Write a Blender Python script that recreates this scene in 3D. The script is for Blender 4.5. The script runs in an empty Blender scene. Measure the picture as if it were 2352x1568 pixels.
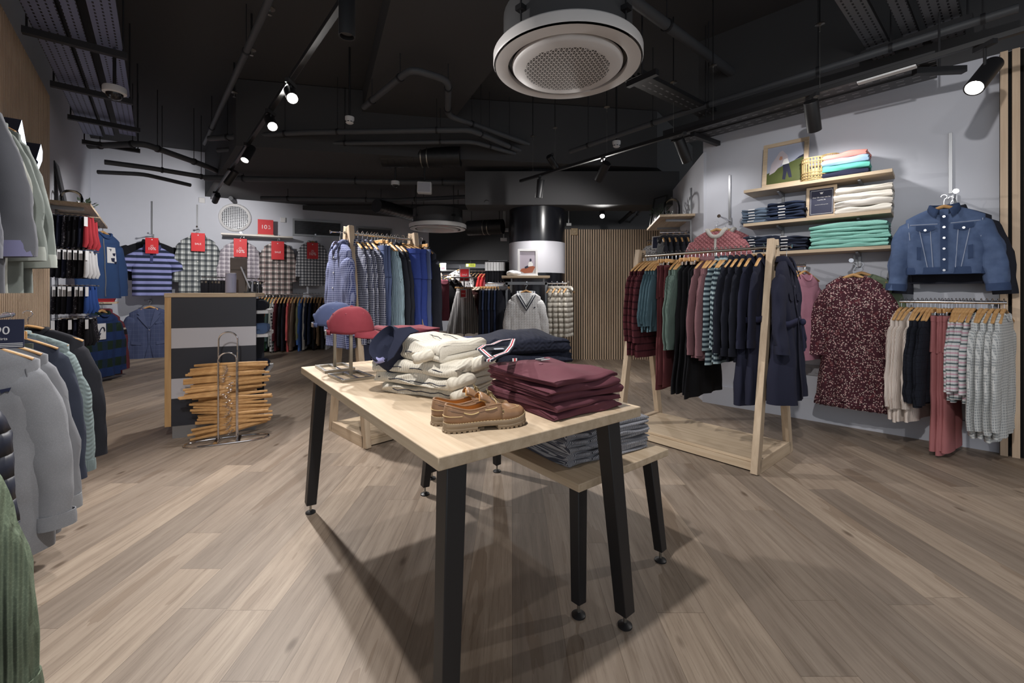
import bpy, math, random
from mathutils import Vector, Matrix, noise

R = random.Random(7)
PI = math.pi
H, FPX, CX, CY = 1.2, 1000.0, 1176.0, 670.0     # eye height, focal length in pixels, principal point
scene = bpy.context.scene
COL = scene.collection
C = COL.objects


def P(px, py, Y):
    """a point of the place seen at a pixel, at depth Y"""
    return Vector(((px - CX) / FPX * Y, Y, H - (py - CY) / FPX * Y))


def Z(px, py, z):
    """a point at height z seen at a pixel"""
    return P(px, py, (H - z) * FPX / (py - CY))


class Wall:
    """a vertical plane: a floor point, a run direction and the normal into the room"""
    def __init__(s, p, d, n):
        s.p = Vector((p[0], p[1])); s.d = Vector(d).normalized(); s.n = Vector(n).normalized()

    def at(s, px, off=0.0):
        p = s.p + s.n * off
        k = (px - CX) / FPX
        t = (k * p.y - p.x) / (s.d.x - k * s.d.y)
        return p + s.d * t

    def pt(s, px, py, off=0.0):
        q = s.at(px, off)
        return Vector((q.x, q.y, H - (py - CY) / FPX * q.y))

    def t_of(s, q):
        return (Vector((q[0], q[1])) - s.p).dot(s.d)

    def w(s, t, off, z):
        q = s.p + s.d * t + s.n * off
        return Vector((q.x, q.y, z))

    @property
    def rz(s):
        """rotation so that local -y faces into the room and local x runs along the wall"""
        return math.atan2(s.n.x, -s.n.y)


# ------------------------------------------------------------------ meshes
class MB:
    def __init__(s):
        s.v = []; s.f = []; s.mi = []; s.m = 0

    def add(s, vs, fs, M=None):
        b = len(s.v)
        for p in vs:
            p = Vector(p)
            s.v.append(M @ p if M is not None else p)
        for f in fs:
            s.f.append([b + i for i in f]); s.mi.append(s.m)
        return s

    def box(s, c, d, rz=0.0, M=None):
        x, y, z = d[0] / 2, d[1] / 2, d[2] / 2
        vs = [(-x, -y, -z), (x, -y, -z), (x, y, -z), (-x, y, -z), (-x, -y, z), (x, -y, z), (x, y, z), (-x, y, z)]
        T = Matrix.Translation(Vector(c)) @ Matrix.Rotation(rz, 4, 'Z')
        if M is not None:
            T = M @ T
        return s.add(vs, [(0, 3, 2, 1), (4, 5, 6, 7), (0, 1, 5, 4), (1, 2, 6, 5), (2, 3, 7, 6), (3, 0, 4, 7)], T)

    def bar(s, p0, p1, w, h, up=(0, 0, 1), w1=None, h1=None):
        """a rectangular bar from p0 to p1, w wide and h in the direction of up"""
        p0, p1 = Vector(p0), Vector(p1)
        d = (p1 - p0).normalized(); u = Vector(up)
        if abs(d.dot(u)) > .99:
            u = Vector((0, 1, 0))
        a = d.cross(u).normalized(); b = a.cross(d).normalized()
        w1 = w if w1 is None else w1; h1 = h if h1 is None else h1
        vs = []
        for p, ww, hh in ((p0, w, h), (p1, w1, h1)):
            for i, j in ((-1, -1), (1, -1), (1, 1), (-1, 1)):
                vs.append(p + a * (i * ww / 2) + b * (j * hh / 2))
        return s.add(vs, [(0, 1, 2, 3), (7, 6, 5, 4), (0, 4, 5, 1), (1, 5, 6, 2), (2, 6, 7, 3), (3, 7, 4, 0)])

    def loft(s, rings, closed=True, cap0=True, cap1=True):
        n = len(rings[0]); vs = [p for r in rings for p in r]; fs = []
        for i in range(len(rings) - 1):
            for j in range(n if closed else n - 1):
                k = (j + 1) % n
                fs.append((i * n + j, i * n + k, (i + 1) * n + k, (i + 1) * n + j))
        if closed and cap0:
            fs.append(tuple(reversed(range(n))))
        if closed and cap1:
            fs.append(tuple(range((len(rings) - 1) * n, len(rings) * n)))
        return s.add(vs, fs)

    def tube(s, pts, r, n=8, caps=True, closed=False, sq=1.0):
        pts = [Vector(p) for p in pts]; m = len(pts)
        rs = r if isinstance(r, (list, tuple)) else [r] * m
        tang = []
        for i in range(m):
            a = pts[i - 1] if (i > 0 or closed) else pts[i]
            b = pts[(i + 1) % m] if (i < m - 1 or closed) else pts[i]
            tang.append((b - a).normalized())
        u = Vector((0, 0, 1)) if abs(tang[0].z) < .9 else Vector((0, 1, 0))
        rings = []
        for i in range(m):
            t = tang[i]; a = t.cross(u)
            if a.length < 1e-5:
                a = t.orthogonal()
            a.normalize(); u = a.cross(t).normalized()
            rings.append([pts[i] + a * (rs[i] * math.cos(2 * PI * k / n)) + u * (rs[i] * sq * math.sin(2 * PI * k / n)) for k in range(n)])
        if closed:
            rings.append(rings[0])
            return s.loft(rings, True, False, False)
        return s.loft(rings, True, caps, caps)

    def cyl(s, p0, p1, r, n=16, r1=None):
        return s.tube([p0, p1], [r, r if r1 is None else r1], n)

    def lathe(s, prof, n=24, c=(0, 0, 0), M=None):
        c = Vector(c); rings = []
        for r, z in prof:
            rings.append([c + Vector((max(r, 1e-5) * math.cos(2 * PI * k / n), max(r, 1e-5) * math.sin(2 * PI * k / n), z)) for k in range(n)])
        if M is not None:
            rings = [[M @ p for p in q] for q in rings]
        return s.loft(rings)

    def prism(s, poly, h0, h1, axes='xz'):
        """an outline in two axes, given thickness along the third"""
        def mk(a, b, c):
            return {'xz': (a, c, b), 'xy': (a, b, c), 'yz': (c, a, b)}[axes]
        n = len(poly)
        vs = [mk(a, b, h0) for a, b in poly] + [mk(a, b, h1) for a, b in poly]
        fs = [tuple(range(n)), tuple(reversed(range(n, 2 * n)))]
        for i in range(n):
            k = (i + 1) % n
            fs.append((i, i + n, k + n, k))
        return s.add(vs, fs)

    def ball(s, c, r, n=12, sx=1, sy=1, sz=1):
        rings = []
        for i in range(1, n):
            a = PI * i / n
            rings.append([Vector(c) + Vector((r * sx * math.sin(a) * math.cos(2 * PI * k / (2 * n)), r * sy * math.sin(a) * math.sin(2 * PI * k / (2 * n)), r * sz * math.cos(a))) for k in range(2 * n)])
        return s.loft(rings)

    def mesh(s, name, mats, smooth=40):
        me = bpy.data.meshes.new(name)
        me.from_pydata([tuple(p) for p in s.v], [], s.f)
        for m in (mats if isinstance(mats, (list, tuple)) else [mats]):
            me.materials.append(m)
        me.polygons.foreach_set('material_index', s.mi)
        import bmesh
        bm = bmesh.new(); bm.from_mesh(me)
        bmesh.ops.recalc_face_normals(bm, faces=bm.faces)
        bm.to_mesh(me); bm.free()
        if smooth:
            me.polygons.foreach_set('use_smooth', [True] * len(me.polygons))
            if smooth < 170:
                me.set_sharp_from_angle(angle=math.radians(smooth))
        me.update()
        return me

    def build(s, name, mats, parent=None, loc=(0, 0, 0), rz=0.0, smooth=40, bevel=0, solid=0):
        o = bpy.data.objects.new(name, s.mesh(name, mats, smooth))
        C.link(o)
        o.parent = parent; o.location = loc; o.rotation_euler = (0, 0, rz)
        if solid:
            q = o.modifiers.new('solid', 'SOLIDIFY'); q.thickness = solid; q.offset = 0
        if bevel:
            q = o.modifiers.new('bevel', 'BEVEL'); q.width = bevel; q.segments = 2; q.limit_method = 'ANGLE'; q.angle_limit = math.radians(40)
        return o


# ------------------------------------------------------------------ things
def tag(o, label, cat, group=None, kind=None):
    o['label'] = label
    if cat:
        o['category'] = cat
    if group:
        o['group'] = group
    if kind:
        o['kind'] = kind
    return o


def thing(name, label, cat, loc=(0, 0, 0), rz=0.0, group=None):
    o = bpy.data.objects.new(name, None)
    o.empty_display_size = .05
    C.link(o)
    o.location = loc; o.rotation_euler = (0, 0, rz)
    return tag(o, label, cat, group)


KIDS = {}


def kids(o):
    k = KIDS.get(o.name)
    if k is None:
        k = KIDS[o.name] = list(o.children)
    return k


def dup(o, parent=None):
    c = o.copy(); C.link(c)
    c.parent = parent
    for ch in kids(o):
        dup(ch, c)
    return c


class Kind:
    """a thing built once; placing it the first time moves it, later placings copy it with its parts"""
    def __init__(s, root):
        s.root = root; s.used = False

    def put(s, loc, rz, label, group=None, rot=None, sc=None):
        o = s.root if not s.used else dup(s.root)
        s.used = True
        o.location = loc
        o.rotation_euler = rot if rot else (0, 0, rz)
        if sc:
            o.scale = (sc, sc, sc) if not isinstance(sc, tuple) else sc
        o['label'] = label
        if group:
            o['group'] = group
        return o


def struct(name, mb, m, label, **k):
    return tag(mb.build(name, m, **k), label, None, None, 'structure')


ORD = ['first', 'second', 'third', 'fourth', 'fifth', 'sixth', 'seventh', 'eighth', 'ninth', 'tenth', 'eleventh', 'twelfth', 'thirteenth',
       'fourteenth', 'fifteenth', 'sixteenth', 'seventeenth', 'eighteenth', 'nineteenth', 'twentieth']
NUM = ['no', 'one', 'two', 'three', 'four', 'five', 'six', 'seven', 'eight', 'nine', 'ten', 'eleven', 'twelve']


def lerp(a, b, t):
    return a + (b - a) * t


def sm(t):
    t = min(1, max(0, t))
    return t * t * (3 - 2 * t)


def nz(x, y, z, s=0.0):
    return noise.noise(Vector((x + s * 17.3, y - s * 5.1, z + s * 3.7)))


# ------------------------------------------------------------------ materials
def lin(c):
    return tuple(((v / 255) / 12.92 if v / 255 <= .04045 else ((v / 255 + .055) / 1.055) ** 2.4) for v in c) + (1,)


class NT:
    def __init__(s, name):
        s.mat = bpy.data.materials.new(name); s.mat.use_nodes = True
        s.t = s.mat.node_tree; s.n = s.t.nodes
        s.b = s.n['Principled BSDF']
        s.co = None

    def node(s, ty, **kw):
        n = s.n.new(ty)
        for k, v in kw.items():
            setattr(n, k, v)
        return n

    def link(s, a, b):
        s.t.links.new(a, b)

    def set(s, n, key, v):
        i = n.inputs[key]
        if hasattr(v, 'is_linked'):
            s.link(v, i)
        else:
            i.default_value = v

    def coord(s):
        if s.co is None:
            s.co = s.node('ShaderNodeTexCoord').outputs['Object']
        return s.co

    def xyz(s):
        n = s.node('ShaderNodeSeparateXYZ'); s.link(s.coord(), n.inputs[0])
        return n.outputs

    def m(s, op, a, b=0.0, c=0.0):
        n = s.node('ShaderNodeMath', operation=op)
        s.set(n, 0, a); s.set(n, 1, b)
        if op in ('MULTIPLY_ADD', 'SMOOTH_MIN', 'COMPARE'):
            s.set(n, 2, c)
        return n.outputs[0]

    def mix(s, f, a, b, bl='MIX'):
        n = s.node('ShaderNodeMix', data_type='RGBA', blend_type=bl)
        s.set(n, 0, f); s.set(n, 6, a); s.set(n, 7, b)
        return n.outputs[2]

    def noise(s, scale, detail=2, vec=None, rough=.5):
        n = s.node('ShaderNodeTexNoise')
        n.inputs['Scale'].default_value = scale; n.inputs['Detail'].default_value = detail; n.inputs['Roughness'].default_value = rough
        s.link(vec if vec is not None else s.coord(), n.inputs['Vector'])
        return n.outputs['Fac']

    def vmul(s, v, vec=None):
        n = s.node('ShaderNodeVectorMath', operation='MULTIPLY')
        s.link(vec if vec is not None else s.coord(), n.inputs[0]); n.inputs[1].default_value = v
        return n.outputs[0]

    def bump(s, h, strength=.3, dist=.002):
        n = s.node('ShaderNodeBump')
        n.inputs['Strength'].default_value = strength; n.inputs['Distance'].default_value = dist
        s.link(h, n.inputs['Height']); s.link(n.outputs[0], s.b.inputs['Normal'])

    def ramp(s, f, stops):
        n = s.node('ShaderNodeValToRGB'); e = n.color_ramp.elements
        while len(e) < len(stops):
            e.new(.5)
        for q, (p, c) in zip(e, stops):
            q.position = p; q.color = c
        s.link(f, n.inputs[0])
        return n.outputs[0]


def plain(name, c, rough=.5, metal=0.0, spec=.5, var=0.0):
    k = NT(name)
    k.b.inputs['Base Color'].default_value = lin(c)
    k.b.inputs['Roughness'].default_value = rough; k.b.inputs['Metallic'].default_value = metal
    k.b.inputs['Specular IOR Level'].default_value = spec
    if var:
        col = k.mix(k.noise(9, 3), tuple(v * (1 - var) for v in lin(c)[:3]) + (1,), tuple(min(1, v * (1 + var)) for v in lin(c)[:3]) + (1,))
        k.link(col, k.b.inputs['Base Color'])
    return k.mat


def emit(name, c, st):
    k = NT(name)
    k.b.inputs['Base Color'].default_value = lin(c)
    k.b.inputs['Emission Color'].default_value = lin(c); k.b.inputs['Emission Strength'].default_value = st
    return k.mat


CL = {}


def cloth(c, layers=(), tex='weave', rough=.92, var=.1, key=None, sheen=.0):
    """cloth: a base colour, woven or printed pattern layers in the garment's own coordinates, and a surface texture"""
    kk = (tuple(c), tuple(layers), tex, rough, sheen)
    if kk in CL:
        return CL[kk]
    k = NT('cloth')
    o = k.xyz()
    gy = sum(c) / 3
    c = tuple(v + (gy - v) * .14 for v in c)
    base = lin(c)
    col = k.mix(k.noise(14, 3), tuple(v * (1 - var) for v in base[:3]) + (1,), tuple(min(1, v * (1 + var)) for v in base[:3]) + (1,))
    for L in layers:
        if L[0] == 's':          # ('s', axis, period, duty, colour, alpha, offset)
            _, ax, per, duty, c2, al, off = L
            src = {'x': o[0], 'y': o[1], 'z': o[2]}[ax]
            fr = k.m('FRACT', k.m('ADD', k.m('DIVIDE', src, per), off + 50))
            f = k.m('MULTIPLY', k.m('LESS_THAN', fr, duty), al)
            col = k.mix(f, col, lin(c2))
        elif L[0] == 'dots':     # ('dots', scale, radius, colour, seed)
            _, sc, rad, c2, sd = L
            v = k.node('ShaderNodeTexVoronoi'); v.inputs['Scale'].default_value = sc
            w = k.node('ShaderNodeVectorMath', operation='ADD'); k.link(k.coord(), w.inputs[0]); w.inputs[1].default_value = (sd, sd * 2, sd * 3)
            k.link(w.outputs[0], v.inputs['Vector'])
            col = k.mix(k.m('LESS_THAN', v.outputs['Distance'], rad), col, lin(c2))
        elif L[0] == 'noise':    # ('noise', scale, threshold, colour, alpha)
            _, sc, th, c2, al = L
            col = k.mix(k.m('MULTIPLY', k.m('GREATER_THAN', k.noise(sc, 3), th), al), col, lin(c2))
        elif L[0] == 'band':     # ('band', z0, z1, colour)
            _, z0, z1, c2 = L
            f = k.m('MULTIPLY', k.m('GREATER_THAN', o[2], z0), k.m('LESS_THAN', o[2], z1))
            col = k.mix(f, col, lin(c2))
        elif L[0] == 'wear':
            _, sc, c2, al = L
            col = k.mix(k.m('MULTIPLY', k.noise(sc, 4), al), col, lin(c2))
    k.link(col, k.b.inputs['Base Color'])
    k.b.inputs['Roughness'].default_value = rough
    k.b.inputs['Specular IOR Level'].default_value = .2
    k.b.inputs['Sheen Weight'].default_value = sheen
    if tex == 'weave':
        k.bump(k.noise(420, 2), .25, .0012)
    elif tex == 'rib':
        k.bump(k.m('SINE', k.m('MULTIPLY', o[0], 2 * PI / .008)), .6, .002)
    elif tex == 'bigrib':
        k.bump(k.m('SINE', k.m('MULTIPLY', o[0], 2 * PI / .014)), .8, .004)
    elif tex == 'knit':
        a = k.m('ABSOLUTE', k.m('SINE', k.m('MULTIPLY', o[0], PI / .006)))
        b = k.m('ABSOLUTE', k.m('SINE', k.m('MULTIPLY', k.m('ADD', o[2], k.m('MULTIPLY', a, .003)), PI / .006)))
        k.bump(k.m('ADD', a, b), .5, .002)
    elif tex == 'cable':
        a = k.m('ABSOLUTE', k.m('SINE', k.m('MULTIPLY', o[0], PI / .035)))
        b = k.m('SINE', k.m('MULTIPLY', k.m('ADD', o[2], k.m('MULTIPLY', k.m('SINE', k.m('MULTIPLY', o[0], 2 * PI / .07)), .012)), 2 * PI / .022))
        k.bump(k.m('MULTIPLY', a, k.m('ADD', b, 1.5)), .45, .003)
    elif tex == 'quilt':
        a = k.m('ABSOLUTE', k.m('SINE', k.m('MULTIPLY', k.m('ADD', o[0], o[2]), PI / .042)))
        b = k.m('ABSOLUTE', k.m('SINE', k.m('MULTIPLY', k.m('SUBTRACT', o[0], o[2]), PI / .042)))
        k.bump(k.m('POWER', k.m('MULTIPLY', a, b), .5), .9, .012)
    elif tex == 'puff':
        k.bump(k.m('POWER', k.m('ABSOLUTE', k.m('SINE', k.m('MULTIPLY', o[2], PI / .07))), .6), 1.0, .02)
    elif tex == 'pleat':
        k.bump(k.m('SINE', k.m('MULTIPLY', o[0], 2 * PI / .022)), .9, .006)
    elif tex == 'cord':
        k.bump(k.m('SINE', k.m('MULTIPLY', o[0], 2 * PI / .006)), .5, .0015)
    elif tex == 'ribtop':     # knitted rolls lying on a table: ribs along the other way
        k.bump(k.m('ADD', k.m('SINE', k.m('MULTIPLY', o[0], 2 * PI / .011)), k.noise(220, 2)), .4, .002)
    CL[kk] = k.mat
    return k.mat


def wood(name, c0, c1, axis='x', scale=1.0, rough=.55):
    k = NT(name)
    sv = {'x': (1.2, 22, 22), 'y': (22, 1.2, 22), 'z': (22, 22, 1.2)}[axis]
    v = k.vmul(tuple(q * scale for q in sv))
    f = k.noise(1.6, 6, v, .6)
    col = k.ramp(f, [(.3, lin(c0)), (.7, lin(c1))])
    k.link(col, k.b.inputs['Base Color'])
    k.b.inputs['Roughness'].default_value = rough
    k.b.inputs['Specular IOR Level'].default_value = .35
    k.bump(f, .12, .002)
    return k.mat


OAK = wood('pale_oak', (178, 157, 131), (204, 185, 160), 'x')
OAKZ = wood('pale_oak_upright', (172, 151, 128), (200, 181, 157), 'z')
OAKY = wood('pale_oak_deep', (172, 151, 128), (200, 181, 157), 'y')
SLAT = wood('slat_oak', (196, 170, 144), (218, 194, 168), 'z')
HANG = wood('hanger_wood', (178, 134, 86), (216, 172, 118), 'x', 1.5, .45)
GOLD = wood('counter_oak', (176, 140, 96), (200, 166, 122), 'z')
WHITE = plain('white_wall', (198, 201, 211), .85, var=.02)
WPAINT = plain('white_paint', (208, 208, 210), .5)
BLACKP = plain('black_ceiling_paint', (74, 74, 76), .9, spec=.2)
BLACKM = plain('black_metal', (26, 26, 29), .45)
BLACKG = plain('black_gloss', (22, 23, 28), .22)
STRUT = plain('dark_strut', (34, 34, 38), .6)
STEEL = plain('brushed_steel', (165, 163, 158), .32, 1.0)
CHROME = plain('chrome', (215, 215, 220), .12, 1.0)
GREYM = plain('grey_metal', (150, 152, 156), .4, .6)
NAVYP = plain('navy_panel', (43, 46, 56), .55)
STRIPEP = plain('pale_panel', (188, 188, 196), .55)
TAGW = plain('white_card', (225, 225, 228), .7)
RED = plain('red_card', (196, 34, 42), .6)
INK = plain('navy_card', (32, 38, 66), .6)
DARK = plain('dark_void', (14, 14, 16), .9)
BUTW = plain('pearl_button', (225, 225, 220), .3)
LEDON = emit('lamp_on', (255, 250, 240), 45)


def text(body, size, mat, parent, loc, rot, name='lettering', ext=.0008, align='CENTER'):
    cu = bpy.data.curves.new(name, 'FONT'); cu.body = body; cu.size = size
    cu.align_x = align; cu.align_y = 'CENTER'; cu.extrude = ext
    cu.materials.append(mat)
    o = bpy.data.objects.new(name, cu); C.link(o)
    o.parent = parent; o.location = loc; o.rotation_euler = rot
    return o
# lamp powers in watts, daylight and exposure
PW_A, PW_B, PW_C, PW_D, PW_E = 130, 40, 45, 260, 130
PW_F, PW_G, PW_H = 55, 22, 60
PW_FAR, PW_J, PW_K = 150, 150, 120
WORLD_ST = .72
EXPOSURE = 0.08
# ------------------------------------------------------------------ garments
# local frame: the rail passes through the origin along y, x runs across the shoulders, the front faces -y, z is up
def body_mb(ws=.21, wc=.235, wh=.235, L=.68, d=.03, nw=.075, zs=-.085, slope=.07, drop=.05, vneck=False, fold=.01, nf=5, dh=None, seed=0,
            rows=24, nu=44, hem=0.0, waist=None, rough_hem=0.0, open_=0.0):
    dh = d if dh is None else dh
    z_sh = zs - slope; zh = zs - L
    rr = [(nw * .8, d * .55, zs - .05, 0), (nw * .88, d * .7, zs - .012, 0), (nw, d * .8, zs, 0)]
    for s_ in (.2, .42, .64, .83, .95, 1.0):
        rr.append((lerp(nw, ws, s_), lerp(d * .8, d, sm(s_)) * (1 if s_ < .9 else .9), zs - slope * (s_ ** 1.25), 0))
    for i in range(1, rows + 1):
        t = i / rows
        a = lerp(ws, wc, sm(t / .35)) if t < .35 else lerp(wc, wh, sm((t - .35) / .65))
        if waist:
            a *= 1 - waist[1] * math.exp(-((t - waist[0]) / .1) ** 2)
        rr.append((a, lerp(d, dh, t), lerp(z_sh - .012, zh, t ** .95), t))
    rings = []
    for q, (a, dd, z, t) in enumerate(rr):
        ring = []
        for j in range(nu):
            th = 2 * PI * j / nu
            c, s_ = math.cos(th), math.sin(th)
            x = a * math.copysign(abs(c) ** .72, c); y = dd * math.copysign(abs(s_) ** .7, s_)
            zz = z
            if s_ < 0 and q > 1:
                F = (-s_) ** 3 if not vneck else max(0, 1 - abs(x) / (nw * 1.25))
                fr = (zs - z) / L
                zz = lerp(z, (zs - drop) + fr * (zh - zs + drop), F)
            w = math.sin(nf * x / max(a, .02) * 1.7 + seed * 1.7 + 2.2 * nz(x * 2, 0, z * 2.2, seed))
            w2 = nz(x * 9, y * 4, z * 5, seed + 3)
            y += fold * (t ** .8) * w + fold * .7 * min(1, t * 4) * w2
            x += fold * .35 * t * nz(y * 9, x * 3, z * 6, seed + 9)
            if t > 0:
                y += math.copysign(1, s_) * min(.006, d * .22) * min(1, t * 6) * (abs(nz(x * 17, 4 * (s_ > 0), z * 4.5, seed + 5)) * 2 - .5 + .6 * nz(x * 34, z * 15, 0, seed))
            if hem and t > .9:
                zz += hem * (t - .9) * 10 * math.sin(nf * x / a * 2.3 + seed)
            if rough_hem and t > .94:
                y += rough_hem * math.sin(j * 2.7) * (t - .94) * 16
            ring.append(Vector((x, y, zz)))
        rings.append(ring)
    last = rings[-1]
    cen = sum(last, Vector()) / nu
    rings.append([Vector((lerp(cen.x, p.x, .9), lerp(cen.y, p.y, .6), p.z + .004)) for p in last])
    rings.append([Vector((lerp(cen.x, p.x, .88), lerp(cen.y, p.y, .5), p.z + .05)) for p in last])
    mb = MB(); mb.loft(rings)
    front = [p for r in rings[3:-2] for p in r[nu // 2:]]

    def surf(x, z):
        b = min(front, key=lambda p: (p.x - x) ** 2 + (p.z - z) ** 2)
        return b.y
    return mb, surf, dict(zs=zs, z_sh=z_sh, ws=ws, zh=zh, nw=nw, d=d, drop=drop)


def sleeve_path(side, g, L, spread=.06, fwd=.0, inset=.06, r0=.085):
    ws, z0 = g['ws'], g['z_sh']
    out = []
    for i in range(19):
        t = i / 18
        x = ws - inset + (inset + spread - r0 * .35) * (1 - (1 - min(1, t * 1.5)) ** 2) * (.8 + .2 * t) + r0 * .2 * t
        z = z0 + .012 - r0 * .8 - (L - r0 * .8) * t
        out.append(Vector((side * x, -fwd * t * t, z)))
    return out


def sleeve_mb(side, g, L, r0=.085, r1=.05, d0=.03, d1=.022, spread=.06, fwd=.0, fold=.006, seed=0, cuff=0.0, n=16):
    path = sleeve_path(side, g, L, spread, fwd, r0=r0)
    rings = []
    for i, p in enumerate(path):
        t = i / (len(path) - 1)
        a = path[max(0, i - 1)]; b = path[min(len(path) - 1, i + 1)]
        tg = (b - a).normalized()
        nx = Vector((-tg.z, 0, tg.x)) * side
        rn = lerp(r0, r1, sm(t * 1.1)); ry = lerp(d0, d1, t)
        if i == 0:
            rn *= .8; ry *= .7
        if cuff and t > .9:
            rn *= cuff
        ring = []
        for k in range(n):
            th = 2 * PI * k / n
            c, s_ = math.cos(th), math.sin(th)
            f = 1 + fold / rn * 2.2 * nz(c * 1.1, s_ * 1.1, p.z * 9, seed + side) + .1 * nz(c * 2.6, s_ * 2.6, p.z * 5 + side, seed + 2) + .05 * nz(c * 2, s_ * 2, p.z * 34, seed)
            ring.append(p + nx * (rn * c * f) + Vector((0, ry * s_ * f + fold * nz(p.z * 11, c, seed, side), 0)))
        rings.append(ring)
    c = path[-1]
    rings.append([c + (p - c) * .85 + Vector((0, 0, .002)) for p in rings[-1]])
    rings.append([c + (p - c) * .8 + Vector((0, 0, .04)) for p in rings[-2]])
    mb = MB(); mb.loft(rings)
    return mb


def band_mb(p0, p1, g_r, n=20, h=.06, r=.05, d=.03):
    """a cuff: an elliptic ring around the end of a sleeve"""
    mb = MB(); ax = (p1 - p0).normalized(); nx = Vector((-ax.z, 0, ax.x)); ny = Vector((0, 1, 0))
    rings = []
    for t, k in ((0, 1.0), (0, 1.06), (.5, 1.09), (1, 1.06), (1, .95)):
        c = p1 - ax * h * (1 - t)
        rings.append([c + nx * (r * k * math.cos(2 * PI * q / n)) + ny * (d * k * math.sin(2 * PI * q / n)) for q in range(n)])
    mb.loft(rings, True, False, False)
    return mb


def collar_mb(g, h=.03, fall=.042, point=.02, gap=.35, spread=1.24, n=26):
    nw, d, zs, drop = g['nw'], g['d'] * .9 + .012, g['zs'], g['drop']
    rows = [[], [], [], []]
    for i in range(n + 1):
        u = -PI / 2 + gap + (2 * PI - 2 * gap) * i / n
        c, s_ = math.cos(u), math.sin(u)
        F = max(0, -s_) ** 2
        z0 = zs - drop * F * .9
        fr = max(0, 1 - min(i, n - i) / 5)
        x, y = nw * c, d * s_
        rows[0].append(Vector((x * .95, y * .95, z0 - .005)))
        rows[1].append(Vector((x * .98, y * 1.0, z0 + h)))
        rows[2].append(Vector((x * 1.08, y * 1.1 - .003 * (s_ < 0), z0 + h * .95)))
        rows[3].append(Vector((x * spread + math.copysign(.012 * fr, c), y * 1.28 - .012 * F, z0 + h - fall - point * fr)))
    mb = MB(); mb.loft(rows, closed=False)
    return mb


def ring_collar_mb(g, r=.011, n=36, v=False, off=0.0, up=.0):
    """a ribbed band around a round or V neck"""
    nw, d, zs, drop = g['nw'], g['d'], g['zs'], g['drop']
    pts = []
    for i in range(n):
        th = 2 * PI * i / n
        c, s_ = math.cos(th), math.sin(th)
        a = nw + off
        x = a * math.copysign(abs(c) ** .72, c); y = (d * .8 + .004 + off * .5) * math.copysign(abs(s_) ** .7, s_)
        F = 0
        if s_ < 0:
            F = (-s_) ** 3 if not v else max(0, 1 - abs(x) / (nw * 1.25 + off))
        pts.append(Vector((x, y - (.003 if s_ < 0 else 0), zs + up - (drop + off * 1.6) * F)))
    mb = MB(); mb.tube(pts, r, 8, closed=True)
    return mb


def patch_mb(surf, poly, eps=.004, thick=.003):
    """a flat piece of cloth sewn on the front: an outline in x and z that follows the front"""
    mb = MB(); vs = []
    n = len(poly); cx = sum(p[0] for p in poly) / n; cz = sum(p[1] for p in poly) / n
    ring = [Vector((x, surf(x, z) - eps, z)) for x, z in poly]
    c = Vector((cx, surf(cx, cz) - eps, cz))
    back = [p + Vector((0, thick, 0)) for p in ring]
    mb.add(ring + [c] + back, [(i, (i + 1) % n, n) for i in range(n)] + [(i, n + 1 + i, n + 1 + (i + 1) % n, (i + 1) % n) for i in range(n)])
    return mb


def strip_mb(surf, pts, w=.028, eps=.005, n=26):
    """a strip (placket, seam, zip) running over the front along points in x and z"""
    P_ = []
    for i in range(len(pts) - 1):
        for k in range(n // (len(pts) - 1)):
            t = k / (n // (len(pts) - 1))
            P_.append((lerp(pts[i][0], pts[i + 1][0], t), lerp(pts[i][1], pts[i + 1][1], t)))
    P_.append(pts[-1])
    L_, R_, M_ = [], [], []
    for i, (x, z) in enumerate(P_):
        a = P_[max(0, i - 1)]; b = P_[min(len(P_) - 1, i + 1)]
        dx, dz = b[0] - a[0], b[1] - a[1]; q = math.hypot(dx, dz) or 1
        nx, nz_ = -dz / q * w / 2, dx / q * w / 2
        y = sum(surf(x + k * nx, z) for k in (-1, 0, 1)) / 3 - eps
        L_.append(Vector((x - nx, y + .002, z - nz_))); R_.append(Vector((x + nx, y + .002, z + nz_))); M_.append(Vector((x, y, z)))
    for _ in range(3):
        for A in (L_, R_, M_):
            for i in range(1, len(A) - 1):
                A[i].y = (A[i - 1].y + A[i].y + A[i + 1].y) / 3
    mb = MB(); mb.loft([L_, M_, R_], closed=False)
    return mb


def disc_mb(x, y, z, r=.006, t=.003):
    mb = MB(); mb.cyl((x, y, z), (x, y - t, z), r, 10)
    return mb


def trouser_mb(L=.95, ww=.19, wl=.10, d=.022, seed=0, zs=-.115, flare=1.0):
    """trousers hung by the waistband"""
    mb = MB(); n = 28; rings = []
    rise = .26
    for i in range(9):
        t = i / 8; z = zs - rise * t; a = lerp(ww, ww * 1.12, t)
        rings.append([Vector((a * math.copysign(abs(math.cos(2 * PI * k / n)) ** .7, math.cos(2 * PI * k / n)),
                              d * math.sin(2 * PI * k / n) * (1 + .3 * t) + .006 * t * nz(k, z * 5, seed), z)) for k in range(n)])
    rings.insert(0, [Vector((p.x * .94, p.y * .6, p.z - .03)) for p in rings[0]])
    mb.loft(rings, True, True, True)
    for sd in (-1, 1):
        rr = []
        for i in range(17):
            t = i / 16; z = zs - rise * .5 - (L - rise * .5) * t; q = min(1, .8 + t * 1.2)
            w = lerp(ww * .53, wl * flare, sm(t)) * q
            cx = sd * lerp(ww * .56, ww * .5, t)
            rr.append([Vector((cx + w * math.cos(2 * PI * k / 18) * (1 + .1 * nz(z * 6, k * .4, seed, sd)),
                               d * 1.15 * q * math.sin(2 * PI * k / 18) + .008 * nz(z * 7, k * .3, seed + sd) + .003 * sd, z)) for k in range(18)])
        e = rr[-1]; c = sum(e, Vector()) / 18
        rr.append([c + (p - c) * .85 + Vector((0, 0, .03)) for p in e])
        mb.loft(rr)
    return mb


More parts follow.
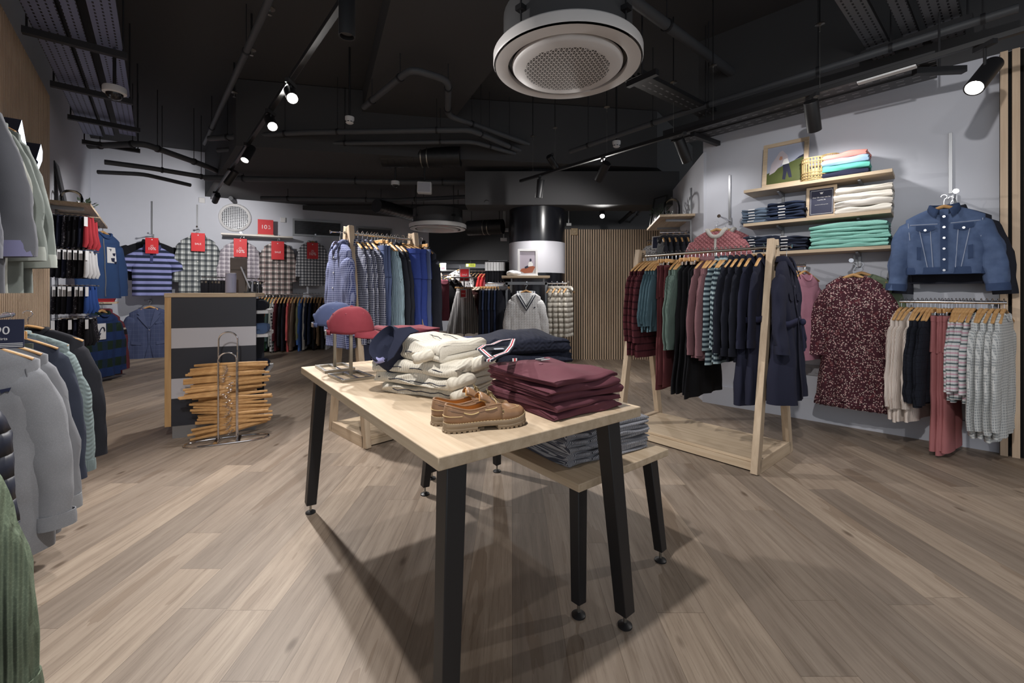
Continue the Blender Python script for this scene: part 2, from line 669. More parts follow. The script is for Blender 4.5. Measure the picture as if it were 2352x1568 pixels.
def hook_pts(r=.017, z0=-.055):
    pts = [Vector((0, 0, z0)), Vector((0, 0, -.035))]
    for i in range(11):
        a = -PI * .42 + i / 10 * PI * 1.35
        pts.append(Vector((r * math.cos(a), 0, r * math.sin(a) - .001)))
    return pts


def make_hanger(name='wooden_hanger', wide=.2, clips=False, m=None, face=False):
    t = thing(name, 'hanger', 'hanger')
    mb = MB()
    if clips:
        mb.bar((-.175, 0, -.075), (.175, 0, -.075), .012, .032)
    else:
        pts, rs = [], []
        for i in range(17):
            u = -1 + 2 * i / 16
            pts.append((wide * u, -.012 * (abs(u) ** 2), (-.072 if face else -.06) - .088 * abs(u) ** 1.25))
            rs.append(.0135 - .004 * abs(u))
        mb.tube(pts, rs, 8, sq=.55 if not face else 1.0)
    mb.build('shoulder_bar' if not clips else 'crossbar', m or HANG, t, bevel=.003 if clips else 0)
    mb = MB(); mb.tube(hook_pts(z0=-.07), .0021, 6); mb.build('hook', CHROME, t)
    if clips:
        for sx in (-1, 1):
            mb = MB(); mb.box((sx * .13, 0, -.1), (.028, .02, .035)); mb.cyl((sx * .13, -.012, -.088), (sx * .13, .012, -.088), .007, 8)
            mb.build('clip', CHROME, t, bevel=.002)
    return Kind(t)


def garment(name, cat, mat, sleeve=.55, trim=None, collar=None, row=True, cuffs=None, extra=None, sl=None, **kw):
    """a top: torso, two sleeves and, where the photo shows them, collar and cuffs"""
    t = thing(name, name, cat)
    mb, surf, g = body_mb(**kw)
    mb.build('torso', mat, t, smooth=80)
    sl = dict(sl or {})
    if sleeve:
        for side in (-1, 1):
            s_ = sleeve_mb(side, g, sleeve, seed=kw.get('seed', 0), d0=kw.get('d', .03) * .95, d1=kw.get('d', .03) * .8, **sl)
            so = s_.build('sleeve', mat, t, smooth=80)
            if cuffs:
                pth = sleeve_path(side, g, sleeve, sl.get('spread', .06), sl.get('fwd', 0), r0=sl.get('r0', .085))
                band_mb(pth[-2], pth[-1], None, h=.055, r=sl.get('r1', .05) * 1.0, d=kw.get('d', .03) * .85).build('cuff', cuffs, so, smooth=80)
    if collar == 'shirt':
        collar_mb(g).build('collar', trim or mat, t, smooth=80, solid=.004)
    elif collar == 'ring':
        ring_collar_mb(g, r=.011 if g['d'] > .035 else .006, up=0 if g['d'] > .035 else -.006).build('collar', trim or mat, t, smooth=80)
    elif collar == 'vring':
        ring_collar_mb(g, v=True, r=.01).build('collar', trim or mat, t, smooth=80)
    elif collar == 'roll':
        ring_collar_mb(g, r=.02, up=.012).build('collar', trim or mat, t, smooth=80)
    if extra:
        extra(t, surf, g)
    return Kind(t)


def trousers(name, mat, cat='trousers', **kw):
    t = thing(name, name, cat)
    trouser_mb(**kw).build('legs', mat, t, smooth=80)
    mb = MB(); n = 28; ww = kw.get('ww', .19); d = kw.get('d', .022); zs = kw.get('zs', -.115); rings = []
    for k_, z in ((.98, .004), (1.04, .004), (1.04, -.038), (.98, -.038)):
        rings.append([Vector((ww * k_ * math.copysign(abs(math.cos(2 * PI * k / n)) ** .7, math.cos(2 * PI * k / n)), d * (k_ + .1) * math.sin(2 * PI * k / n), zs + z)) for k in range(n)])
    mb.loft(rings, True, False, False)
    mb.build('waistband', mat, t, smooth=80)
    return Kind(t)


# ------------------------------------------------------------------ folded cloth
def folded_mb(w=.3, d=.25, h=.05, layers=2, seed=0, amp=.004, lean=0.0, puffy=.0, nx=18):
    """folded cloth: layers joined at the front edge (-y), open edges at the back; x across, z up from the surface it lies on"""
    th = h / layers
    prof = []
    g = th * .12
    top, bot = [], []
    # outer outline, front rounded
    na = 10
    for i in range(na + 1):
        a = -PI / 2 - PI * i / na
        prof.append((-d / 2 + h / 2 * .8 + math.cos(a) * h / 2 * .8, h / 2 + math.sin(a) * h / 2))
    prof += [(-d / 6, h), (d / 6, h)]
    z = h
    for k in range(layers):
        z1 = h - th * (k + 1)
        for i in range(5):
            a = PI / 2 - PI * i / 4
            prof.append((d / 2 + math.cos(a) * th * .4, (z + z1) / 2 + math.sin(a) * (th / 2 - g / 2)))
        if k < layers - 1:
            prof += [(0, z1 + g / 2), (-d / 2 + h * .7, z1 + g / 2), (-d / 2 + h * .66, z1), (-d / 2 + h * .7, z1 - g / 2), (0, z1 - g / 2)]
        z = z1
    prof += [(d / 6, 0), (-d / 6, 0)]
    rings = []
    for i in range(nx + 1):
        u = i / nx; x = -w / 2 + w * u
        e = min(u, 1 - u) * nx
        sq = .86 if e < .5 else (.96 if e < 1.5 else 1.0)
        ring = []
        for (y, zz) in prof:
            k = zz / h
            dz = amp * nz(x * 9, y * 7, zz * 30, seed) * k * 2 + puffy * k * math.sin(PI * u) * math.cos(PI * y / d * .9)
            dy = amp * 1.6 * nz(x * 8, zz * 60, 3.1, seed)
            dx = amp * 1.5 * nz(y * 9, zz * 70, 1.7, seed) * (1 if e < 1.5 else 0)
            zc = h / 2 + (zz - h / 2) * sq
            ring.append(Vector((x + dx, y + dy + lean * zz, max(.0005, (zc - (h / 2) * (1 - sq)) + dz))))
        rings.append(ring)
    mb = MB(); mb.loft(rings)
    return mb


def stack(spot, rz, items, group, jit=.006, seed=0):
    """items: (name, category, label, mesh builder, material, height) laid one on another"""
    rr = random.Random(seed); z = spot[2]; out = []
    for (name, cat, label, mbf, mat, h, extra) in items:
        mb = mbf
        o = mb.build(name, mat, None, (spot[0] + rr.uniform(-jit, jit), spot[1] + rr.uniform(-jit, jit), z), rz + rr.uniform(-.04, .04), smooth=70)
        tag(o, label, cat, group)
        if extra:
            extra(o)
        z += h
        out.append(o)
    return out
# ------------------------------------------------------------------ the setting
p0 = Z(2304, 1040, 0)
RW = Wall((p0.x, p0.y), (-1.032, 1), (-1, -1.032))            # the long wall with the wide shelves
LP = Wall((-3.645, 3.10), (-1.175, 1.43), (1.43, 1.175))      # slatted panelling and the wall that runs on from it
p0 = Z(300, 819, 0)
BW = Wall((p0.x, p0.y), (1.883, 1), (1, -1.883))              # wall of shirts behind the counter
CEIL = 3.95


def floor_mat():
    k = NT('oak_plank_floor')
    o = k.xyz()
    W, L = .18, 1.35
    r = k.m('FLOOR', k.m('DIVIDE', o[0], W))
    wn = k.node('ShaderNodeTexWhiteNoise', noise_dimensions='1D'); k.link(r, wn.inputs['W'])
    yy = k.m('ADD', k.m('DIVIDE', o[1], L), k.m('MULTIPLY', wn.outputs['Value'], 7.3))
    c = k.m('FLOOR', yy)
    wn2 = k.node('ShaderNodeTexWhiteNoise', noise_dimensions='2D')
    cb = k.node('ShaderNodeCombineXYZ'); k.link(r, cb.inputs[0]); k.link(c, cb.inputs[1]); k.link(cb.outputs[0], wn2.inputs['Vector'])
    rnd = wn2.outputs['Value']
    off = k.node('ShaderNodeCombineXYZ'); k.link(k.m('MULTIPLY', rnd, 37), off.inputs[0]); k.link(k.m('MULTIPLY', rnd, 91), off.inputs[1])
    v = k.node('ShaderNodeVectorMath', operation='ADD'); k.link(k.coord(), v.inputs[0]); k.link(off.outputs[0], v.inputs[1])
    v = v.outputs[0]
    g1 = k.noise(1.0, 7, k.vmul((26, 1.6, 1), v), .62)
    g2 = k.noise(1.0, 3, k.vmul((7, .9, 1), v), .5)
    g3 = k.noise(1.0, 4, k.vmul((130, 4, 1), v), .6)
    col = k.ramp(g1, [(.27, lin((126, 114, 103))), (.5, lin((162, 150, 138))), (.74, lin((184, 173, 160)))])
    col = k.mix(k.m('MULTIPLY', g2, .5), col, lin((158, 143, 128)))
    tone = k.ramp(rnd, [(0, lin((192, 187, 184))), (.5, lin((220, 214, 209))), (1, lin((248, 241, 233)))])
    col = k.mix(.85, col, tone, 'MULTIPLY')
    dk = k.m('MULTIPLY', k.m('GREATER_THAN', g2, .64), k.m('MULTIPLY', g1, .7))
    col = k.mix(dk, col, lin((104, 84, 66)))
    kn = k.node('ShaderNodeTexVoronoi'); kn.inputs['Scale'].default_value = 1.0
    k.link(k.vmul((5.5, 2.3, 1), v), kn.inputs['Vector'])
    kd = k.ramp(kn.outputs['Distance'], [(.0, (1, 1, 1, 1)), (.045, (.8, .8, .8, 1)), (.1, (0, 0, 0, 1))])
    col = k.mix(k.m('MULTIPLY', kd, .8), col, lin((74, 57, 43)))
    col = k.mix(k.m('MULTIPLY', k.m('GREATER_THAN', g3, .57), .24), col, lin((96, 80, 66)))
    fx = k.m('FRACT', k.m('DIVIDE', o[0], W)); fy = k.m('FRACT', yy)
    seam = k.m('MAXIMUM', k.m('LESS_THAN', fx, .012), k.m('LESS_THAN', fy, .0016))
    col = k.mix(k.m('MULTIPLY', seam, .55), col, lin((84, 70, 58)))
    k.link(col, k.b.inputs['Base Color'])
    k.b.inputs['Roughness'].default_value = .5; k.b.inputs['Specular IOR Level'].default_value = .3
    k.bump(k.m('SUBTRACT', k.m('MULTIPLY', g3, .3), seam), .15, .002)
    return k.mat


mb = MB(); mb.box((-.5, 6.5, -.05), (21, 21, .1))
struct('floor', mb, floor_mat(), 'oak plank floor with long boards, knots and grey grain', smooth=0)
mb = MB(); mb.box((-.5, 7.4, CEIL + .05), (21, 19.2, .1))
struct('ceiling', mb, BLACKP, 'matt black painted ceiling over the shop', smooth=0)


def wallbox(name, w, t0, t1, z0, z1, m, label, th=.12, off=0.0):
    mb = MB()
    a = w.w(t0, off, z0); b = w.w(t1, off, z0); nn = Vector((w.n.x, w.n.y, 0)) * -th
    c = b + nn; d = a + nn
    up = Vector((0, 0, z1 - z0))
    mb.add([a, b, c, d, a + up, b + up, c + up, d + up], [(0, 3, 2, 1), (4, 5, 6, 7), (0, 1, 5, 4), (1, 2, 6, 5), (2, 3, 7, 6), (3, 0, 4, 7)])
    return struct(name, mb, m, label, smooth=0)


tc = RW.t_of(RW.at(1615))
wallbox('wall_right', RW, -2.6, tc, 0, 2.98, WHITE, 'white wall with wide oak shelves, jackets and the floral dress')
wallbox('wall_right_upper', RW, -2.6, tc + .05, 2.98, CEIL, BLACKP, 'black painted strip of wall above the white wall with wide shelves', .2)
wallbox('baseboard_right', RW, -.02, tc, 0, .2, WHITE, 'low white plinth along the foot of the wall with wide shelves', .02, .02)
BACKY = 1.2 / .155
ca = RW.w(tc, 0, 0); cb = Vector((.339 * BACKY, BACKY, 0))
d2 = (cb - ca)
RW2 = Wall((ca.x, ca.y), (d2.x, d2.y), (-d2.y, d2.x))
wallbox('wall_right_far', RW2, -.02, d2.length, 0, 2.72, WHITE, 'short white wall running back from the long shelf wall to the slatted screen')


def slats(name, a, b, z0, z1, pitch, gap, label, depth=.022, back=.03):
    """vertical oak slats on a black backing between two floor points; the room lies to the left of a to b seen from above"""
    a = Vector((a[0], a[1], 0)); b = Vector((b[0], b[1], 0)); d = (b - a); L = d.length; d.normalize()
    n = Vector((d.y, -d.x, 0))
    mb = MB(); mb.m = 1
    up = Vector((0, 0, 1))
    mb.bar(a + up * (z0 + z1) / 2 - n * back / 2, b + up * (z0 + z1) / 2 - n * back / 2, back, z1 - z0)
    mb.m = 0
    k = 0.0
    while k + pitch - gap < L:
        q = a + d * (k + (pitch - gap) / 2) + n * depth / 2
        mb.bar(q + up * z0, q + up * z1, pitch - gap, depth, up=n)
        k += pitch
    return struct(name, mb, [SLAT, DARK], label, smooth=0)


slats('wall_back_slatted', (.121 * BACKY, BACKY), (.345 * BACKY, BACKY), 0, 1.2 + .143 * BACKY, .0415, .0165, 'screen of narrow vertical oak slats beside the black column')
q0 = RW.w(.02, .05, 0); q1 = RW.w(-2.4, .05, 0)
slats('wall_right_slatted', q0, q1, 0, 2.96, .058, .02, 'vertical oak slats at the near end of the wall beside the denim jacket', .03, .04)
LT = LP.t_of((-4.82, 4.53))
q0 = LP.w(-2.2, .0, 0); q1 = LP.w(LT, .0, 0)
slats('wall_left_slatted', q0, q1, 0, 3.23, .05, .02, 'slatted oak panelling behind the grey overshirts', .010)
# corner of the two white walls
a = LP.p + LP.n * -.03
# intersection with BW
den = LP.d.x * -BW.d.y - LP.d.y * -BW.d.x
rx, ry = BW.p.x - a.x, BW.p.y - a.y
tl = (rx * -BW.d.y - ry * -BW.d.x) / den
corner = a + LP.d * tl
wallbox('wall_left', LP, -2.2, tl + .1, 0, CEIL, WHITE, 'white wall running back from the slatted panelling past the sock racks', .12, -.03)
tb0 = BW.t_of(corner)
tb470, tb985 = BW.t_of(BW.at(470)), BW.t_of(BW.at(985))
wallbox('wall_back', BW, tb0 - .1, tb985, 0, CEIL, WHITE, 'white wall of plaid shirts behind the counter')
# black bulkheads hanging below the ceiling
c470 = BW.w(tb470, -.02, 0); c985 = BW.w(tb985 + .1, -.02, 0)
mb = MB(); mb.prism([(c470.x, c470.y), (-3.55, 5.6), (-1.2, 6.1), (2.2, 6.6), (3.4, 8.2), (2.6, 9.6), (c985.x, c985.y)], 3.08, CEIL - .01, 'xy')
struct('ceiling_bulkhead', mb, BLACKP, 'deep black bulkhead hanging below the ceiling over the back of the shop', smooth=0)
mb = MB(); mb.box((.9, 6.75, 2.75), (3.2, .5, .5))
struct('ceiling_beam', mb, BLACKP, 'black downstand beam meeting the top of the round column', smooth=0)
mb = MB(); mb.box((0, 2.2, 3.8), (1.2, 12, .3), M=Matrix.Translation((.2, 2.4, 0)) @ Matrix.Rotation(.42, 4, 'Z'))
struct('ceiling_beam', mb, BLACKP, 'shallow black beam crossing the ceiling beside the near round air unit', smooth=0)
# the far room
mb = MB(); mb.box((-.6, 13.4, 1.5), (12, .12, 3))
struct('wall_far', mb, WHITE, 'pale wall of the far room seen through the opening', smooth=0)
mb = MB(); mb.box((-.9, 11.6, 3.02), (9, 4.4, .1))
struct('ceiling_far', mb, BLACKP, 'low black ceiling of the far room', smooth=0)
mb = MB(); mb.box((-1.7, 12.6, 2.55), (7.5, .5, .9))
struct('ceiling_beam_far', mb, BLACKP, 'black beam across the far room above the white strip', smooth=0)
mb = MB(); mb.box((4.2, 10.6, 1.5), (.12, 5.6, 3))
struct('wall_far_side', mb, BLACKP, 'dark side wall of the far room', smooth=0)
mb = MB(); mb.box((2.35, 8.6, 2.3), (2.9, .1, 1.5))
struct('wall_far_upper', mb, plain('grey_upper', (120, 120, 122), .9), 'grey wall strip above the slatted screen', smooth=0)
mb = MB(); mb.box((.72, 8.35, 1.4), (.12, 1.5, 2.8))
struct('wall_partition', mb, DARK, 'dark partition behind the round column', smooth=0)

colx, coly, colr = .0575 * 7.0, 7.0, .445
mb = MB(); mb.lathe([(colr, 0), (colr, 3.05)], 64, (colx, coly, 0))
co = struct('column', mb, BLACKG, 'glossy black round column with a pale band')
co.name = 'column'
mb = MB(); mb.lathe([(colr, 1.49), (colr + .004, 1.49), (colr + .004, 1.97), (colr, 1.97)], 64, (colx, coly, 0))
bo = mb.build('pale_band', STRIPEP, co); bo['label'] = 'pale grey band around the column'

# ------------------------------------------------------------------ counter
ct = thing('counter', 'striped navy and pale grey till counter with an oak edge', 'counter', (-2.78, 3.55, 0), math.atan2(.386, .923))
CW, CD, CH = .60, .55, 1.19
m_ = MB(); m_.box((CW / 2 - .022, CD / 2, CH - .0175), (CW + .044, CD + .02, .035)); m_.build('worktop', OAK, ct, bevel=.003)
m_ = MB(); m_.box((-.022, CD / 2, (CH - .035 + .1) / 2), (.044, CD, CH - .035 - .1)); m_.build('side_panel', GOLD, ct, bevel=.002)
bands = [(1.155, .902, NAVYP), (.902, .736, STRIPEP), (.736, .489, NAVYP), (.489, .325, STRIPEP), (.325, .1, NAVYP)]
for za, zb, m in bands:
    m_ = MB(); m_.box((CW / 2, .02, (za + zb) / 2), (CW, .03, za - zb - .0015))
    o_ = m_.build('front_panel', m, ct); o_['label'] = 'navy front panel' if m is NAVYP else 'pale grey front panel'
m_ = MB(); m_.box((CW / 2, CD / 2, .05), (CW - .01, CD - .02, .1)); m_.build('plinth', GREYM, ct)
m_ = MB(); m_.box((CW / 2, CD - .02, .62), (CW, .02, 1.03)); m_.build('back_panel', NAVYP, ct)
for zz in (1.02, .81, .48):
    m_ = MB(); m_.box((CW / 2 + .05, CD / 2 + .05, zz), (CW + .06, CD - .12, .03)); o_ = m_.build('shelf', WPAINT, ct)
MC = ct.matrix_basis


def cpt(x, y, z):
    return Matrix.Translation((-2.78, 3.55, 0)) @ Matrix.Rotation(math.atan2(.386, .923), 4, 'Z') @ Vector((x, y, z))


RC = math.atan2(.386, .923)
sp = thing('speaker', 'pale mauve cylinder speaker standing on the counter top', 'speaker', cpt(.40, .09, CH), RC)
m_ = MB(); m_.lathe([(.036, 0), (.041, .004), (.041, .165), (.037, .17), (0, .17)], 32); m_.build('body', plain('mauve_plastic', (160, 160, 182), .6), sp)
m_ = MB(); m_.lathe([(.041, .168), (.0425, .17), (.0425, .173), (.035, .174), (0, .174)], 32); m_.build('rim', plain('grey_rim', (190, 190, 200), .4), sp)
m_ = MB()
for i in range(7):
    for j in range(2):
        a_ = -1.25 + j * .12
        m_.box((.0415 * math.cos(a_), .0415 * math.sin(a_), .05 + .013 * i), (.003, .003, .004), a_)
m_.build('grille', GREYM, sp)
bx = thing('carton', 'grey brown carton standing behind the speaker on the counter', 'box', cpt(.42, .33, CH), RC)
m_ = MB(); m_.box((0, 0, .16), (.12, .1, .32)); m_.build('body', plain('carton_brown', (112, 104, 100), .8), bx, bevel=.002)
m_ = MB(); m_.box((0, -.0505, .21), (.118, .001, .012)); m_.build('seam', plain('carton_seam', (92, 86, 82), .8), bx)
pos = thing('till_screen', 'slim tilted till screen on a stand at the end of the counter', 'screen', cpt(.53, .2, CH), RC + 1.72)
m_ = MB(); m_.box((0, 0, .006), (.12, .1, .012)); m_.build('base', BLACKM, pos, bevel=.002)
m_ = MB(); m_.bar((0, .02, .01), (0, .0, .1), .03, .012); m_.build('stand', BLACKM, pos)
m_ = MB(); m_.box((0, -.012, .14), (.24, .012, .2), M=Matrix.Rotation(-.35, 4, 'X')); m_.build('screen', plain('screen_grey', (178, 180, 188), .3), pos, bevel=.003)
m_ = MB(); m_.cyl((-.1, -.06, .045), (-.1, -.05, .045), .045, 20); so_ = m_.build('cable_reel', BLACKM, pos)
for k_, (x_, zz, nm, c_) in enumerate([(.59, 1.035, 'black glasses case', (30, 32, 40)), (.6, .825, 'denim blue folded bag', (70, 92, 130)), (.6, .495, 'navy quilted pouch', (28, 32, 52))]):
    o_ = folded_mb(.2, .16, .09, 2, k_ + 40, .006).build('accessory_pouch', cloth(c_), None, cpt(x_, .2, zz), RC + 1.57, smooth=70)
    tag(o_, nm + ' on the open shelf end of the counter', 'pouch')

# ------------------------------------------------------------------ hanger stacker
HX, HY = -2.285, 3.50
HR = math.atan2(.22, .45)
hs = thing('hanger_stacker', 'chrome hanger stacker with two hoops standing before the counter', 'hanger stand', (HX, HY, 0), HR)


def hoop(w, h, y):
    pts = [(-w, y, .012), (-w, y, h - w)] + [(w * math.cos(PI - PI * i / 12), y, h - w + w * math.sin(PI - PI * i / 12)) for i in range(1, 12)] + [(w, y, h - w), (w, y, .012)]
    return pts


m_ = MB(); m_.tube(hoop(.065, .875, .02), .006, 8); m_.build('hoop', CHROME, hs)
m_ = MB(); m_.tube(hoop(.062, .715, -.02), .006, 8); m_.build('hoop', CHROME, hs)
m_ = MB(); m_.tube([(.29 * math.copysign(abs(math.cos(2 * PI * i / 40)) ** .6, math.cos(2 * PI * i / 40)), .085 * math.sin(2 * PI * i / 40), .008) for i in range(40)], .006, 8, closed=True)
m_.build('base_ring', CHROME, hs)
m_ = MB(); m_.bar((-.075, -.085, .012), (-.075, .085, .012), .03, .004); m_.bar((.075, -.085, .012), (.075, .085, .012), .03, .004); m_.build('cross_strap', CHROME, hs)
hk = make_hanger('wooden_hanger', .27)
zz = .03; tl_ = 0.0
rr = random.Random(3)
NH = 44
for i in range(NH):
    if i % 6 == 0:
        tl_ = rr.uniform(-.19, .07); yw_ = rr.uniform(-.28, .28)
    zz += .0128
    ti = tl_ + rr.uniform(-.05, .05)
    e = (Matrix.Rotation(HR + yw_ + rr.uniform(-.09, .09), 4, 'Z') @ Matrix.Rotation(ti, 4, 'Y') @ Matrix.Rotation(PI / 2, 4, 'X')).to_euler()
    xo = rr.uniform(-.025, .035)
    hk.put((HX + xo * math.cos(HR), HY + xo * math.sin(HR) - .02, zz + .02), 0, 'bare wooden hanger in the heap on the chrome stacker', 'loose hangers in the stacker heap', rot=e)

# ------------------------------------------------------------------ garment racks
def rack(label, origin, xd, L, W, HT, shelf=True):
    """oak A-frame rack: origin at the middle of the near end, x runs along the rail"""
    rz = math.atan2(xd[1], xd[0])
    t = thing('garment_rack', label, 'clothes rack', (origin[0], origin[1], 0), rz)
    for x in (0, L):
        for s_ in (-1, 1):
            m = MB(); m.bar((x, s_ * (W / 2 - .03), 0), (x, s_ * .024, HT), .045, .066, up=(0, 1, 0), h1=.048)
            m.build('leg', OAKZ, t, bevel=.003)
        m = MB(); m.box((x, 0, .045), (.045, W - .1, .09)); m.build('foot_rail', OAKY, t, bevel=.003)
        m = MB(); m.box((x, 0, HT - .14), (.043, .09, .05)); m.build('head_block', OAKY, t)
    m = MB(); m.tube([(-.035, 0, HT - .055), (L + .035, 0, HT - .055)], .0115, 14); m.build('rail', STEEL, t)
    m = MB(); m.box((L / 2, 0, .07), (L - .045, W - .12, .02)); m.build('base_shelf', OAK, t, bevel=.002)
    for s_ in (-1, 1):
        m = MB(); m.box((L / 2, s_ * (W / 2 - .05), .035), (L - .045, .022, .05)); m.build('base_rail', OAK, t, bevel=.002)
    return t, rz


RRO, RRD, RRL = Vector((1.84, 3.07, 0)), Vector((-.649, .761, 0)), 1.07
rack('pale oak clothes rack of maroon, teal and black clothes behind the table', RRO, RRD, RRL, .68, 1.57)
LRO, LRD, LRL = Vector((-1.335, 3.56, 0)), Vector((.70, .714, 0)), .61
rack('pale oak clothes rack of blue gingham shirts and royal blue trousers', LRO, LRD, LRL, .68, 1.735)

# ------------------------------------------------------------------ tables
def table(label, A, u, v, L, W, top, th, leg, ins, foot_out):
    rz = math.atan2(u[1], u[0])
    t = thing('display_table', label, 'table', (A[0], A[1], 0), rz)
    sgn = 1 if (u[0] * v[1] - u[1] * v[0]) > 0 else -1
    m = MB(); m.box((L / 2, sgn * W / 2, top - th / 2), (L, W, th)); m.build('tabletop', OAK, t, bevel=.003)
    for i in (0, 1):
        for j in (0, 1):
            sx = ins if i == 0 else L - ins; sy = sgn * (ins if j == 0 else W - ins)
            fx = sx + (-foot_out if i == 0 else foot_out); fy = sy + sgn * (-foot_out if j == 0 else foot_out)
            m = MB(); m.bar((fx, fy, .05), (sx, sy, top - th), leg * .82, leg * .82, up=(1, 0, 0), w1=leg, h1=leg)
            lo = m.build('leg', BLACKM, t, bevel=.003)
            m = MB(); m.cyl((fx, fy, .012), (fx, fy, .055), .006, 10); m.build('foot_screw', STEEL, lo)
            m = MB(); m.lathe([(.026, 0), (.026, .006), (.012, .014), (0, .014)], 20, (fx, fy, 0)); m.build('foot', BLACKM, lo)
    return t


TA = Vector((-.182, 1.076, 0)); TU = Vector((-.597, .80, 0)).normalized(); TV = Vector((.793, .609, 0)).normalized()
ZT = .79
table('large pale oak display table with black splayed legs in the foreground', TA, TU, TV, 1.62, .803, ZT, .035, .062, .085, .045)
LA = Vector((.243, 1.58, 0)); LU = Vector((-.62, .784, 0)).normalized(); LV = Vector((.784, .62, 0)).normalized()
ZL = .5
table('small low oak table with black legs nested beside the large table', LA, LU, LV, 1.28, .58, ZL, .03, .05, .06, .035)
# ------------------------------------------------------------------ rows of clothes on rails
hang_w = make_hanger('wooden_hanger', .2)
hang_c = make_hanger('clip_hanger', clips=True)
RJ = random.Random(11)


def clothes_row(kind, n, at, rz, what, where, group, hanger=None, short=None, jit=.06, sc=1.0, dz=0.0, start='far end', hlabel=None, hsc=None):
    """n copies of a garment along a rail; at(i) gives the point on the rail"""
    for i in range(n):
        q = at(i); a = rz + RJ.uniform(-jit, jit)
        if n > 1:
            lab = f'{what}, {ORD[i]} from the {start}, on {where}'
            hl = f'hanger of the {ORD[i]} {short or what}, {where}'
        else:
            lab = f'{what} on {where}'; hl = f'hanger of the {short or what} on {where}'
        k = sc * RJ.uniform(.975, 1.025)
        kind.put((q[0], q[1], q[2] - dz), a, lab, group, sc=(sc * RJ.uniform(.97, 1.03), sc * RJ.uniform(.9, 1.1), k))
        if hanger:
            pre = 'clip ' if hanger is hang_c else 'wooden '
            h = hanger.put((q[0], q[1], q[2]), a, pre + hl, 'hangers on ' + where, sc=hsc or (sc if sc > 1 else 1.0))


# --- the oak rack of maroon, teal and black clothes
RAILZ = 1.57 - .055 + .0115


def on_rr(s):
    q = RRO + RRD * s
    return Vector((q.x, q.y, RAILZ - .0))


rzr = math.atan2(.649, .761)
maroon, maroon_d = (98, 44, 52), (52, 24, 32)
WR = 'the maroon rack'
S1 = lambda s0, s1, n: (lambda i: on_rr(lerp(s0, s1, i / max(1, n - 1))))
k1 = garment('jumper', 'jumper', cloth(maroon, (('s', 'z', .058, .2, maroon_d, .9, .1),), 'rib'), sleeve=.6, collar='ring', L=.78, d=.016, ws=.2, wc=.235, wh=.235, fold=.008, seed=1,
             sl=dict(r0=.085, r1=.055, spread=.05, cuff=.8))
clothes_row(k1, 4, S1(1.04, .94, 4), rzr, 'maroon jumper with darker bands', WR, 'maroon striped jumpers on the oak rack', hang_w, 'maroon striped jumper')
k2 = garment('top', 'top', cloth((78, 106, 118), (), 'weave'), sleeve=.46, L=.56, d=.013, ws=.19, wc=.24, wh=.26, fold=.012, nf=6, seed=2, collar='ring', sl=dict(r0=.09, r1=.075, spread=.05))
clothes_row(k2, 5, S1(.915, .825, 5), rzr, 'dusty teal top', WR, 'dusty teal tops on the oak rack', hang_w, 'dusty teal top')
k3 = trousers('trousers', cloth((96, 46, 50), (), 'weave'), L=.98, d=.018, ww=.18, wl=.12, seed=3)
clothes_row(k3, 3, S1(.80, .73, 3), rzr, 'long maroon trousers', WR, 'maroon trousers on the oak rack', hang_c, 'maroon trousers')
k4 = garment('jumper', 'jumper', cloth((96, 116, 108), (), 'rib'), sleeve=.63, collar='ring', L=.68, d=.018, ws=.2, wc=.24, wh=.24, fold=.008, seed=4, sl=dict(r0=.09, r1=.062, spread=.06, cuff=.85))
clothes_row(k4, 3, S1(.695, .625, 3), rzr, 'sage green jumper', WR, 'sage jumpers on the oak rack', hang_w, 'sage green jumper')
blk = cloth((22, 22, 26), (), 'weave')
k5 = garment('dress', 'dress', blk, sleeve=0, collar=None, L=1.02, d=.016, ws=.19, wc=.22, wh=.3, fold=.014, nf=6, seed=5, zs=-.1)
clothes_row(k5, 4, S1(.595, .5, 4), rzr, 'long black dress', WR, 'black dresses on the oak rack', hang_c, 'black dress')
k6 = garment('jumper', 'jumper', cloth((126, 88, 94), (), 'knit'), sleeve=.66, collar='roll', L=.74, d=.02, ws=.2, wc=.24, wh=.24, fold=.008, seed=6, sl=dict(r0=.095, r1=.066, spread=.06, cuff=.85))
clothes_row(k6, 3, S1(.465, .395, 3), rzr, 'dusty mauve jumper', WR, 'mauve jumpers on the oak rack', hang_w, 'dusty mauve jumper')
strp = cloth((150, 170, 176), (('s', 'z', .036, .5, (48, 60, 70), 1.0, 0),), 'weave')
k7 = garment('shirt', 'shirt', strp, sleeve=.6, collar='shirt', L=.76, d=.016, ws=.2, wc=.235, wh=.24, fold=.01, seed=7, sl=dict(r0=.085, r1=.055, spread=.04))
clothes_row(k7, 3, S1(.36, .295, 3), rzr, 'pale blue shirt with charcoal stripes', WR, 'striped shirts on the oak rack', hang_w, 'striped shirt')
nvy = cloth((27, 29, 40), (), 'weave')
k8 = garment('jacket', 'jacket', nvy, sleeve=.62, collar='shirt', L=.72, d=.02, ws=.22, wc=.25, wh=.25, fold=.008, seed=8, sl=dict(r0=.1, r1=.065, spread=.07), cuffs=nvy)
clothes_row(k8, 3, S1(.255, .175, 3), rzr, 'navy black jacket', WR, 'navy jackets on the oak rack', hang_w, 'navy black jacket')
navy = cloth((30, 32, 50), (), 'weave')


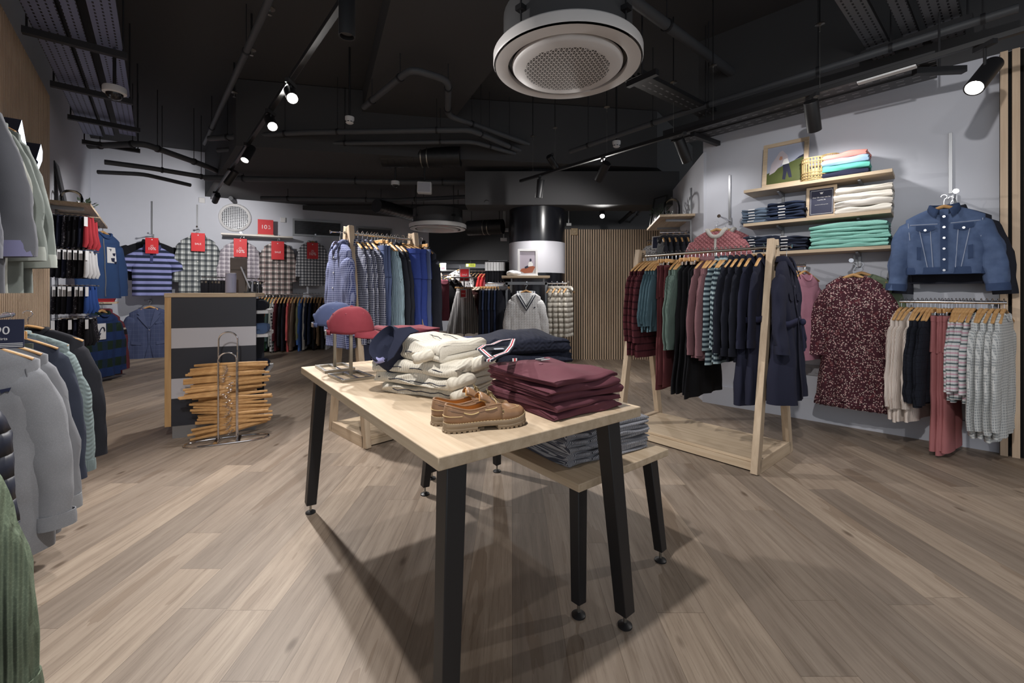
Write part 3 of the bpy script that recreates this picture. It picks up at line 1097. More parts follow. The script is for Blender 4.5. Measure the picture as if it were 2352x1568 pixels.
def belted(t, surf, g):
    z = g['zs'] - .42
    m = MB(); n = 40; rings = []
    for dz in (.02, -.02):
        ring = []
        for k in range(n):
            th = 2 * PI * k / n; c, s_ = math.cos(th), math.sin(th)
            ring.append(Vector((.215 * math.copysign(abs(c) ** .72, c), (g['d'] + .022) * math.copysign(abs(s_) ** .7, s_), z + dz + .008 * math.sin(3 * th))))
        rings.append(ring)
    m.loft(rings, True, False, False)
    b = m.build('belt', cloth((36, 38, 64)), t, solid=.006, smooth=80)
    y = -(g['d'] + .035)
    m = MB(); m.ball((.03, y - .01, z), .026, 8, 1.1, .7, .9); m.build('knot', cloth((36, 38, 64)), b, smooth=80)
    for sx, ll in ((.05, .2), (.1, .13)):
        m = MB(); m.bar((.03, y - .006, z), (.03 + sx, y - .012, z - ll), .035, .005, up=(0, 1, 0), w1=.03)
        m.build('belt_end', cloth((36, 38, 64)), b)


def coat_front(t, surf, g, buttons=True, pockets=True):
    belted(t, surf, g)
    z0 = g['zs'] - g['drop'] - .01
    strip_mb(surf, [(0, z0), (0, g['zh'] + .01)], .045).build('placket', navy, t, smooth=80)
    for z in (z0 - .05, z0 - .17, z0 - .26):
        disc_mb(.004, surf(0, z) - .007, z, .009).build('button', plain('navy_button', (70, 72, 90), .3), t)
    patch_mb(surf, [(.05, z0 - .1), (.15, z0 - .09), (.15, z0 - .135), (.1, z0 - .15), (.05, z0 - .14)], .008).build('pocket_flap', navy, t)
    patch_mb(surf, [(-.15, z0 - .09), (-.05, z0 - .1), (-.05, z0 - .14), (-.1, z0 - .15), (-.15, z0 - .135)], .008).build('pocket_flap', navy, t)


k9 = garment('coat', 'coat', navy, sleeve=.56, collar='shirt', L=1.0, d=.022, dh=.045, ws=.2, wc=.22, wh=.28, waist=(.36, .12), fold=.016, nf=5, seed=9, drop=.1,
             sl=dict(r0=.09, r1=.06, spread=.07), cuffs=navy, extra=belted)
clothes_row(k9, 2, S1(.125, .06, 2), rzr, 'long navy belted coat', WR, 'navy coats on the oak rack', hang_w, 'long navy coat', start='middle')
k10 = garment('coat', 'coat', navy, sleeve=.56, collar='shirt', L=.95, d=.045, dh=.075, ws=.2, wc=.215, wh=.27, waist=(.38, .14), fold=.024, nf=5, seed=10, drop=.12,
              sl=dict(r0=.09, r1=.065, spread=.08, fwd=.03, fold=.012), cuffs=navy, extra=coat_front)
q = on_rr(-.085); k10.put((q.x, q.y, 1.5), rzr + .1, 'navy belted coat hung face out on the near post of the rack', None)
hang_f = make_hanger('wooden_hanger', .165, face=True)
hang_f.put((q.x, q.y, 1.5), rzr + .1, 'wooden hanger of the navy belted coat on the near post', None)
hk_ = thing('wall_hook', 'chrome hook on the near post holding the navy belted coat', 'hook', tuple(on_rr(-.03)), rzr)
m_ = MB(); m_.cyl((0, .0, -.012), (0, -.085, -.014), .005, 10); m_.build('pin', CHROME, hk_)
m_ = MB(); m_.cyl((0, -.082, -.014), (0, -.088, -.014), .014, 14); m_.build('end_cap', CHROME, hk_)

# --- the oak rack of gingham shirts
LRZ = 1.735 - .055 + .0115


def on_lr(s):
    q = LRO + LRD * s
    return Vector((q.x, q.y, LRZ))


rzl = math.atan2(-.70, .714)
WL = 'the gingham rack'
ging = cloth((52, 60, 108), (('s', 'x', .016, .4, (164, 170, 200), .42, 0), ('s', 'z', .016, .4, (164, 170, 200), .42, 0)), 'weave')
ging2 = cloth((54, 58, 86), (('s', 'x', .017, .32, (196, 198, 210), .5, 0), ('s', 'z', .017, .32, (196, 198, 210), .5, 0)), 'weave')
S2 = lambda s0, s1, n: (lambda i: on_lr(.9 * lerp(s0, s1, i / max(1, n - 1))))


def shirt_front(t, surf, g, n=6, m=None, col=BUTW, pocket=False, mat=None):
    z0 = g['zs'] - g['drop'] - .01
    if m:
        strip_mb(surf, [(0, z0), (0, g['zh'] + .01)], .03).build('placket', m, t, smooth=80)
    for i in range(n):
        z = lerp(z0 - .03, g['zh'] + .1, i / (n - 1))
        disc_mb(0, surf(0, z) - .005, z, .0065).build('button', col, t)
    if pocket:
        patch_mb(surf, [(.05, z0 - .1), (.14, z0 - .1), (.14, z0 - .19), (.095, z0 - .2), (.05, z0 - .19)]).build('pocket', mat or m, t)


k = garment('shirt', 'shirt', ging, sleeve=.66, collar='shirt', L=.82, d=.045, dh=.06, ws=.21, wc=.24, wh=.25, fold=.014, seed=20, drop=.07, sl=dict(r0=.1, r1=.06, spread=.05, fold=.01),
            cuffs=ging, extra=lambda t, s, g: shirt_front(t, s, g, 6, ging))
q = on_lr(-.075); k.put((q.x, q.y, 1.67), rzl - .08, 'navy gingham shirt hung face out on the post nearest the caps')
hang_f.put((q.x, q.y, 1.67), rzl - .08, 'wooden hanger of the navy gingham shirt facing out')
hk2 = thing('wall_hook', 'chrome hook on the oak post above the gingham shirt', 'hook', tuple(on_lr(-.04)), rzl)
m_ = MB(); m_.cyl((0, 0, -.01), (0, -.11, -.014), .005, 10); m_.build('pin', CHROME, hk2)
m_ = MB(); m_.cyl((0, -.107, -.014), (0, -.114, -.014), .014, 14); m_.build('end_cap', CHROME, hk2)
k = garment('shirt', 'shirt', ging2, sleeve=.66, collar='shirt', L=.8, d=.018, ws=.21, wc=.24, wh=.25, fold=.009, seed=21, sl=dict(r0=.09, r1=.055, spread=.05), cuffs=ging2)
clothes_row(k, 4, S2(.04, .18, 4), rzl, 'navy and white check shirt', WL, 'check shirts on the oak rack', hang_w, 'check shirt', start='near post')
k = trousers('trousers', cloth((92, 106, 148), (), 'weave'), L=1.04, d=.018, ww=.2, wl=.12, seed=22)
clothes_row(k, 3, S2(.225, .285, 3), rzl, 'steel blue trousers', WL, 'steel blue trousers on the oak rack', hang_c, 'steel blue trousers', start='near post')
k = garment('jumper', 'jumper', cloth((158, 186, 200), (), 'bigrib'), sleeve=.7, collar='ring', L=.84, d=.022, ws=.2, wc=.23, wh=.23, fold=.008, seed=23, sl=dict(r0=.09, r1=.06, spread=.06))
clothes_row(k, 2, S2(.335, .385, 2), rzl, 'pale blue ribbed jumper', WL, 'pale blue jumpers on the oak rack', hang_w, 'pale blue ribbed jumper', start='near post')
k = garment('jacket', 'jacket', cloth((46, 48, 58), (), 'weave'), sleeve=.68, collar='shirt', L=.84, d=.022, ws=.21, wc=.24, wh=.24, fold=.008, seed=24, sl=dict(r0=.09, r1=.06, spread=.05))
clothes_row(k, 2, S2(.43, .475, 2), rzl, 'charcoal jacket', WL, 'charcoal jackets on the oak rack', hang_w, 'charcoal jacket', start='near post')
royal = cloth((52, 72, 158), (('wear', 40, (88, 108, 190), .35),), 'weave')
k = trousers('trousers', royal, L=1.1, d=.034, ww=.21, wl=.13, seed=25)
clothes_row(k, 3, S2(.50, .62, 3), rzl + .55, 'royal blue trousers', WL, 'royal blue trousers on the oak rack', hang_w, 'royal blue trousers', start='near post')
k = trousers('trousers', cloth((100, 114, 156), (), 'weave'), L=1.1, d=.022, ww=.2, wl=.12, seed=26)
clothes_row(k, 1, S2(.725, .725, 1), rzl, 'slate blue trousers beyond the far post', WL, None, hang_c, 'slate blue trousers')
k = garment('jacket', 'jacket', cloth((48, 50, 60), (), 'weave'), sleeve=.7, collar='shirt', L=.95, d=.03, ws=.22, wc=.25, wh=.25, fold=.01, seed=27, sl=dict(r0=.1, r1=.065, spread=.05))
clothes_row(k, 1, S2(.775, .775, 1), rzl, 'charcoal jacket beyond the far post', WL, None, hang_w, 'outermost charcoal jacket')
blackt = trousers('trousers', cloth((28, 30, 40)), L=.8, d=.02, ww=.2, wl=.12, seed=28)
clothes_row(blackt, 1, lambda i: on_lr(.205) + Vector((0, 0, -.33)), rzl, 'black trousers below the check shirts', WL, None, None)

# --- wall rail below the denim jacket
def rail(label, a, b, brackets=True, depth=.3, wall=None, r=.012, end=.0):
    t = thing('wall_rail', label, 'rail', a)
    m = MB(); m.tube([(0, 0, 0), tuple(Vector(b) - Vector(a))], r, 12); m.build('bar', CHROME, t)
    if wall:
        for k in (.12, .88):
            p = (Vector(b) - Vector(a)) * k
            m = MB(); m.bar(p + Vector((0, 0, -.012)), p + Vector((-wall.n.x * depth, -wall.n.y * depth, -.012)), .014, .022); m.build('bracket', GREYM, t)
    return t


wl = 'the denim wall rail'
pa = RW.pt(2066, 692, .3); pb = RW.pt(2312, 698, .3); pb.z = pa.z
rail('chrome wall rail of cream and knitted tops below the denim jacket', pa, pb, wall=RW)
rzw = math.atan2(.718, .696) - .28
off_ = Vector((0, 0, .012))
S3 = lambda u0, u1, n: (lambda i: pa.lerp(pb, lerp(u0, u1, i / max(1, n - 1))) + off_)
cream = cloth((222, 208, 198), (), 'rib')
k = garment('jumper', 'jumper', cream, sleeve=.66, collar='ring', L=.82, d=.022, ws=.2, wc=.235, wh=.235, fold=.007, seed=30, sl=dict(r0=.095, r1=.07, spread=.05, cuff=.9))
clothes_row(k, 4, S3(.02, .19, 4), rzw, 'cream jumper', wl, 'cream jumpers on the wall rail', hang_w, 'cream jumper', start='far end')
k = garment('jumper', 'jumper', cloth((30, 33, 44), (('s', 'z', .05, .1, (20, 22, 30), .8, 0),), 'rib'), sleeve=.62, collar='ring', L=.66, d=.024, ws=.21, wc=.25, wh=.24, fold=.007, seed=31,
            sl=dict(r0=.1, r1=.072, spread=.06, cuff=.85))
clothes_row(k, 4, S3(.235, .36, 4), rzw, 'navy ribbed jumper', wl, 'navy jumpers on the wall rail', hang_w, 'navy jumper')
k = trousers('trousers', cloth((176, 106, 108), (), 'weave'), L=.98, d=.02, ww=.17, wl=.1, seed=32, flare=1.1)
clothes_row(k, 5, S3(.4, .52, 5), rzw, 'dusky pink trousers', wl, 'pink trousers on the wall rail', hang_c, 'pink trousers')
mult = cloth((212, 212, 214), (('s', 'z', .05, .22, (70, 92, 96), .9, 0), ('s', 'z', .05, .2, (206, 160, 178), .9, .5)), 'weave')
k = garment('shirt', 'top', mult, sleeve=.5, collar='ring', L=.62, d=.02, ws=.2, wc=.24, wh=.24, fold=.01, seed=33, sl=dict(r0=.09, r1=.07, spread=.05))
clothes_row(k, 6, S3(.56, .72, 6), rzw, 'white top with coloured stripes', wl, 'striped tops on the wall rail', hang_w, 'striped top')
knt = cloth((206, 208, 208), (('s', 'z', .019, .5, (110, 122, 132), .55, 0), ('s', 'x', .016, .4, (226, 228, 228), .8, 0)), 'knit')
k = garment('cardigan', 'cardigan', knt, sleeve=.74, collar='ring', L=.86, d=.024, ws=.21, wc=.25, wh=.25, fold=.008, seed=34, sl=dict(r0=.1, r1=.075, spread=.06, cuff=.9))
clothes_row(k, 5, S3(.785, .98, 5), rzw, 'grey and white knitted cardigan', wl, 'knitted cardigans on the wall rail', hang_w, 'knitted cardigan')

# --- wall rail of pink jumpers beside the dress
wl = 'the short rail by the floral dress'
pa2 = RW.pt(1785, 612, .34); pb2 = RW.pt(1852, 615, .34); pb2.z = pa2.z
rail('short chrome wall rail of pink jumpers left of the floral dress', pa2, pb2, wall=RW)
S4 = lambda u0, u1, n: (lambda i: pa2.lerp(pb2, lerp(u0, u1, i / max(1, n - 1))) + off_)
pink = cloth((206, 138, 160), (), 'knit')
k = garment('jumper', 'jumper', pink, sleeve=.68, collar='ring', L=.74, d=.026, ws=.2, wc=.23, wh=.23, fold=.007, seed=35, sl=dict(r0=.095, r1=.07, spread=.05, cuff=.9))
clothes_row(k, 5, S4(.1, .95, 5), rzw, 'pink knitted jumper', wl, 'pink jumpers on the short rail', hang_w, 'pink jumper')

# --- long rail on the wall of plaid shirts, behind the counter
wl = 'the rail under the plaid shirts'
pa3 = BW.pt(592, 676, .35); pb3 = BW.pt(756, 675, .35); pb3.z = pa3.z
rail('long chrome wall rail of coloured jumpers under the plaid shirts', pa3, pb3, wall=BW)
rzb = BW.rz + PI / 2 - .25
cols = [('steel blue', (84, 104, 140), ()), ('dark navy', (40, 48, 70), ()), ('orange banded green', (52, 128, 74), (('band', -.36, -.26, (206, 110, 40)),)), ('grey teal', (70, 92, 94), ()),
        ('pale grey', (150, 156, 150), ()), ('black and white check', (40, 42, 50), (('s', 'x', .05, .4, (210, 210, 212), .7, 0), ('s', 'z', .05, .4, (210, 210, 212), .7, 0))),
        ('wine red', (92, 36, 44), ()), ('black', (30, 30, 36), ()), ('ink black', (34, 36, 46), ()), ('coral', (228, 100, 100), ()), ('chestnut brown', (92, 62, 52), ()),
        ('mushroom brown', (124, 104, 90), ()), ('olive', (122, 126, 96), ()), ('bright blue', (74, 116, 196), ()), ('stone grey', (168, 164, 158), ()),
        ('midnight blue', (34, 40, 62), ()), ('slate navy', (44, 52, 78), ()), ('soot black', (26, 27, 32), ()), ('dark brown', (62, 46, 40), ()), ('tan', (140, 112, 84), ()),
        ('charcoal', (50, 50, 56), ()), ('white', (200, 200, 204), ())]
n_ = len(cols)
base = None
for i, (nm, c, ly) in enumerate(cols):
    m = cloth(c, ly, 'weave')
    kk = garment('jumper', 'jumper', m, sleeve=.6 + .08 * (i % 3), collar='ring', L=.72 + .05 * ((i * 7) % 4), d=.024, ws=.2, wc=.24, wh=.24, fold=.008, seed=50 + i, rows=14, nu=28,
                 sl=dict(r0=.095, r1=.068, spread=.06, n=12, cuff=.9))
    q = pa3.lerp(pb3, .02 + .96 * i / (n_ - 1)) + off_
    kk.put(q, rzb + RJ.uniform(-.1, .1), f'{nm} jumper hanging on {wl}', 'jumpers under the plaid shirts', sc=1.25)
    hang_w.put(q, rzb, f'wooden hanger of the {nm} jumper on {wl}', 'hangers under the plaid shirts', sc=1.25)
# ------------------------------------------------------------------ wide shelves on the wall with the denim jacket
def shelf_board(label, wall, px0, px1, py0, depth=.3, th=.028, brackets=(.2, .75), m=OAK):
    a = wall.pt(px0, py0, depth)
    z = a.z
    t0 = wall.t_of(a); t1 = wall.t_of(wall.at(px1, depth))
    t = thing('wall_shelf', label, 'shelf', wall.w(min(t0, t1), 0, z), wall.rz)
    # local: x along the wall
    L = abs(t1 - t0)
    sx = 1
    ex = Vector((math.cos(wall.rz), math.sin(wall.rz)))
    if ex.dot(wall.d) < 0:
        sx = -1
    mb = MB(); mb.box((sx * L / 2, -depth / 2, -th / 2), (L, depth, th)); mb.build('board', m, t, bevel=.002)
    for k in brackets:
        x = sx * L * k
        mb = MB(); mb.bar((x, -.01, -th - .018), (x, -depth * .72, -th - .011), .02, .036, h1=.014); mb.box((x, -.012, -th - .06), (.022, .02, .13)); mb.build('bracket', GREYM, t, bevel=.002)
    return z


ZS1 = shelf_board('top wide oak wall shelf of the photo frame and bamboo lanterns', RW, 1708, 2050, 437)
ZS2 = shelf_board('middle wide oak wall shelf of the framed notice and cream shirts', RW, 1707, 2047, 514)
ZS3 = shelf_board('bottom wide oak wall shelf of the folded mint jumpers', RW, 1700, 2046, 582)


def onshelf(w, px, off, z):
    q = w.at(px, off)
    return Vector((q.x, q.y, z))


def upright(label, w, px, y0, y1, m=GREYM, off=.008):
    a = w.pt(px, y0, off); b = w.pt(px, y1, off)
    mb = MB(); mb.bar(a, b, .022, .014, up=(w.n.x, w.n.y, 0))
    return tag(mb.build('wall_upright', m, bevel=.001), label, 'shelf upright')


upright('slim grey slotted upright on the wall above the denim jacket', RW, 2183, 305, 445)
upright('grey slotted wall upright above the pink quilted jacket', RW, 1676, 402, 505)
upright('grey slotted upright under the bottom wide shelf above the floral dress', RW, 1962, 585, 620)


def frame(label, cat, loc, rz, w, h, m=OAK, bw=.025, tilt=.12, mat_pic=None, pic=None, foot=True, th=.02):
    t = thing('picture_frame', label, cat, loc)
    t.rotation_euler = (-tilt, 0, rz)
    mb = MB()
    for (cx, cz, sx, sz) in ((0, bw / 2, w, bw), (0, h - bw / 2, w, bw), (-w / 2 + bw / 2, h / 2, bw, h - 2 * bw), (w / 2 - bw / 2, h / 2, bw, h - 2 * bw)):
        mb.box((cx, 0, cz), (sx, th, sz))
    mb.build('surround', m, t, bevel=.001)
    mb = MB(); mb.box((0, .004, h / 2), (w - bw, .006, h - bw)); pr = mb.build('print', mat_pic, t)
    if foot:
        mb = MB(); mb.box((0, -.004 - th * .2, -.0), (w * 1.02, .05, .018)); mb.build('foot', m, t, bevel=.002)
    if pic:
        pic(pr, w - 2 * bw, h - 2 * bw, bw)
    return t


def flat(pr, poly, y, m, name):
    mb = MB(); mb.prism(poly, y, y + .0006, 'xz')
    return mb.build(name, m, pr, smooth=0)


sky_p = plain('print_sky', (152, 158, 176), .4); hill_p = plain('print_grass', (74, 82, 44), .4, var=.3); sheet_p = plain('print_sheet', (176, 168, 176), .4); fig_d = plain('print_navy', (38, 40, 58), .4)
skin_p = plain('print_skin', (176, 132, 112), .4); white_p = plain('print_white', (222, 222, 222), .4); boat_p = plain('print_wood', (150, 86, 62), .4)


def field(pr, w, h, b):
    def g(u, v): return (-w / 2 + u * w, b + v * h)
    flat(pr, [g(0, 0), g(1, 0), g(1, .62), g(.55, .5), g(0, .3)], -.0005, hill_p, 'printed_hill')
    flat(pr, [g(.75, .56), g(1, .62), g(1, .68), g(.88, .64)], -.0008, fig_d, 'printed_trees')
    flat(pr, [g(.07, .26), g(.12, .55), g(.34, .84), g(.42, .87), g(.56, .72), g(.6, .55), g(.42, .52), g(.22, .32)], -.0012, sheet_p, 'printed_sheet')
    flat(pr, [g(.44, .1), g(.46, .3), g(.44, .48), g(.6, .5), g(.66, .3), g(.7, .12), g(.62, .12), g(.56, .3), g(.52, .08)], -.0016, fig_d, 'printed_figure')
    flat(pr, [g(.42, .48), g(.46, .62), g(.56, .64), g(.62, .5)], -.0018, white_p, 'printed_shirt')
    flat(pr, [g(.33, .64), g(.36, .72), g(.42, .71), g(.43, .64), g(.38, .61)], -.002, skin_p, 'printed_face')


rzr_w = RW.rz
q = onshelf(RW, 1801, .2, ZS1)
frame('large picture frame with a field photograph leaning on the top wide shelf', 'picture', (q.x, q.y, ZS1 + .002), rzr_w, .37, .44, bw=.036, mat_pic=sky_p, pic=field, tilt=.16)


def notice(pr, w, h, b):
    def g(u, v): return (-w / 2 + u * w, b + v * h)
    for (u0, v0, u1, v1) in ((.05, .05, .95, .06), (.05, .94, .95, .95), (.05, .05, .06, .95), (.94, .05, .95, .95)):
        flat(pr, [g(u0, v0), g(u1, v0), g(u1, v1), g(u0, v1)], -.001, TAGW, 'border_line')
    flat(pr, [g(.46, .80), g(.42, .88), g(.47, .86), g(.5, .88), g(.53, .86), g(.58, .88), g(.54, .80)], -.001, TAGW, 'emblem')
    text('Our life may not be', .0165, TAGW, pr, (0, -.0012, b + h * .68), (PI / 2, 0, 0))
    text('a perfect fit', .013, TAGW, pr, (0, -.0012, b + h * .58), (PI / 2, 0, 0))
    text('scan here to find out more', .009, TAGW, pr, (0, -.0012, b + h * .4), (PI / 2, 0, 0))


q = onshelf(RW, 1886, .19, ZS2)
frame('framed navy notice with white lettering standing on the middle wide shelf', 'sign', (q.x, q.y, ZS2 + .002), rzr_w, .225, .285, bw=.024, mat_pic=INK, pic=notice, tilt=.1)


# bamboo lanterns
def lantern(label, loc, r, h):
    t = thing('bamboo_lantern', label, 'lantern', loc)
    mb = MB()
    for i in range(26):
        a = 2 * PI * i / 26
        mb.bar((r * math.cos(a), r * math.sin(a), 0), (r * math.cos(a), r * math.sin(a), h), .008, .005)
    mb.build('canes', BAM, t)
    for z in (.006, h * .12, h * .24, h * .36, h * .82, h - .006):
        mb = MB(); mb.tube([((r + .003) * math.cos(2 * PI * i / 30), (r + .003) * math.sin(2 * PI * i / 30), z) for i in range(30)], .005, 6, closed=True); mb.build('hoop', BAM, t)
    mb = MB(); mb.lathe([(r * .55, .005), (r * .55, h * .55), (r * .5, h * .55), (r * .5, .02), (0, .02)], 20); mb.build('candle_jar', plain('jar_cream', (190, 176, 140), .4), t)
    return t


BAM = wood('bamboo', (170, 146, 98), (200, 176, 128), 'z', 2)
q = onshelf(RW, 1872, .2, ZS1); lantern('nearer bamboo lantern between the photo frame and the coral jumpers', q, .098, .205)
q = onshelf(RW, 1906, .07, ZS1); lantern('bamboo lantern tucked behind the coral jumpers on the top shelf', (q.x, q.y, ZS1), .07, .25)


def pile(w, px, off, z, n, names, cols, wd, dp, h, rz, what, where, group, layers=2, tex='weave', amp=.004, patch=None, name='folded_garment', cat='folded clothes', puffy=0.0, seedo=0):
    q = onshelf(w, px, off, z) if w else Vector((px, off, z))
    items = []
    for i in range(n):
        c = cols[i % len(cols)]; nm = names[i % len(names)] if names else ''
        m = cloth(c, (), tex)
        pos_ = 'topmost' if i == n - 1 else ('bottom' if i == 0 else f'{ORD[i]} from the bottom')
        lab = f'{nm} {what}, {pos_} of the pile {where}'.strip()
        items.append((name, cat, lab, folded_mb(wd * RJ.uniform(.97, 1.03), dp * RJ.uniform(.96, 1.04), h * .98, layers, seedo + i * 3 + int(abs(px)) % 97, amp, puffy=puffy if i == n - 1 else 0), m, h, patch))
    return stack((q.x, q.y, z + .001), rz, items, group, seed=seedo + n)


tops = [('navy', (38, 42, 66)), ('mint green', (92, 190, 172)), ('pale blue', (150, 182, 212)), ('coral', (228, 140, 130))]
pile(RW, 1944, .16, ZS1, 4, [a for a, b in tops], [b for a, b in tops], .31, .24, .052, rzr_w, 'folded jumper', 'on the top wide shelf', 'folded jumpers on the top shelf', seedo=1, amp=.007)
pile(RW, 1984, .17, ZS2, 4, None, [(228, 222, 212), (230, 224, 216), (226, 220, 210), (222, 214, 202)], .37, .25, .056, rzr_w, 'cream folded shirt', 'beside the framed notice', 'cream shirts on the middle shelf', seedo=2, amp=.008)
pile(RW, 1950, .17, ZS3, 6, None, [(134, 200, 186)], .52, .26, .034, rzr_w, 'mint folded jumper', 'on the bottom wide shelf', 'mint jumpers on the bottom shelf', tex='knit', seedo=3, amp=.006, puffy=.008)


def waist_tag(o):
    mb = MB(); mb.box((-.03, -.134, .019), (.055, .003, .008)); mb.build('size_strip', TAGW, o)


pile(RW, 1742, .16, ZS2, 5, None, [(96, 112, 132), (84, 102, 124)], .235, .25, .027, rzr_w, 'washed blue folded jeans', 'on the middle shelf', 'washed jeans on the middle shelf', patch=waist_tag, seedo=4, amp=.011)
pile(RW, 1812, .16, ZS2, 6, None, [(44, 56, 82), (38, 48, 72)], .29, .26, .027, rzr_w, 'dark blue folded jeans', 'beside the framed notice', 'dark jeans on the middle shelf', patch=waist_tag, seedo=5, amp=.012)
pile(RW, 1744, .16, ZS3, 6, None, [(40, 50, 70), (52, 62, 82)], .24, .25, .026, rzr_w, 'indigo folded jeans', 'on the bottom shelf', 'indigo jeans on the bottom shelf', patch=waist_tag, seedo=6, amp=.012)
pile(RW, 1818, .16, ZS3, 5, None, [(36, 42, 60), (42, 48, 66)], .28, .26, .028, rzr_w, 'navy folded jeans', 'left of the mint jumpers', 'navy jeans on the bottom shelf', patch=waist_tag, seedo=7, amp=.012)


# ------------------------------------------------------------------ clothes hung face out on wall arms
def arm(label, w, px, py, reach=.26, m=CHROME, off0=0.0):
    a = w.pt(px, py, off0)
    t = thing('display_hook', label, 'display arm', a, w.rz)
    mb = MB(); mb.tube([(0, 0, 0), (0, -reach, .012)], .008, 10)
    for i in range(6):
        mb.ball((0, -reach * .35 - i * .026, .012), .006, 5)
    mb.build('bar', m, t)
    mb = MB(); mb.lathe([(.0, 0), (.017, .0), (.017, .006), (0, .006)], 16, M=Matrix.Translation((0, -reach, .012)) @ Matrix.Rotation(PI / 2, 4, 'X')); mb.build('end_cap', m, t)
    mb = MB(); mb.box((0, -.008, 0), (.03, .016, .07)); mb.build('plate', GREYM, t)
    return t


def face_out(kind, w, px, py, off, label, group=None, rz=0.0, sc=1.0, hanger=True, hl=None):
    q = w.pt(px, py, off)
    kind.put(q, w.rz + rz, label, group, sc=sc)
    if hanger:
        hang_f.put(q, w.rz + rz, 'wooden hanger of the ' + (hl or label), None, sc=sc)
    return q


flor = cloth((78, 40, 50), (('dots', 50, .30, (190, 150, 150), 0), ('dots', 72, .26, (226, 214, 204), 3), ('dots', 120, .24, (52, 24, 34), 6), ('noise', 30, .62, (110, 56, 62), .6)), 'weave')


def dress_x(t, surf, g):
    z = g['zs'] - g['drop']
    ring_collar_mb(g, r=.006).build('neck_band', flor, t)
    for s_ in (-1, 1):
        mb = MB(); mb.tube([(0, surf(0, z - .01) - .006, z - .005), (s_ * .012, surf(0, z - .05) - .008, z - .05), (s_ * .02, surf(0, z - .1) - .007, z - .1)], .003, 6); mb.build('neck_tie', flor, t)
    mb = MB(); n = 90; rings = [[], [], []]
    for i in range(n + 1):
        th = 2 * PI * i / n
        c, s_ = math.cos(th), math.sin(th)
        for r, (k, dz, am) in zip(rings, ((1.0, .015, .003), (1.03, -.02, .010), (1.05, -.055, .016))):
            r.append(Vector((.255 * k * math.copysign(abs(c) ** .72, c), (.075 * k + am * math.sin(i * 1.9)) * math.copysign(abs(s_) ** .7, s_), g['zh'] + dz + .006 * math.sin(i * 1.9))))
    mb.loft(rings, closed=False); mb.build('hem_frill', flor, t, smooth=80, solid=.003)


kd = garment('dress', 'dress', flor, sleeve=.6, L=1.02, d=.045, dh=.075, ws=.185, wc=.2, wh=.255, fold=.022, nf=7, seed=60, drop=.06, nw=.085, rows=34, nu=60,
             sl=dict(r0=.078, r1=.07, spread=.085, fold=.012, fwd=.02), extra=dress_x)
arm('chrome arm on the wall holding the floral dress', RW, 1966, 605, .3)
q_ = face_out(kd, RW, 1960, 611, .27, 'maroon floral dress hung face out on the wall under the wide shelves', sc=1.02, hl='maroon floral dress')
kg = garment('dress', 'dress', cloth((120, 136, 108)), sleeve=.5, collar='ring', L=.72, d=.03, ws=.2, wc=.24, wh=.26, seed=61, fold=.01, sl=dict(spread=.08))
face_out(kg, RW, 1978, 607, .12, 'sage green top hanging behind the floral dress', hl='sage green top behind the floral dress')

den = cloth((56, 74, 112), (('wear', 16, (112, 132, 168), .6),), 'weave', var=.18)
dend = cloth((44, 60, 94), (('wear', 22, (78, 98, 134), .35),), 'weave')
stitch = plain('stitch_thread', (150, 160, 182), .8)


def denim_x(t, surf, g):
    z0 = g['zs'] - g['drop']; zh = g['zh']
    strip_mb(surf, [(0, z0), (0, zh + .02)], .04, .006).build('placket', dend, t, smooth=80)
    for i in range(6):
        z = lerp(z0 - .01, zh + .025, i / 5)
        disc_mb(0, surf(0, z) - .008, z, .0085).build('button', plain('metal_button', (190, 190, 195), .25, .8), t)
    for s_ in (-1, 1):
        zz = z0 - .075
        fl = patch_mb(surf, [(s_ * .05, zz), (s_ * .155, zz + .008), (s_ * .155, zz - .025), (s_ * .103, zz - .05), (s_ * .05, zz - .03)][::s_], .01).build('pocket_flap', dend, t)
        disc_mb(s_ * .103, surf(s_ * .103, zz - .03) - .014, zz - .03, .0085).build('button', plain('metal_button', (190, 190, 195), .25, .8), fl)
        strip_mb(surf, [(s_ * .035, zz + .012), (s_ * .19, zz + .018)], .006, .006).build('seam', stitch, t)
        strip_mb(surf, [(s_ * .075, zz - .03), (s_ * .06, zh + .045)], .005, .006).build('seam', stitch, t)
        strip_mb(surf, [(s_ * .135, zz - .03), (s_ * .09, zh + .045)], .005, .006).build('seam', stitch, t)
        patch_mb(surf, [(s_ * .125, zz - .16), (s_ * .15, zz - .155), (s_ * .15, zz - .255), (s_ * .125, zz - .26)][::s_], .006).build('welt_pocket', dend, t)
        strip_mb(surf, [(s_ * .2, g['z_sh'] - .03), (s_ * .19, zz - .1)], .005, .006).build('seam', stitch, t)
    mb = MB(); n = 40; rings = []
    for k, z in ((.99, zh + .05), (1.03, zh + .048), (1.03, zh - .004), (.97, zh - .004)):
        rings.append([Vector((.218 * k * math.copysign(abs(math.cos(2 * PI * i / n)) ** .72, math.cos(2 * PI * i / n)), .056 * k * math.copysign(abs(math.sin(2 * PI * i / n)) ** .7, math.sin(2 * PI * i / n)), z)) for i in range(n)])
    mb.loft(rings, True, False, False); mb.build('hem_band', dend, t, smooth=80)


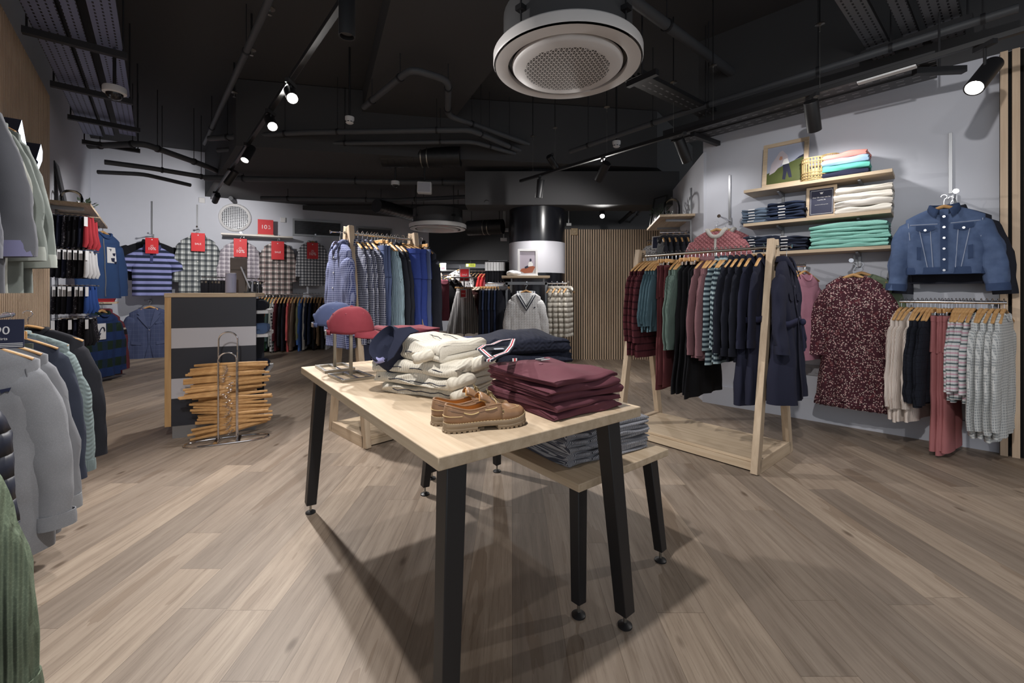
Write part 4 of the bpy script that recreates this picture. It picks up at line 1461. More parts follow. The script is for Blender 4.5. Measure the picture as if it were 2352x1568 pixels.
kj = garment('jacket', 'jacket', den, sleeve=.57, collar='shirt', trim=dend, cuffs=dend, L=.5, d=.045, dh=.052, ws=.215, wc=.232, wh=.215, fold=.012, seed=62, drop=.06, rows=26, nu=56,
             sl=dict(r0=.088, r1=.058, spread=.075, fold=.012, fwd=.03), extra=denim_x)
arm('chrome arm on the wall holding the denim jackets', RW, 2192, 458, .32)
face_out(kj, RW, 2168, 452, .3, 'blue denim jacket hung face out on the wall', sc=.98, hl='blue denim jacket')
kj2 = garment('jacket', 'jacket', cloth((38, 40, 50)), sleeve=.6, collar='shirt', cuffs=cloth((34, 36, 46)), L=.58, d=.035, ws=.215, wc=.24, wh=.235, fold=.012, seed=63, sl=dict(r0=.09, r1=.06, spread=.08))
face_out(kj2, RW, 2184, 456, .15, 'black denim jacket behind the blue denim jacket', sc=.98, hl='black denim jacket')

# pink quilted jackets
quilt = cloth((178, 106, 112), (), 'quilt', rough=.55)
knitw = cloth((206, 202, 196), (), 'rib')


def zip_x(t, surf, g):
    ring_collar_mb(g, r=.02, up=.008).build('collar', knitw, t, smooth=80)
    strip_mb(surf, [(0, g['zs'] - g['drop'] - .01), (0, g['zh'] + .01)], .022, .006).build('zip_tape', knitw, t, smooth=80)


kb = garment('jacket', 'jacket', quilt, sleeve=.5, L=.6, d=.06, dh=.07, ws=.215, wc=.25, wh=.24, fold=.012, seed=64, drop=.075, nw=.085, sl=dict(r0=.11, r1=.07, spread=.09), extra=zip_x)
arm('chrome arm on the wall holding two pink quilted jackets', RW, 1678, 508, .34)
face_out(kb, RW, 1646, 510, .31, 'front pink quilted jacket with a cream collar on the wall', rz=.12, hl='front pink quilted jacket')
face_out(kb, RW, 1666, 510, .14, 'pink quilted jacket hanging behind the front pink one', rz=.12, hl='rear pink quilted jacket')

# ------------------------------------------------------------------ short far wall: small shelf, dark jackets, bits and pieces
sh_t = RW2.t_of(RW2.at(1597, 0)); zsm = 1.2 + .18 * RW2.at(1597, 0).y
t = thing('wall_shelf', 'small oak wall shelf of the glass dome beside the pink jackets', 'shelf', RW2.w(sh_t, 0, zsm), RW2.rz)
ex = Vector((math.cos(RW2.rz), math.sin(RW2.rz))); sx = 1 if ex.dot(RW2.d) > 0 else -1
mb = MB(); mb.box((sx * .6, -.2, -.014), (1.2, .4, .028)); mb.build('board', OAK, t, bevel=.002)
for k in (.2, .9):
    mb = MB(); mb.bar((sx * k, -.01, -.045), (sx * k, -.3, -.04), .025, .03); mb.build('bracket', GREYM, t)
for k, y0, y1 in ((.2, 432, 640), (.9, 470, 640)):
    q = RW2.w(sh_t + k, .01, 0)
    mb = MB(); mb.bar((q.x, q.y, .9), (q.x, q.y, H - (y0 - CY) / FPX * q.y), .03, .018, up=(RW2.n.x, RW2.n.y, 0))
    tag(mb.build('wall_upright', GREYM), 'grey wall upright carrying the small shelf, ' + ('nearer one' if k < .5 else 'farther one'), 'shelf upright')
# dome, plant, frame on it
GLASS = NT('clear_glass')
tr_ = GLASS.node('ShaderNodeBsdfTransparent'); gl_ = GLASS.node('ShaderNodeBsdfGlossy'); gl_.inputs['Roughness'].default_value = .05
fr_ = GLASS.node('ShaderNodeFresnel'); fr_.inputs['IOR'].default_value = 1.35
mx_ = GLASS.node('ShaderNodeMixShader'); GLASS.link(fr_.outputs[0], mx_.inputs[0]); GLASS.link(tr_.outputs[0], mx_.inputs[1]); GLASS.link(gl_.outputs[0], mx_.inputs[2])
GLASS.link(mx_.outputs[0], GLASS.n['Material Output'].inputs['Surface'])
GLASS = GLASS.mat
q = RW2.w(sh_t + .35, .2, zsm)
t = thing('glass_dome', 'clear glass dome on the small shelf next to the potted plant', 'dome', q)
mb = MB(); mb.lathe([(.1, .01), (.1, .16), (.09, .21), (.06, .245), (.0, .258)], 28); mb.build('dome', GLASS, t, smooth=80)
mb = MB(); mb.ball((0, 0, .268), .014, 7); mb.build('knob', GLASS, t)
mb = MB(); mb.lathe([(.11, 0), (.11, .01), (0, .01)], 28); mb.build('base', OAK, t)
LEAFM = plain('leaf_green', (62, 78, 60), .6, var=.3)


def plant(label, loc, r=.06, h=.2, n=46, seed=1, potc=(178, 176, 190)):
    t = thing('potted_plant', label, 'plant', loc)
    mb = MB(); mb.lathe([(r * .6, 0), (r, r * .6), (r * .95, r * 1.3), (r * .8, r * 1.5), (r * .7, r * 1.45), (0, r * 1.3)], 24); mb.build('pot', plain('pot_lilac', potc, .4), t, smooth=60)
    mb = MB(); rr = random.Random(seed)
    for i in range(n):
        a, e = rr.uniform(0, 2 * PI), rr.uniform(.2, 1.3)
        d = Vector((math.cos(a) * math.cos(e), math.sin(a) * math.cos(e), math.sin(e)))
        p0_ = Vector((0, 0, r * 1.3)); p1_ = p0_ + d * rr.uniform(.4, 1) * h
        mb.tube([p0_, p0_.lerp(p1_, .5) + Vector((0, 0, .01)), p1_], [.002, .0016, .001], 4)
        s_ = d.orthogonal().normalized() * rr.uniform(.008, .016)
        nrm = d.cross(s_).normalized() * .003
        tip = p1_ + d * .02; base = p1_ - d * .035
        mb.add([base, p1_ - d * .01 + s_ + nrm, tip, p1_ - d * .01 - s_ + nrm], [(0, 1, 2), (0, 2, 3)])
    mb.build('foliage', LEAFM, t)
    return t


q = RW2.w(sh_t + .72, .3, zsm); plant('small leafy plant in a lilac pot on the small shelf', q, .06, .2)
q = RW2.w(sh_t + 1.02, .3, zsm)
frame('dark picture frame leaning at the far end of the small shelf', 'picture', (q.x, q.y, zsm + .003), RW2.rz + .5, .3, .44, m=BLACKM, bw=.02, mat_pic=plain('frame_grey', (60, 62, 66), .4), foot=False, tilt=.2)
# dark jackets on an arm
djk = garment('jacket', 'jacket', cloth((44, 46, 54), (), 'weave'), sleeve=.5, collar='roll', L=.62, d=.035, ws=.2, wc=.24, wh=.24, seed=66, rows=14, nu=30, sl=dict(n=12))
aq = RW2.at(1585, 0)
zarm = 1.2 + .137 * aq.y
for j, tt in enumerate((0.0,)):
    a_ = Vector((aq.x, aq.y, zarm))
    b_ = a_ + Vector((RW2.n.x, RW2.n.y, 0)) * .36
    rail('grey arm standing out from the short far wall with dark jackets', a_, b_, r=.014)
for i in range(5):
    q = a_.lerp(b_, .12 + .2 * i)
    djk.put(q + Vector((0, 0, .014)), RW2.rz + .1 * RJ.uniform(-1, 1), f'dark padded jacket, {ORD[i]} from the short wall, behind the maroon rack', 'dark padded jackets on the short wall')
    hang_w.put(q + Vector((0, 0, .014)), RW2.rz, f'wooden hanger of the {ORD[i]} dark padded jacket from the short wall', 'hangers on the short wall')
plj = garment('jacket', 'jacket', cloth((48, 54, 72), (('s', 'x', .06, .2, (120, 126, 140), .6, 0), ('s', 'z', .06, .2, (120, 126, 140), .6, 0)), 'puff'), sleeve=.5, collar='roll', L=.62, d=.05, ws=.2, wc=.24, wh=.24, seed=67, sl=dict(r0=.1, r1=.07, spread=.08))
q = P(1527, 538, 6.6)
plj.put(q, RW2.rz + .6, 'navy plaid padded jacket at the far end of the short wall', None)
hang_f.put(q, RW2.rz + .6, 'wooden hanger of the navy plaid padded jacket', None)
a5 = P(1486, 553, 6.75); b5 = P(1528, 553, 6.75)
rail('thin grey rail at the far end of the short wall', a5, b5, r=.01)
whj = garment('top', 'top', cloth((186, 186, 190), (('dots', 40, .35, (60, 62, 70), 1),)), sleeve=.4, collar='ring', L=.6, d=.03, seed=68, rows=12, nu=28, sl=dict(n=10))
for i in range(3):
    q = a5.lerp(b5, .15 + .22 * i) + Vector((0, 0, .01))
    whj.put(q, PI / 2 + .3, f'white spotted top, {ORD[i]} from the slatted screen', 'white spotted tops by the slatted screen')
    hang_w.put(q, PI / 2 + .3, f'wooden hanger of the {ORD[i]} white spotted top', 'hangers by the slatted screen')
q = P(1507, 572, 6.0)
frame('small navy notice in a white frame above the far end of the rack', 'sign', (q.x, q.y, q.z), RW2.rz + .9, .13, .18, m=WPAINT, bw=.012, mat_pic=INK, foot=False, tilt=.1)

# ------------------------------------------------------------------ shirts on the wall behind the counter
def plaid(b, c1, c2, p=.075):
    return cloth(b, (('s', 'x', p, .46, c1, .74, 0), ('s', 'z', p, .46, c1, .74, 0), ('s', 'x', p, .08, c2, .7, .2), ('s', 'z', p, .08, c2, .7, .2)), 'weave')


def tagcard(label, loc, rz, w, h, lines, sc=1.0):
    t = thing('sale_card', label, 'sale tag', loc, rz)
    mb = MB(); mb.box((0, 0, -h / 2), (w, .003, h)); mb.build('card', RED, t)
    mb = MB(); mb.tube([(.008 * math.cos(2 * PI * i / 12), -.001, .0 + .008 * math.sin(2 * PI * i / 12) - h * .12) for i in range(12)], .003, 5, closed=True); mb.ball((0, -.004, -h * .12), .009, 6); mb.build('eyelet', TAGW, t)
    for (s_, size, dz) in lines:
        text(s_, size, TAGW, t, (0, -.0025, -h * dz), (PI / 2, 0, 0))
    return t


TEN = lambda h: [('SALE', h * .06, .48), ('EXTRA', h * .06, .55), ('10%', h * .25, .7)]
SALE = lambda h: [('SALE', h * .14, .6)]
bws = [(455, 535, 'black, white and grey plaid', plaid((196, 200, 200), (36, 44, 52), (60, 70, 66)), SALE, 85, 533, 140),
       (552, 548, 'pale mauve grey plaid', plaid((176, 170, 178), (126, 120, 130), (226, 220, 226), .06), TEN, 84, 546, 120),
       (638, 552, 'brown, black and white plaid', plaid((206, 196, 192), (44, 40, 44), (120, 70, 76), .09), SALE, 72, 552, 118),
       (718, 552, 'navy and white plaid', plaid((220, 222, 226), (36, 42, 58), (120, 124, 136), .055), TEN, 64, 555, 100)]
for i, (px, py, nm, m, tx, wpx, ty, hpx) in enumerate(bws):
    off = .3
    q = BW.pt(px, py - 6, off)
    sc = wpx / 1000 * q.y / .53
    Lg = hpx / 1000 * q.y / sc
    kk = garment('shirt', 'shirt', m, sleeve=.6, collar='shirt', L=max(.62, Lg), d=.05, dh=.06, ws=.2, wc=.225, wh=.225, fold=.018, seed=70 + i, drop=.05, sl=dict(r0=.09, r1=.055, spread=.05, fold=.01), cuffs=m,
                 extra=lambda t, s, g: shirt_front(t, s, g, 6, None))
    face_out(kk, BW, px, py - 6, off, f'{nm} shirt hung face out on the wall behind the counter', sc=sc, rz=.05, hl=f'{nm} shirt')
    arm(f'wall arm holding the {nm} shirt', BW, px + 4, py - 8, .34)
    c = BW.pt(px, ty + 2, off + .13)
    hh = 44 / 1000 * c.y * (.95 if i != 3 else .85)
    tagcard(f'red {"SALE" if tx is SALE else "10%"} card hung on the {nm} shirt', c, BW.rz, hh * .62, hh, tx(hh))
# polo and blazer
polo = cloth((132, 138, 196), (('s', 'z', .072, .5, (38, 46, 66), 1.0, .2),), 'weave')
q = BW.pt(350, 548, .34); sc = 112 / 1000 * q.y / .62
kp = garment('polo_shirt', 'shirt', polo, sleeve=.24, collar='shirt', trim=cloth((60, 66, 110)), L=.62, d=.05, dh=.055, ws=.19, wc=.2, wh=.2, fold=.014, seed=80, drop=.07, sl=dict(r0=.085, r1=.08, spread=.1, fold=.008),
             extra=lambda t, s, g: strip_mb(s, [(0, g['zs'] - .06), (0, g['zs'] - .2)], .03).build('placket', cloth((60, 66, 110)), t, smooth=80))
face_out(kp, BW, 350, 552, .34, 'blue and navy striped polo shirt hung face out', sc=sc, rz=.05, hl='striped polo shirt')
kq = garment('polo_shirt', 'shirt', cloth((26, 27, 32)), sleeve=.24, collar='shirt', L=.5, d=.045, ws=.24, wc=.235, wh=.22, seed=81, sl=dict(r0=.11, r1=.09, spread=.12))
face_out(kq, BW, 346, 540, .16, 'black polo shirt behind the striped polo shirt', sc=sc, rz=.05, hl='black polo shirt')
arm('wall arm holding the striped polo shirt', BW, 352, 542, .36)
upright('slim grey wall upright above the striped polo shirt', BW, 349, 462, 540)
upright('slim grey wall upright above the first plaid shirt', BW, 453, 470, 535)
c = BW.pt(349, 546, .48); hh = 36 / 1000 * c.y
tagcard('red 10% card hung on the striped polo shirt', c, BW.rz, hh * .66, hh, TEN(hh))
blz = cloth((70, 80, 116), (('s', 'x', .055, .03, (112, 122, 150), .7, 0), ('s', 'z', .055, .03, (112, 122, 150), .7, 0)), 'weave')


def blazer_x(t, surf, g):
    zt = g['zs']; zv = zt - .27
    lap = cloth((78, 88, 124))
    for s_ in (-1, 1):
        patch_mb(surf, [(s_ * .065, zt + .0), (s_ * .085, zt - .03), (s_ * .125, zt - .075), (s_ * .1, zt - .1), (s_ * .12, zt - .12), (s_ * .06, zt - .21), (s_ * .008, zv - .01), (s_ * .035, zt - .16)][::s_], .014, .008).build('lapel', lap, t)
        patch_mb(surf, [(s_ * .08, zt - .46), (s_ * .19, zt - .445), (s_ * .19, zt - .49), (s_ * .08, zt - .505)][::s_], .008).build('pocket_flap', lap, t)
        strip_mb(surf, [(s_ * .02, zv - .02), (s_ * .01, zt - .5), (s_ * .05, g['zh'] + .01)], .004, .005).build('front_edge', cloth((44, 50, 78)), t)
    disc_mb(.004, surf(0, zv - .03) - .01, zv - .03, .01).build('button', plain('horn_button', (120, 122, 140), .3), t)
    patch_mb(surf, [(.07, zt - .2), (.14, zt - .19), (.14, zt - .21), (.07, zt - .22)], .008).build('breast_pocket', lap, t)


q = BW.pt(344, 697, .3); sc = 92 / 1000 * q.y / .55
kz = garment('blazer', 'jacket', blz, sleeve=.6, L=.72, d=.05, dh=.055, ws=.215, wc=.22, wh=.235, waist=(.5, .06), fold=.008, seed=82, drop=.24, vneck=True, nw=.08, sl=dict(r0=.09, r1=.06, spread=.06), extra=blazer_x)
face_out(kz, BW, 344, 692, .32, 'slate blue check blazer hung low beside the counter', sc=sc, rz=.05, hl='slate blue blazer')
arm('wall arm holding the slate blue blazer', BW, 346, 690, .36)
# vents, shelf and sale card on that wall
q = BW.pt(540, 500, .0)
t = thing('air_vent', 'round white wall vent with a mesh grille', 'vent', q, BW.rz)
r_ = 29 / 1000 * q.y
mb = MB(); mb.tube([(r_ * math.cos(2 * PI * i / 40), -.02, r_ * math.sin(2 * PI * i / 40)) for i in range(40)], .03, 8, closed=True); mb.build('surround', WPAINT, t)
mb = MB()
for i in range(-7, 8):
    u = i / 8 * r_; hh = math.sqrt(r_ * r_ - u * u)
    mb.bar((u, -.02, -hh), (u, -.02, hh), .008, .006); mb.bar((-hh, -.024, u), (hh, -.024, u), .006, .008)
mb.build('mesh', GREYM, t)
mb = MB(); mb.prism([(r_ * math.cos(2 * PI * i / 40), r_ * math.sin(2 * PI * i / 40)) for i in range(40)], -.012, 0, 'xz'); mb.build('backing', plain('vent_dark', (60, 62, 68), .8), t)
for px0, px1, y0, y1, lb in ((672, 786, 502, 545, 'long grey louvred vent high on the shirt wall'), (818, 900, 520, 545, 'second grey louvred vent behind the gingham rack')):
    a_ = BW.pt(px0, y0, .0); b_ = BW.pt(px1, y1, .0); b2 = BW.pt(px0, y1 - 4, 0)
    Lv = (Vector((b_.x, b_.y)) - Vector((a_.x, a_.y))).length; hv = a_.z - b2.z
    t = thing('air_vent', lb, 'vent', (a_.x, a_.y, b2.z), BW.rz)
    sx = 1 if Vector((math.cos(BW.rz), math.sin(BW.rz))).dot(BW.d) > 0 else -1
    mb = MB()
    for (cx, cz, wx, wz) in ((Lv / 2, .02, Lv, .04), (Lv / 2, hv - .02, Lv, .04), (.02, hv / 2, .04, hv - .08), (Lv - .02, hv / 2, .04, hv - .08)):
        mb.box((sx * cx, -.02, cz), (wx, .04, wz))
    mb.build('surround', GREYM, t)
    mb = MB()
    for i in range(14):
        z = .05 + (hv - .1) * i / 13
        mb.bar((sx * .04, -.014, z), (sx * (Lv - .04), -.014, z), .02, .005, up=(0, .5, 1))
    mb.build('louvre', plain('louvre_grey', (128, 132, 138), .5, .4), t)
    mb = MB(); mb.box((sx * Lv / 2, -.002, hv / 2), (Lv - .04, .004, hv - .04)); mb.build('backing', plain('vent_dark2', (52, 54, 60), .8), t)
zb_ = BW.pt(512, 535, .3)
t = thing('wall_shelf', 'white wall shelf of the red 10% card above the plaid shirts', 'shelf', (BW.at(512, 0).x, BW.at(512, 0).y, zb_.z), BW.rz)
Lv = (BW.at(672, .0) - BW.at(512, .0)).length
mb = MB(); mb.box((Lv / 2, -.17, -.016), (Lv, .34, .032)); mb.build('board', wood('white_oak', (206, 200, 194), (222, 216, 210)), t, bevel=.002)
for k in (.3, .8):
    mb = MB(); mb.bar((Lv * k, -.01, -.05), (Lv * k, -.24, -.04), .02, .04); mb.build('bracket', GREYM, t)
q = BW.pt(610, 537, .2)
t = thing('sale_sign', 'red 10% off sign standing on the white wall shelf', 'sign', (q.x, q.y, zb_.z), BW.rz)
hh = 36 / 1000 * q.y; ww = 31 / 1000 * q.y
mb = MB(); mb.box((0, 0, hh / 2 + .01), (ww, .012, hh)); mb.build('panel', RED, t)
mb = MB(); mb.box((0, -.01, .012), (ww * 1.1, .07, .024)); mb.build('foot', OAK, t)
text('10', hh * .36, TAGW, t, (-ww * .1, -.0075, hh * .55), (PI / 2, 0, 0)); text('%', hh * .16, TAGW, t, (ww * .24, -.0075, hh * .62), (PI / 2, 0, 0)); text('off', hh * .13, TAGW, t, (ww * .24, -.0075, hh * .48), (PI / 2, 0, 0))
for px, py, lb in ((464, 460, 'small white junction box high on the shirt wall'), (650, 505, 'small white junction box beside the louvred vent')):
    q = BW.pt(px, py, .02)
    mb = MB(); mb.box((0, 0, 0), (.1, .04, .1)); mb.box((0, -.022, 0), (.085, .006, .085))
    tag(mb.build('junction_box', WPAINT, None, q, BW.rz, bevel=.003), lb, 'wall box')
# black socks rack above the counter
a6 = P(462, 636, 6.2); b6 = P(600, 640, 6.9)
rail('slim chrome rail of black belts behind the counter top', a6, b6, r=.008)
belt = cloth((28, 28, 34)); beltg = cloth((128, 130, 140))
t0_ = None
for i in range(20):
    q = a6.lerp(b6, .02 + .96 * i / 19)
    g_ = i > 12 and i % 2 == 0
    t = thing('belt', f'{"grey" if g_ else "black"} accessory hanging behind the counter top, {ORD[i]} from the polo', 'accessory', q, RJ.uniform(-.5, .5), 'accessories hanging behind the counter')
    mb = MB(); mb.tube(hook_pts(.012, -.04), .002, 5); mb.build('hook', CHROME, t)
    mb = MB(); mb.bar((0, 0, -.04), (0, .0, -.24 - .05 * (i % 3) - (.1 if g_ else 0)), .05, .022, w1=.04); mb.build('strap', beltg if g_ else belt, t, bevel=.004)
    mb = MB(); mb.box((0, -.012, -.07), (.03, .004, .03)); mb.build('buckle', STEEL, t)
# ------------------------------------------------------------------ two-tier rail against the slatted panelling
ax_l = Vector((LP.n.x, LP.n.y, 0)); rz_lp = math.atan2(LP.n.x * 0 - LP.d.x, LP.d.y)      # fronts face along the rail towards the shop front
UPZ, LOZ = 2.0, 1.09


def lp(t, off, z):
    return LP.w(t, off, z)


for z, off, t0, t1, lb in ((UPZ, .19, -3.4, -1.3, 'upper steel rail of grey overshirts along the slatted panelling'), (LOZ, .25, -3.6, -1.15, 'lower steel rail of grey shirts along the slatted panelling')):
    a_ = lp(t0, off, z - .013); b_ = lp(t1, off, z - .013)
    t = rail(lb, a_, b_, wall=LP, depth=off, r=.0125)
fleece = cloth((106, 108, 118), (), 'weave'); greyo = cloth((98, 100, 108), (), 'weave'); lilac = cloth((118, 118, 156)); sagel = cloth((142, 144, 138)); sage = cloth((116, 124, 120))
up = [(-2.66, fleece, None, 'jacket', 'heathered grey fleece', .56, 'ring'), (-2.47, greyo, lilac, 'overshirt', 'grey overshirt with a lilac cuff lining', .54, 'shirt'),
      (-2.32, sagel, None, 'shirt', 'pale stone shirt', .5, 'shirt'), (-2.18, sage, cloth((158, 164, 158)), 'shirt', 'sage green shirt with a turned back cuff', .54, 'shirt'),
      (-2.04, sage, cloth((158, 164, 158)), 'shirt', 'darker sage shirt', .56, 'shirt')]
for i, (t, m, cf, nm, lab, sl_, cl_) in enumerate(up):
    k = garment(nm, nm, m, sleeve=sl_, collar=cl_, cuffs=cf or m, L=.72, d=.042, dh=.055, ws=.215, wc=.245, wh=.25, fold=.02, nf=5, seed=100 + i, sl=dict(r0=.075, r1=.058, spread=.06, fold=.006, fwd=.03))
    of_ = (.17, .21, .19, .2, .21)[i]
    k.put(lp(t, of_, UPZ), rz_lp + RJ.uniform(-.06, .06), lab + ' on the upper rail by the slatted panelling')
    hang_w.put(lp(t, of_, UPZ), rz_lp, f'wooden hanger of the {lab} on the upper rail'[:110])
oxf = cloth((132, 134, 140), (('noise', 300, .55, (150, 152, 158), .3),), 'weave')


def oxford_x(t, surf, g):
    shirt_front(t, surf, g, 6, oxf)
    patch_mb(surf, [(-.13 + .25, g['zs'] - .17), (.15, g['zs'] - .165), (.145, g['zs'] - .18), (.135, g['zs'] - .178), (.125, g['zs'] - .186)], .006).build('emblem', INK, t)
    for s_ in (-1, 1):
        strip_mb(surf, [(s_ * .185, g['z_sh'] - .03), (s_ * .2, g['z_sh'] - .14)], .005, .006).build('armhole_seam', cloth((112, 114, 120)), t)


low = [(-2.24, oxf, oxf, 'shirt', 'grey oxford shirt with a small emblem', dict(L=.82, extra=oxford_x)), (-2.08, cloth((120, 122, 128)), cloth((136, 138, 142)), 'shirt', 'plain grey shirt behind the oxford shirt', dict(L=.84)),
       (-1.86, cloth((52, 58, 74)), None, 'shirt', 'navy shirt', dict(L=.8)), (-1.73, cloth((122, 138, 140), (), 'cable'), cloth((118, 134, 136), (), 'rib'), 'cardigan', 'sage cable knit cardigan', dict(L=.8)),
       (-1.5, cloth((40, 41, 48)), None, 'jacket', 'black jacket', dict(L=.74))]
for i, (t, m, cf, nm, lab, kw) in enumerate(low):
    k = garment(nm, nm, m, sleeve=.68, collar='shirt' if nm == 'shirt' else 'ring', cuffs=cf, d=.04, dh=.06, ws=.22, wc=.25, wh=.26, fold=.018, nf=5, seed=110 + i, rows=30, nu=52,
                sl=dict(r0=.075, r1=.055, spread=.06, fold=.006, fwd=.03), **kw)
    of_ = (.29, .29, .31, .33, .36)[i]
    k.put(lp(t, of_, LOZ), rz_lp + RJ.uniform(-.05, .05), lab + ' on the lower rail by the slatted panelling', sc=(.98 if i < 2 else .92))
    hang_w.put(lp(t, of_, LOZ), rz_lp, f'wooden hanger of the {lab} on the lower rail'[:110])
k = trousers('trousers', cloth((74, 78, 70)), L=.9, d=.025, seed=120)
for i, t in enumerate((-1.98, -1.94)):
    hang_c.put(lp(t, .25, LOZ), rz_lp + .05 * i, ('front' if i == 0 else 'back') + ' clip hanger of dark trousers on the lower rail', None)
k.put(lp(-1.96, .25, LOZ), rz_lp, 'dark olive trousers clipped behind the grey shirts on the lower rail')
puf = cloth((38, 42, 56), (), 'puff', rough=.5)
k = garment('jacket', 'jacket', puf, sleeve=.5, collar='roll', L=.62, d=.06, ws=.2, wc=.23, wh=.23, seed=121, sl=dict(r0=.1, r1=.075, spread=.05))
k.put(Vector((-1.775, 1.16, 1.12)), rz_lp, 'navy padded jacket at the edge of the lower rail nearest the price card')
green = cloth((102, 116, 96), (('noise', 260, .55, (122, 136, 114), .5),), 'bigrib')
k = garment('jumper', 'jumper', green, sleeve=.6, collar='ring', cuffs=green, L=.66, d=.05, dh=.05, ws=.205, wc=.235, wh=.235, fold=.012, seed=122, rows=30, nu=60, sl=dict(r0=.085, r1=.05, spread=.075, fold=.006, n=28, fwd=.0))
k.put(Vector((-1.30, .775, 1.03)), rz_lp + .05, 'sage green ribbed jumper with its sleeve hanging nearest the camera')
hang_w.put(Vector((-1.30, .775, .995)), rz_lp, 'wooden hanger of the sage green ribbed jumper nearest the camera')
k = garment('shirt', 'shirt', plaid((206, 206, 212), (66, 72, 92), (150, 120, 126), .11), sleeve=.62, collar='shirt', L=.8, d=.045, ws=.2, wc=.235, wh=.24, fold=.014, seed=123, sl=dict(r0=.09, r1=.065, spread=.1))
k.put(Vector((-1.225, .62, .9)), rz_lp, 'white and navy plaid shirt at the lower corner below the sage sleeve')
# price card
q = P(4, 735, 1.62)
t = thing('price_sign', 'navy price card reading 90 hung on the lower rail of grey shirts', 'sign', q, rz_lp - .12)
mb = MB(); mb.box((-.02, 0, -.052), (.155, .004, .108)); mb.build('card', INK, t)
text('£90', .042, TAGW, t, (-.01, -.003, -.04), (PI / 2, 0, 0)); text('shirts', .014, TAGW, t, (.0, -.003, -.07), (PI / 2, 0, 0))
for z in (-.088, -.094, -.1):
    mb = MB(); mb.box((-.02, -.0025, z), (.15, .001, .0025)); mb.build('stripe', TAGW, t)
# lit emblem on the panelling
t0_ = LP.pt(60, 330, .06)
t = thing('lit_sign', 'illuminated white emblem of crossed blades on the slatted panelling', 'sign', t0_)
LIT = emit('lit_white', (232, 240, 255), 2.2); SIDE = plain('sign_side', (58, 66, 88), .5)
for poly in ([(50, 275), (64.5, 353), (60, 352), (42, 300)], [(94, 331), (98, 348), (97, 369), (88, 392), (79, 404), (77, 400), (88, 372), (83.5, 366)], [(88, 411), (92, 416), (89, 428), (84, 425)]):
    fr = [LP.pt(x, y, .095) - t0_ for x, y in poly]; bk = [p - Vector((LP.n.x, LP.n.y, 0)) * .09 for p in fr]
    n = len(poly); mb = MB(); mb.m = 0
    mb.add(fr, [tuple(range(n))]); mb.m = 1
    mb.add(fr + bk, [(i, (i + 1) % n, n + (i + 1) % n, n + i) for i in range(n)] + [tuple(range(2 * n - 1, n - 1, -1))])
    mb.build('blade', [LIT, SIDE], t, smooth=0)

# ------------------------------------------------------------------ sock racks beyond the panelling
rz_w = LP.rz
dark = [cloth((34, 34, 40)), cloth((28, 28, 34)), cloth((44, 42, 50), (('dots', 60, .25, (120, 116, 120), 2),)), cloth((30, 34, 54))]
red_s = cloth((168, 42, 52)); blue_s = cloth((40, 74, 150)); white_s = cloth((196, 196, 200))
protos = {}


def sock(mi, m, tagged, h):
    key = (mi, tagged, h)
    if key not in protos:
        t = thing('sock_pack', 'socks', 'socks')
        mb = MB(); rr = random.Random(mi * 7 + int(h * 100))
        for j in range(3):
            x = (j - 1) * .03 + .008
            pts = [(x, 0, -.02), (x * 1.2, .004 * (j - 1), -h * .5), (x * 1.5 + .006, -.004, -h * .85), (x * 1.5 - .004, .002, -h)]
            mb.tube(pts, [.018, .026, .03, .02], 8, sq=.5)
        mb.build('socks', m, t, smooth=80)
        if tagged:
            mb = MB(); mb.box((-.042, -.024, -.075), (.036, .002, .105)); mb.build('card', TAGW, t)
        mb = MB(); mb.tube([(0, 0, -.025), (0, 0, .002), (0, .006, .006)], .002, 5); mb.build('hook', STEEL, t)
        protos[key] = Kind(t)
    return protos[key]


rows_y = [493, 571, 654, 729]
for ci, (tt, px0) in enumerate(((LT + .22, 0), (LT + .62, 0))):
    Yr = LP.w(tt, 0, 0).y
    for ri, y in enumerate(rows_y):
        z = 1.2 - (y - 670) / 1000 * (LP.w(LT + .22, .2, 0).y)
        a_ = LP.w(tt, -.03, z - .006); b_ = LP.w(tt, .33, z - .006)
        row_n = ('top', 'upper middle', 'lower middle', 'bottom')[ri]; col_n = ('nearer', 'farther')[ci]
        t = thing('display_prong', f'{row_n} steel prong in the {col_n} column of the sock display', 'display prong', a_, rz_w)
        mb = MB(); mb.tube([(0, 0, 0), (0, -.36, 0)], .005, 8); mb.ball((0, -.362, 0), .009, 6); mb.build('bar', CHROME, t)
        for i in range(7):
            q = LP.w(tt, .02 + .043 * i, z)
            mi = (i * 3 + ri * 5 + ci) % 4
            m = dark[mi]
            if ri == 0 and i == 6:
                m, mi = red_s, 10
            if ri == 1 and i == 6:
                m, mi = white_s, 11
            if ri == 2 and i == 6:
                m, mi = blue_s, 12
            kd_ = sock(mi, m, ri in (1, 2) or (ri == 3 and i % 3 == 0) or (ri == 0 and i == 6), (.32 if ri else .36))
            kd_.put(q, rz_w - .75 + RJ.uniform(-.12, .12), f'{"pack of dark socks" if mi < 4 else {10: "pack of red socks", 11: "pack of pale socks", 12: "pack of blue socks"}[mi]}, {ORD[i]} out on the {row_n} {col_n} prong', 'sock packs on prongs')
for k_, (tt, lb) in enumerate(((LT + .22, 'nearer'), (LT + .62, 'farther'))):
    q = LP.w(tt, -.02, 0)
    mb = MB(); mb.bar((q.x, q.y, .5), (q.x, q.y, 2.15), .03, .02, up=(LP.n.x, LP.n.y, 0))
    tag(mb.build('wall_upright', GREYM), f'{lb} grey wall upright carrying the sock prongs', 'shelf upright')

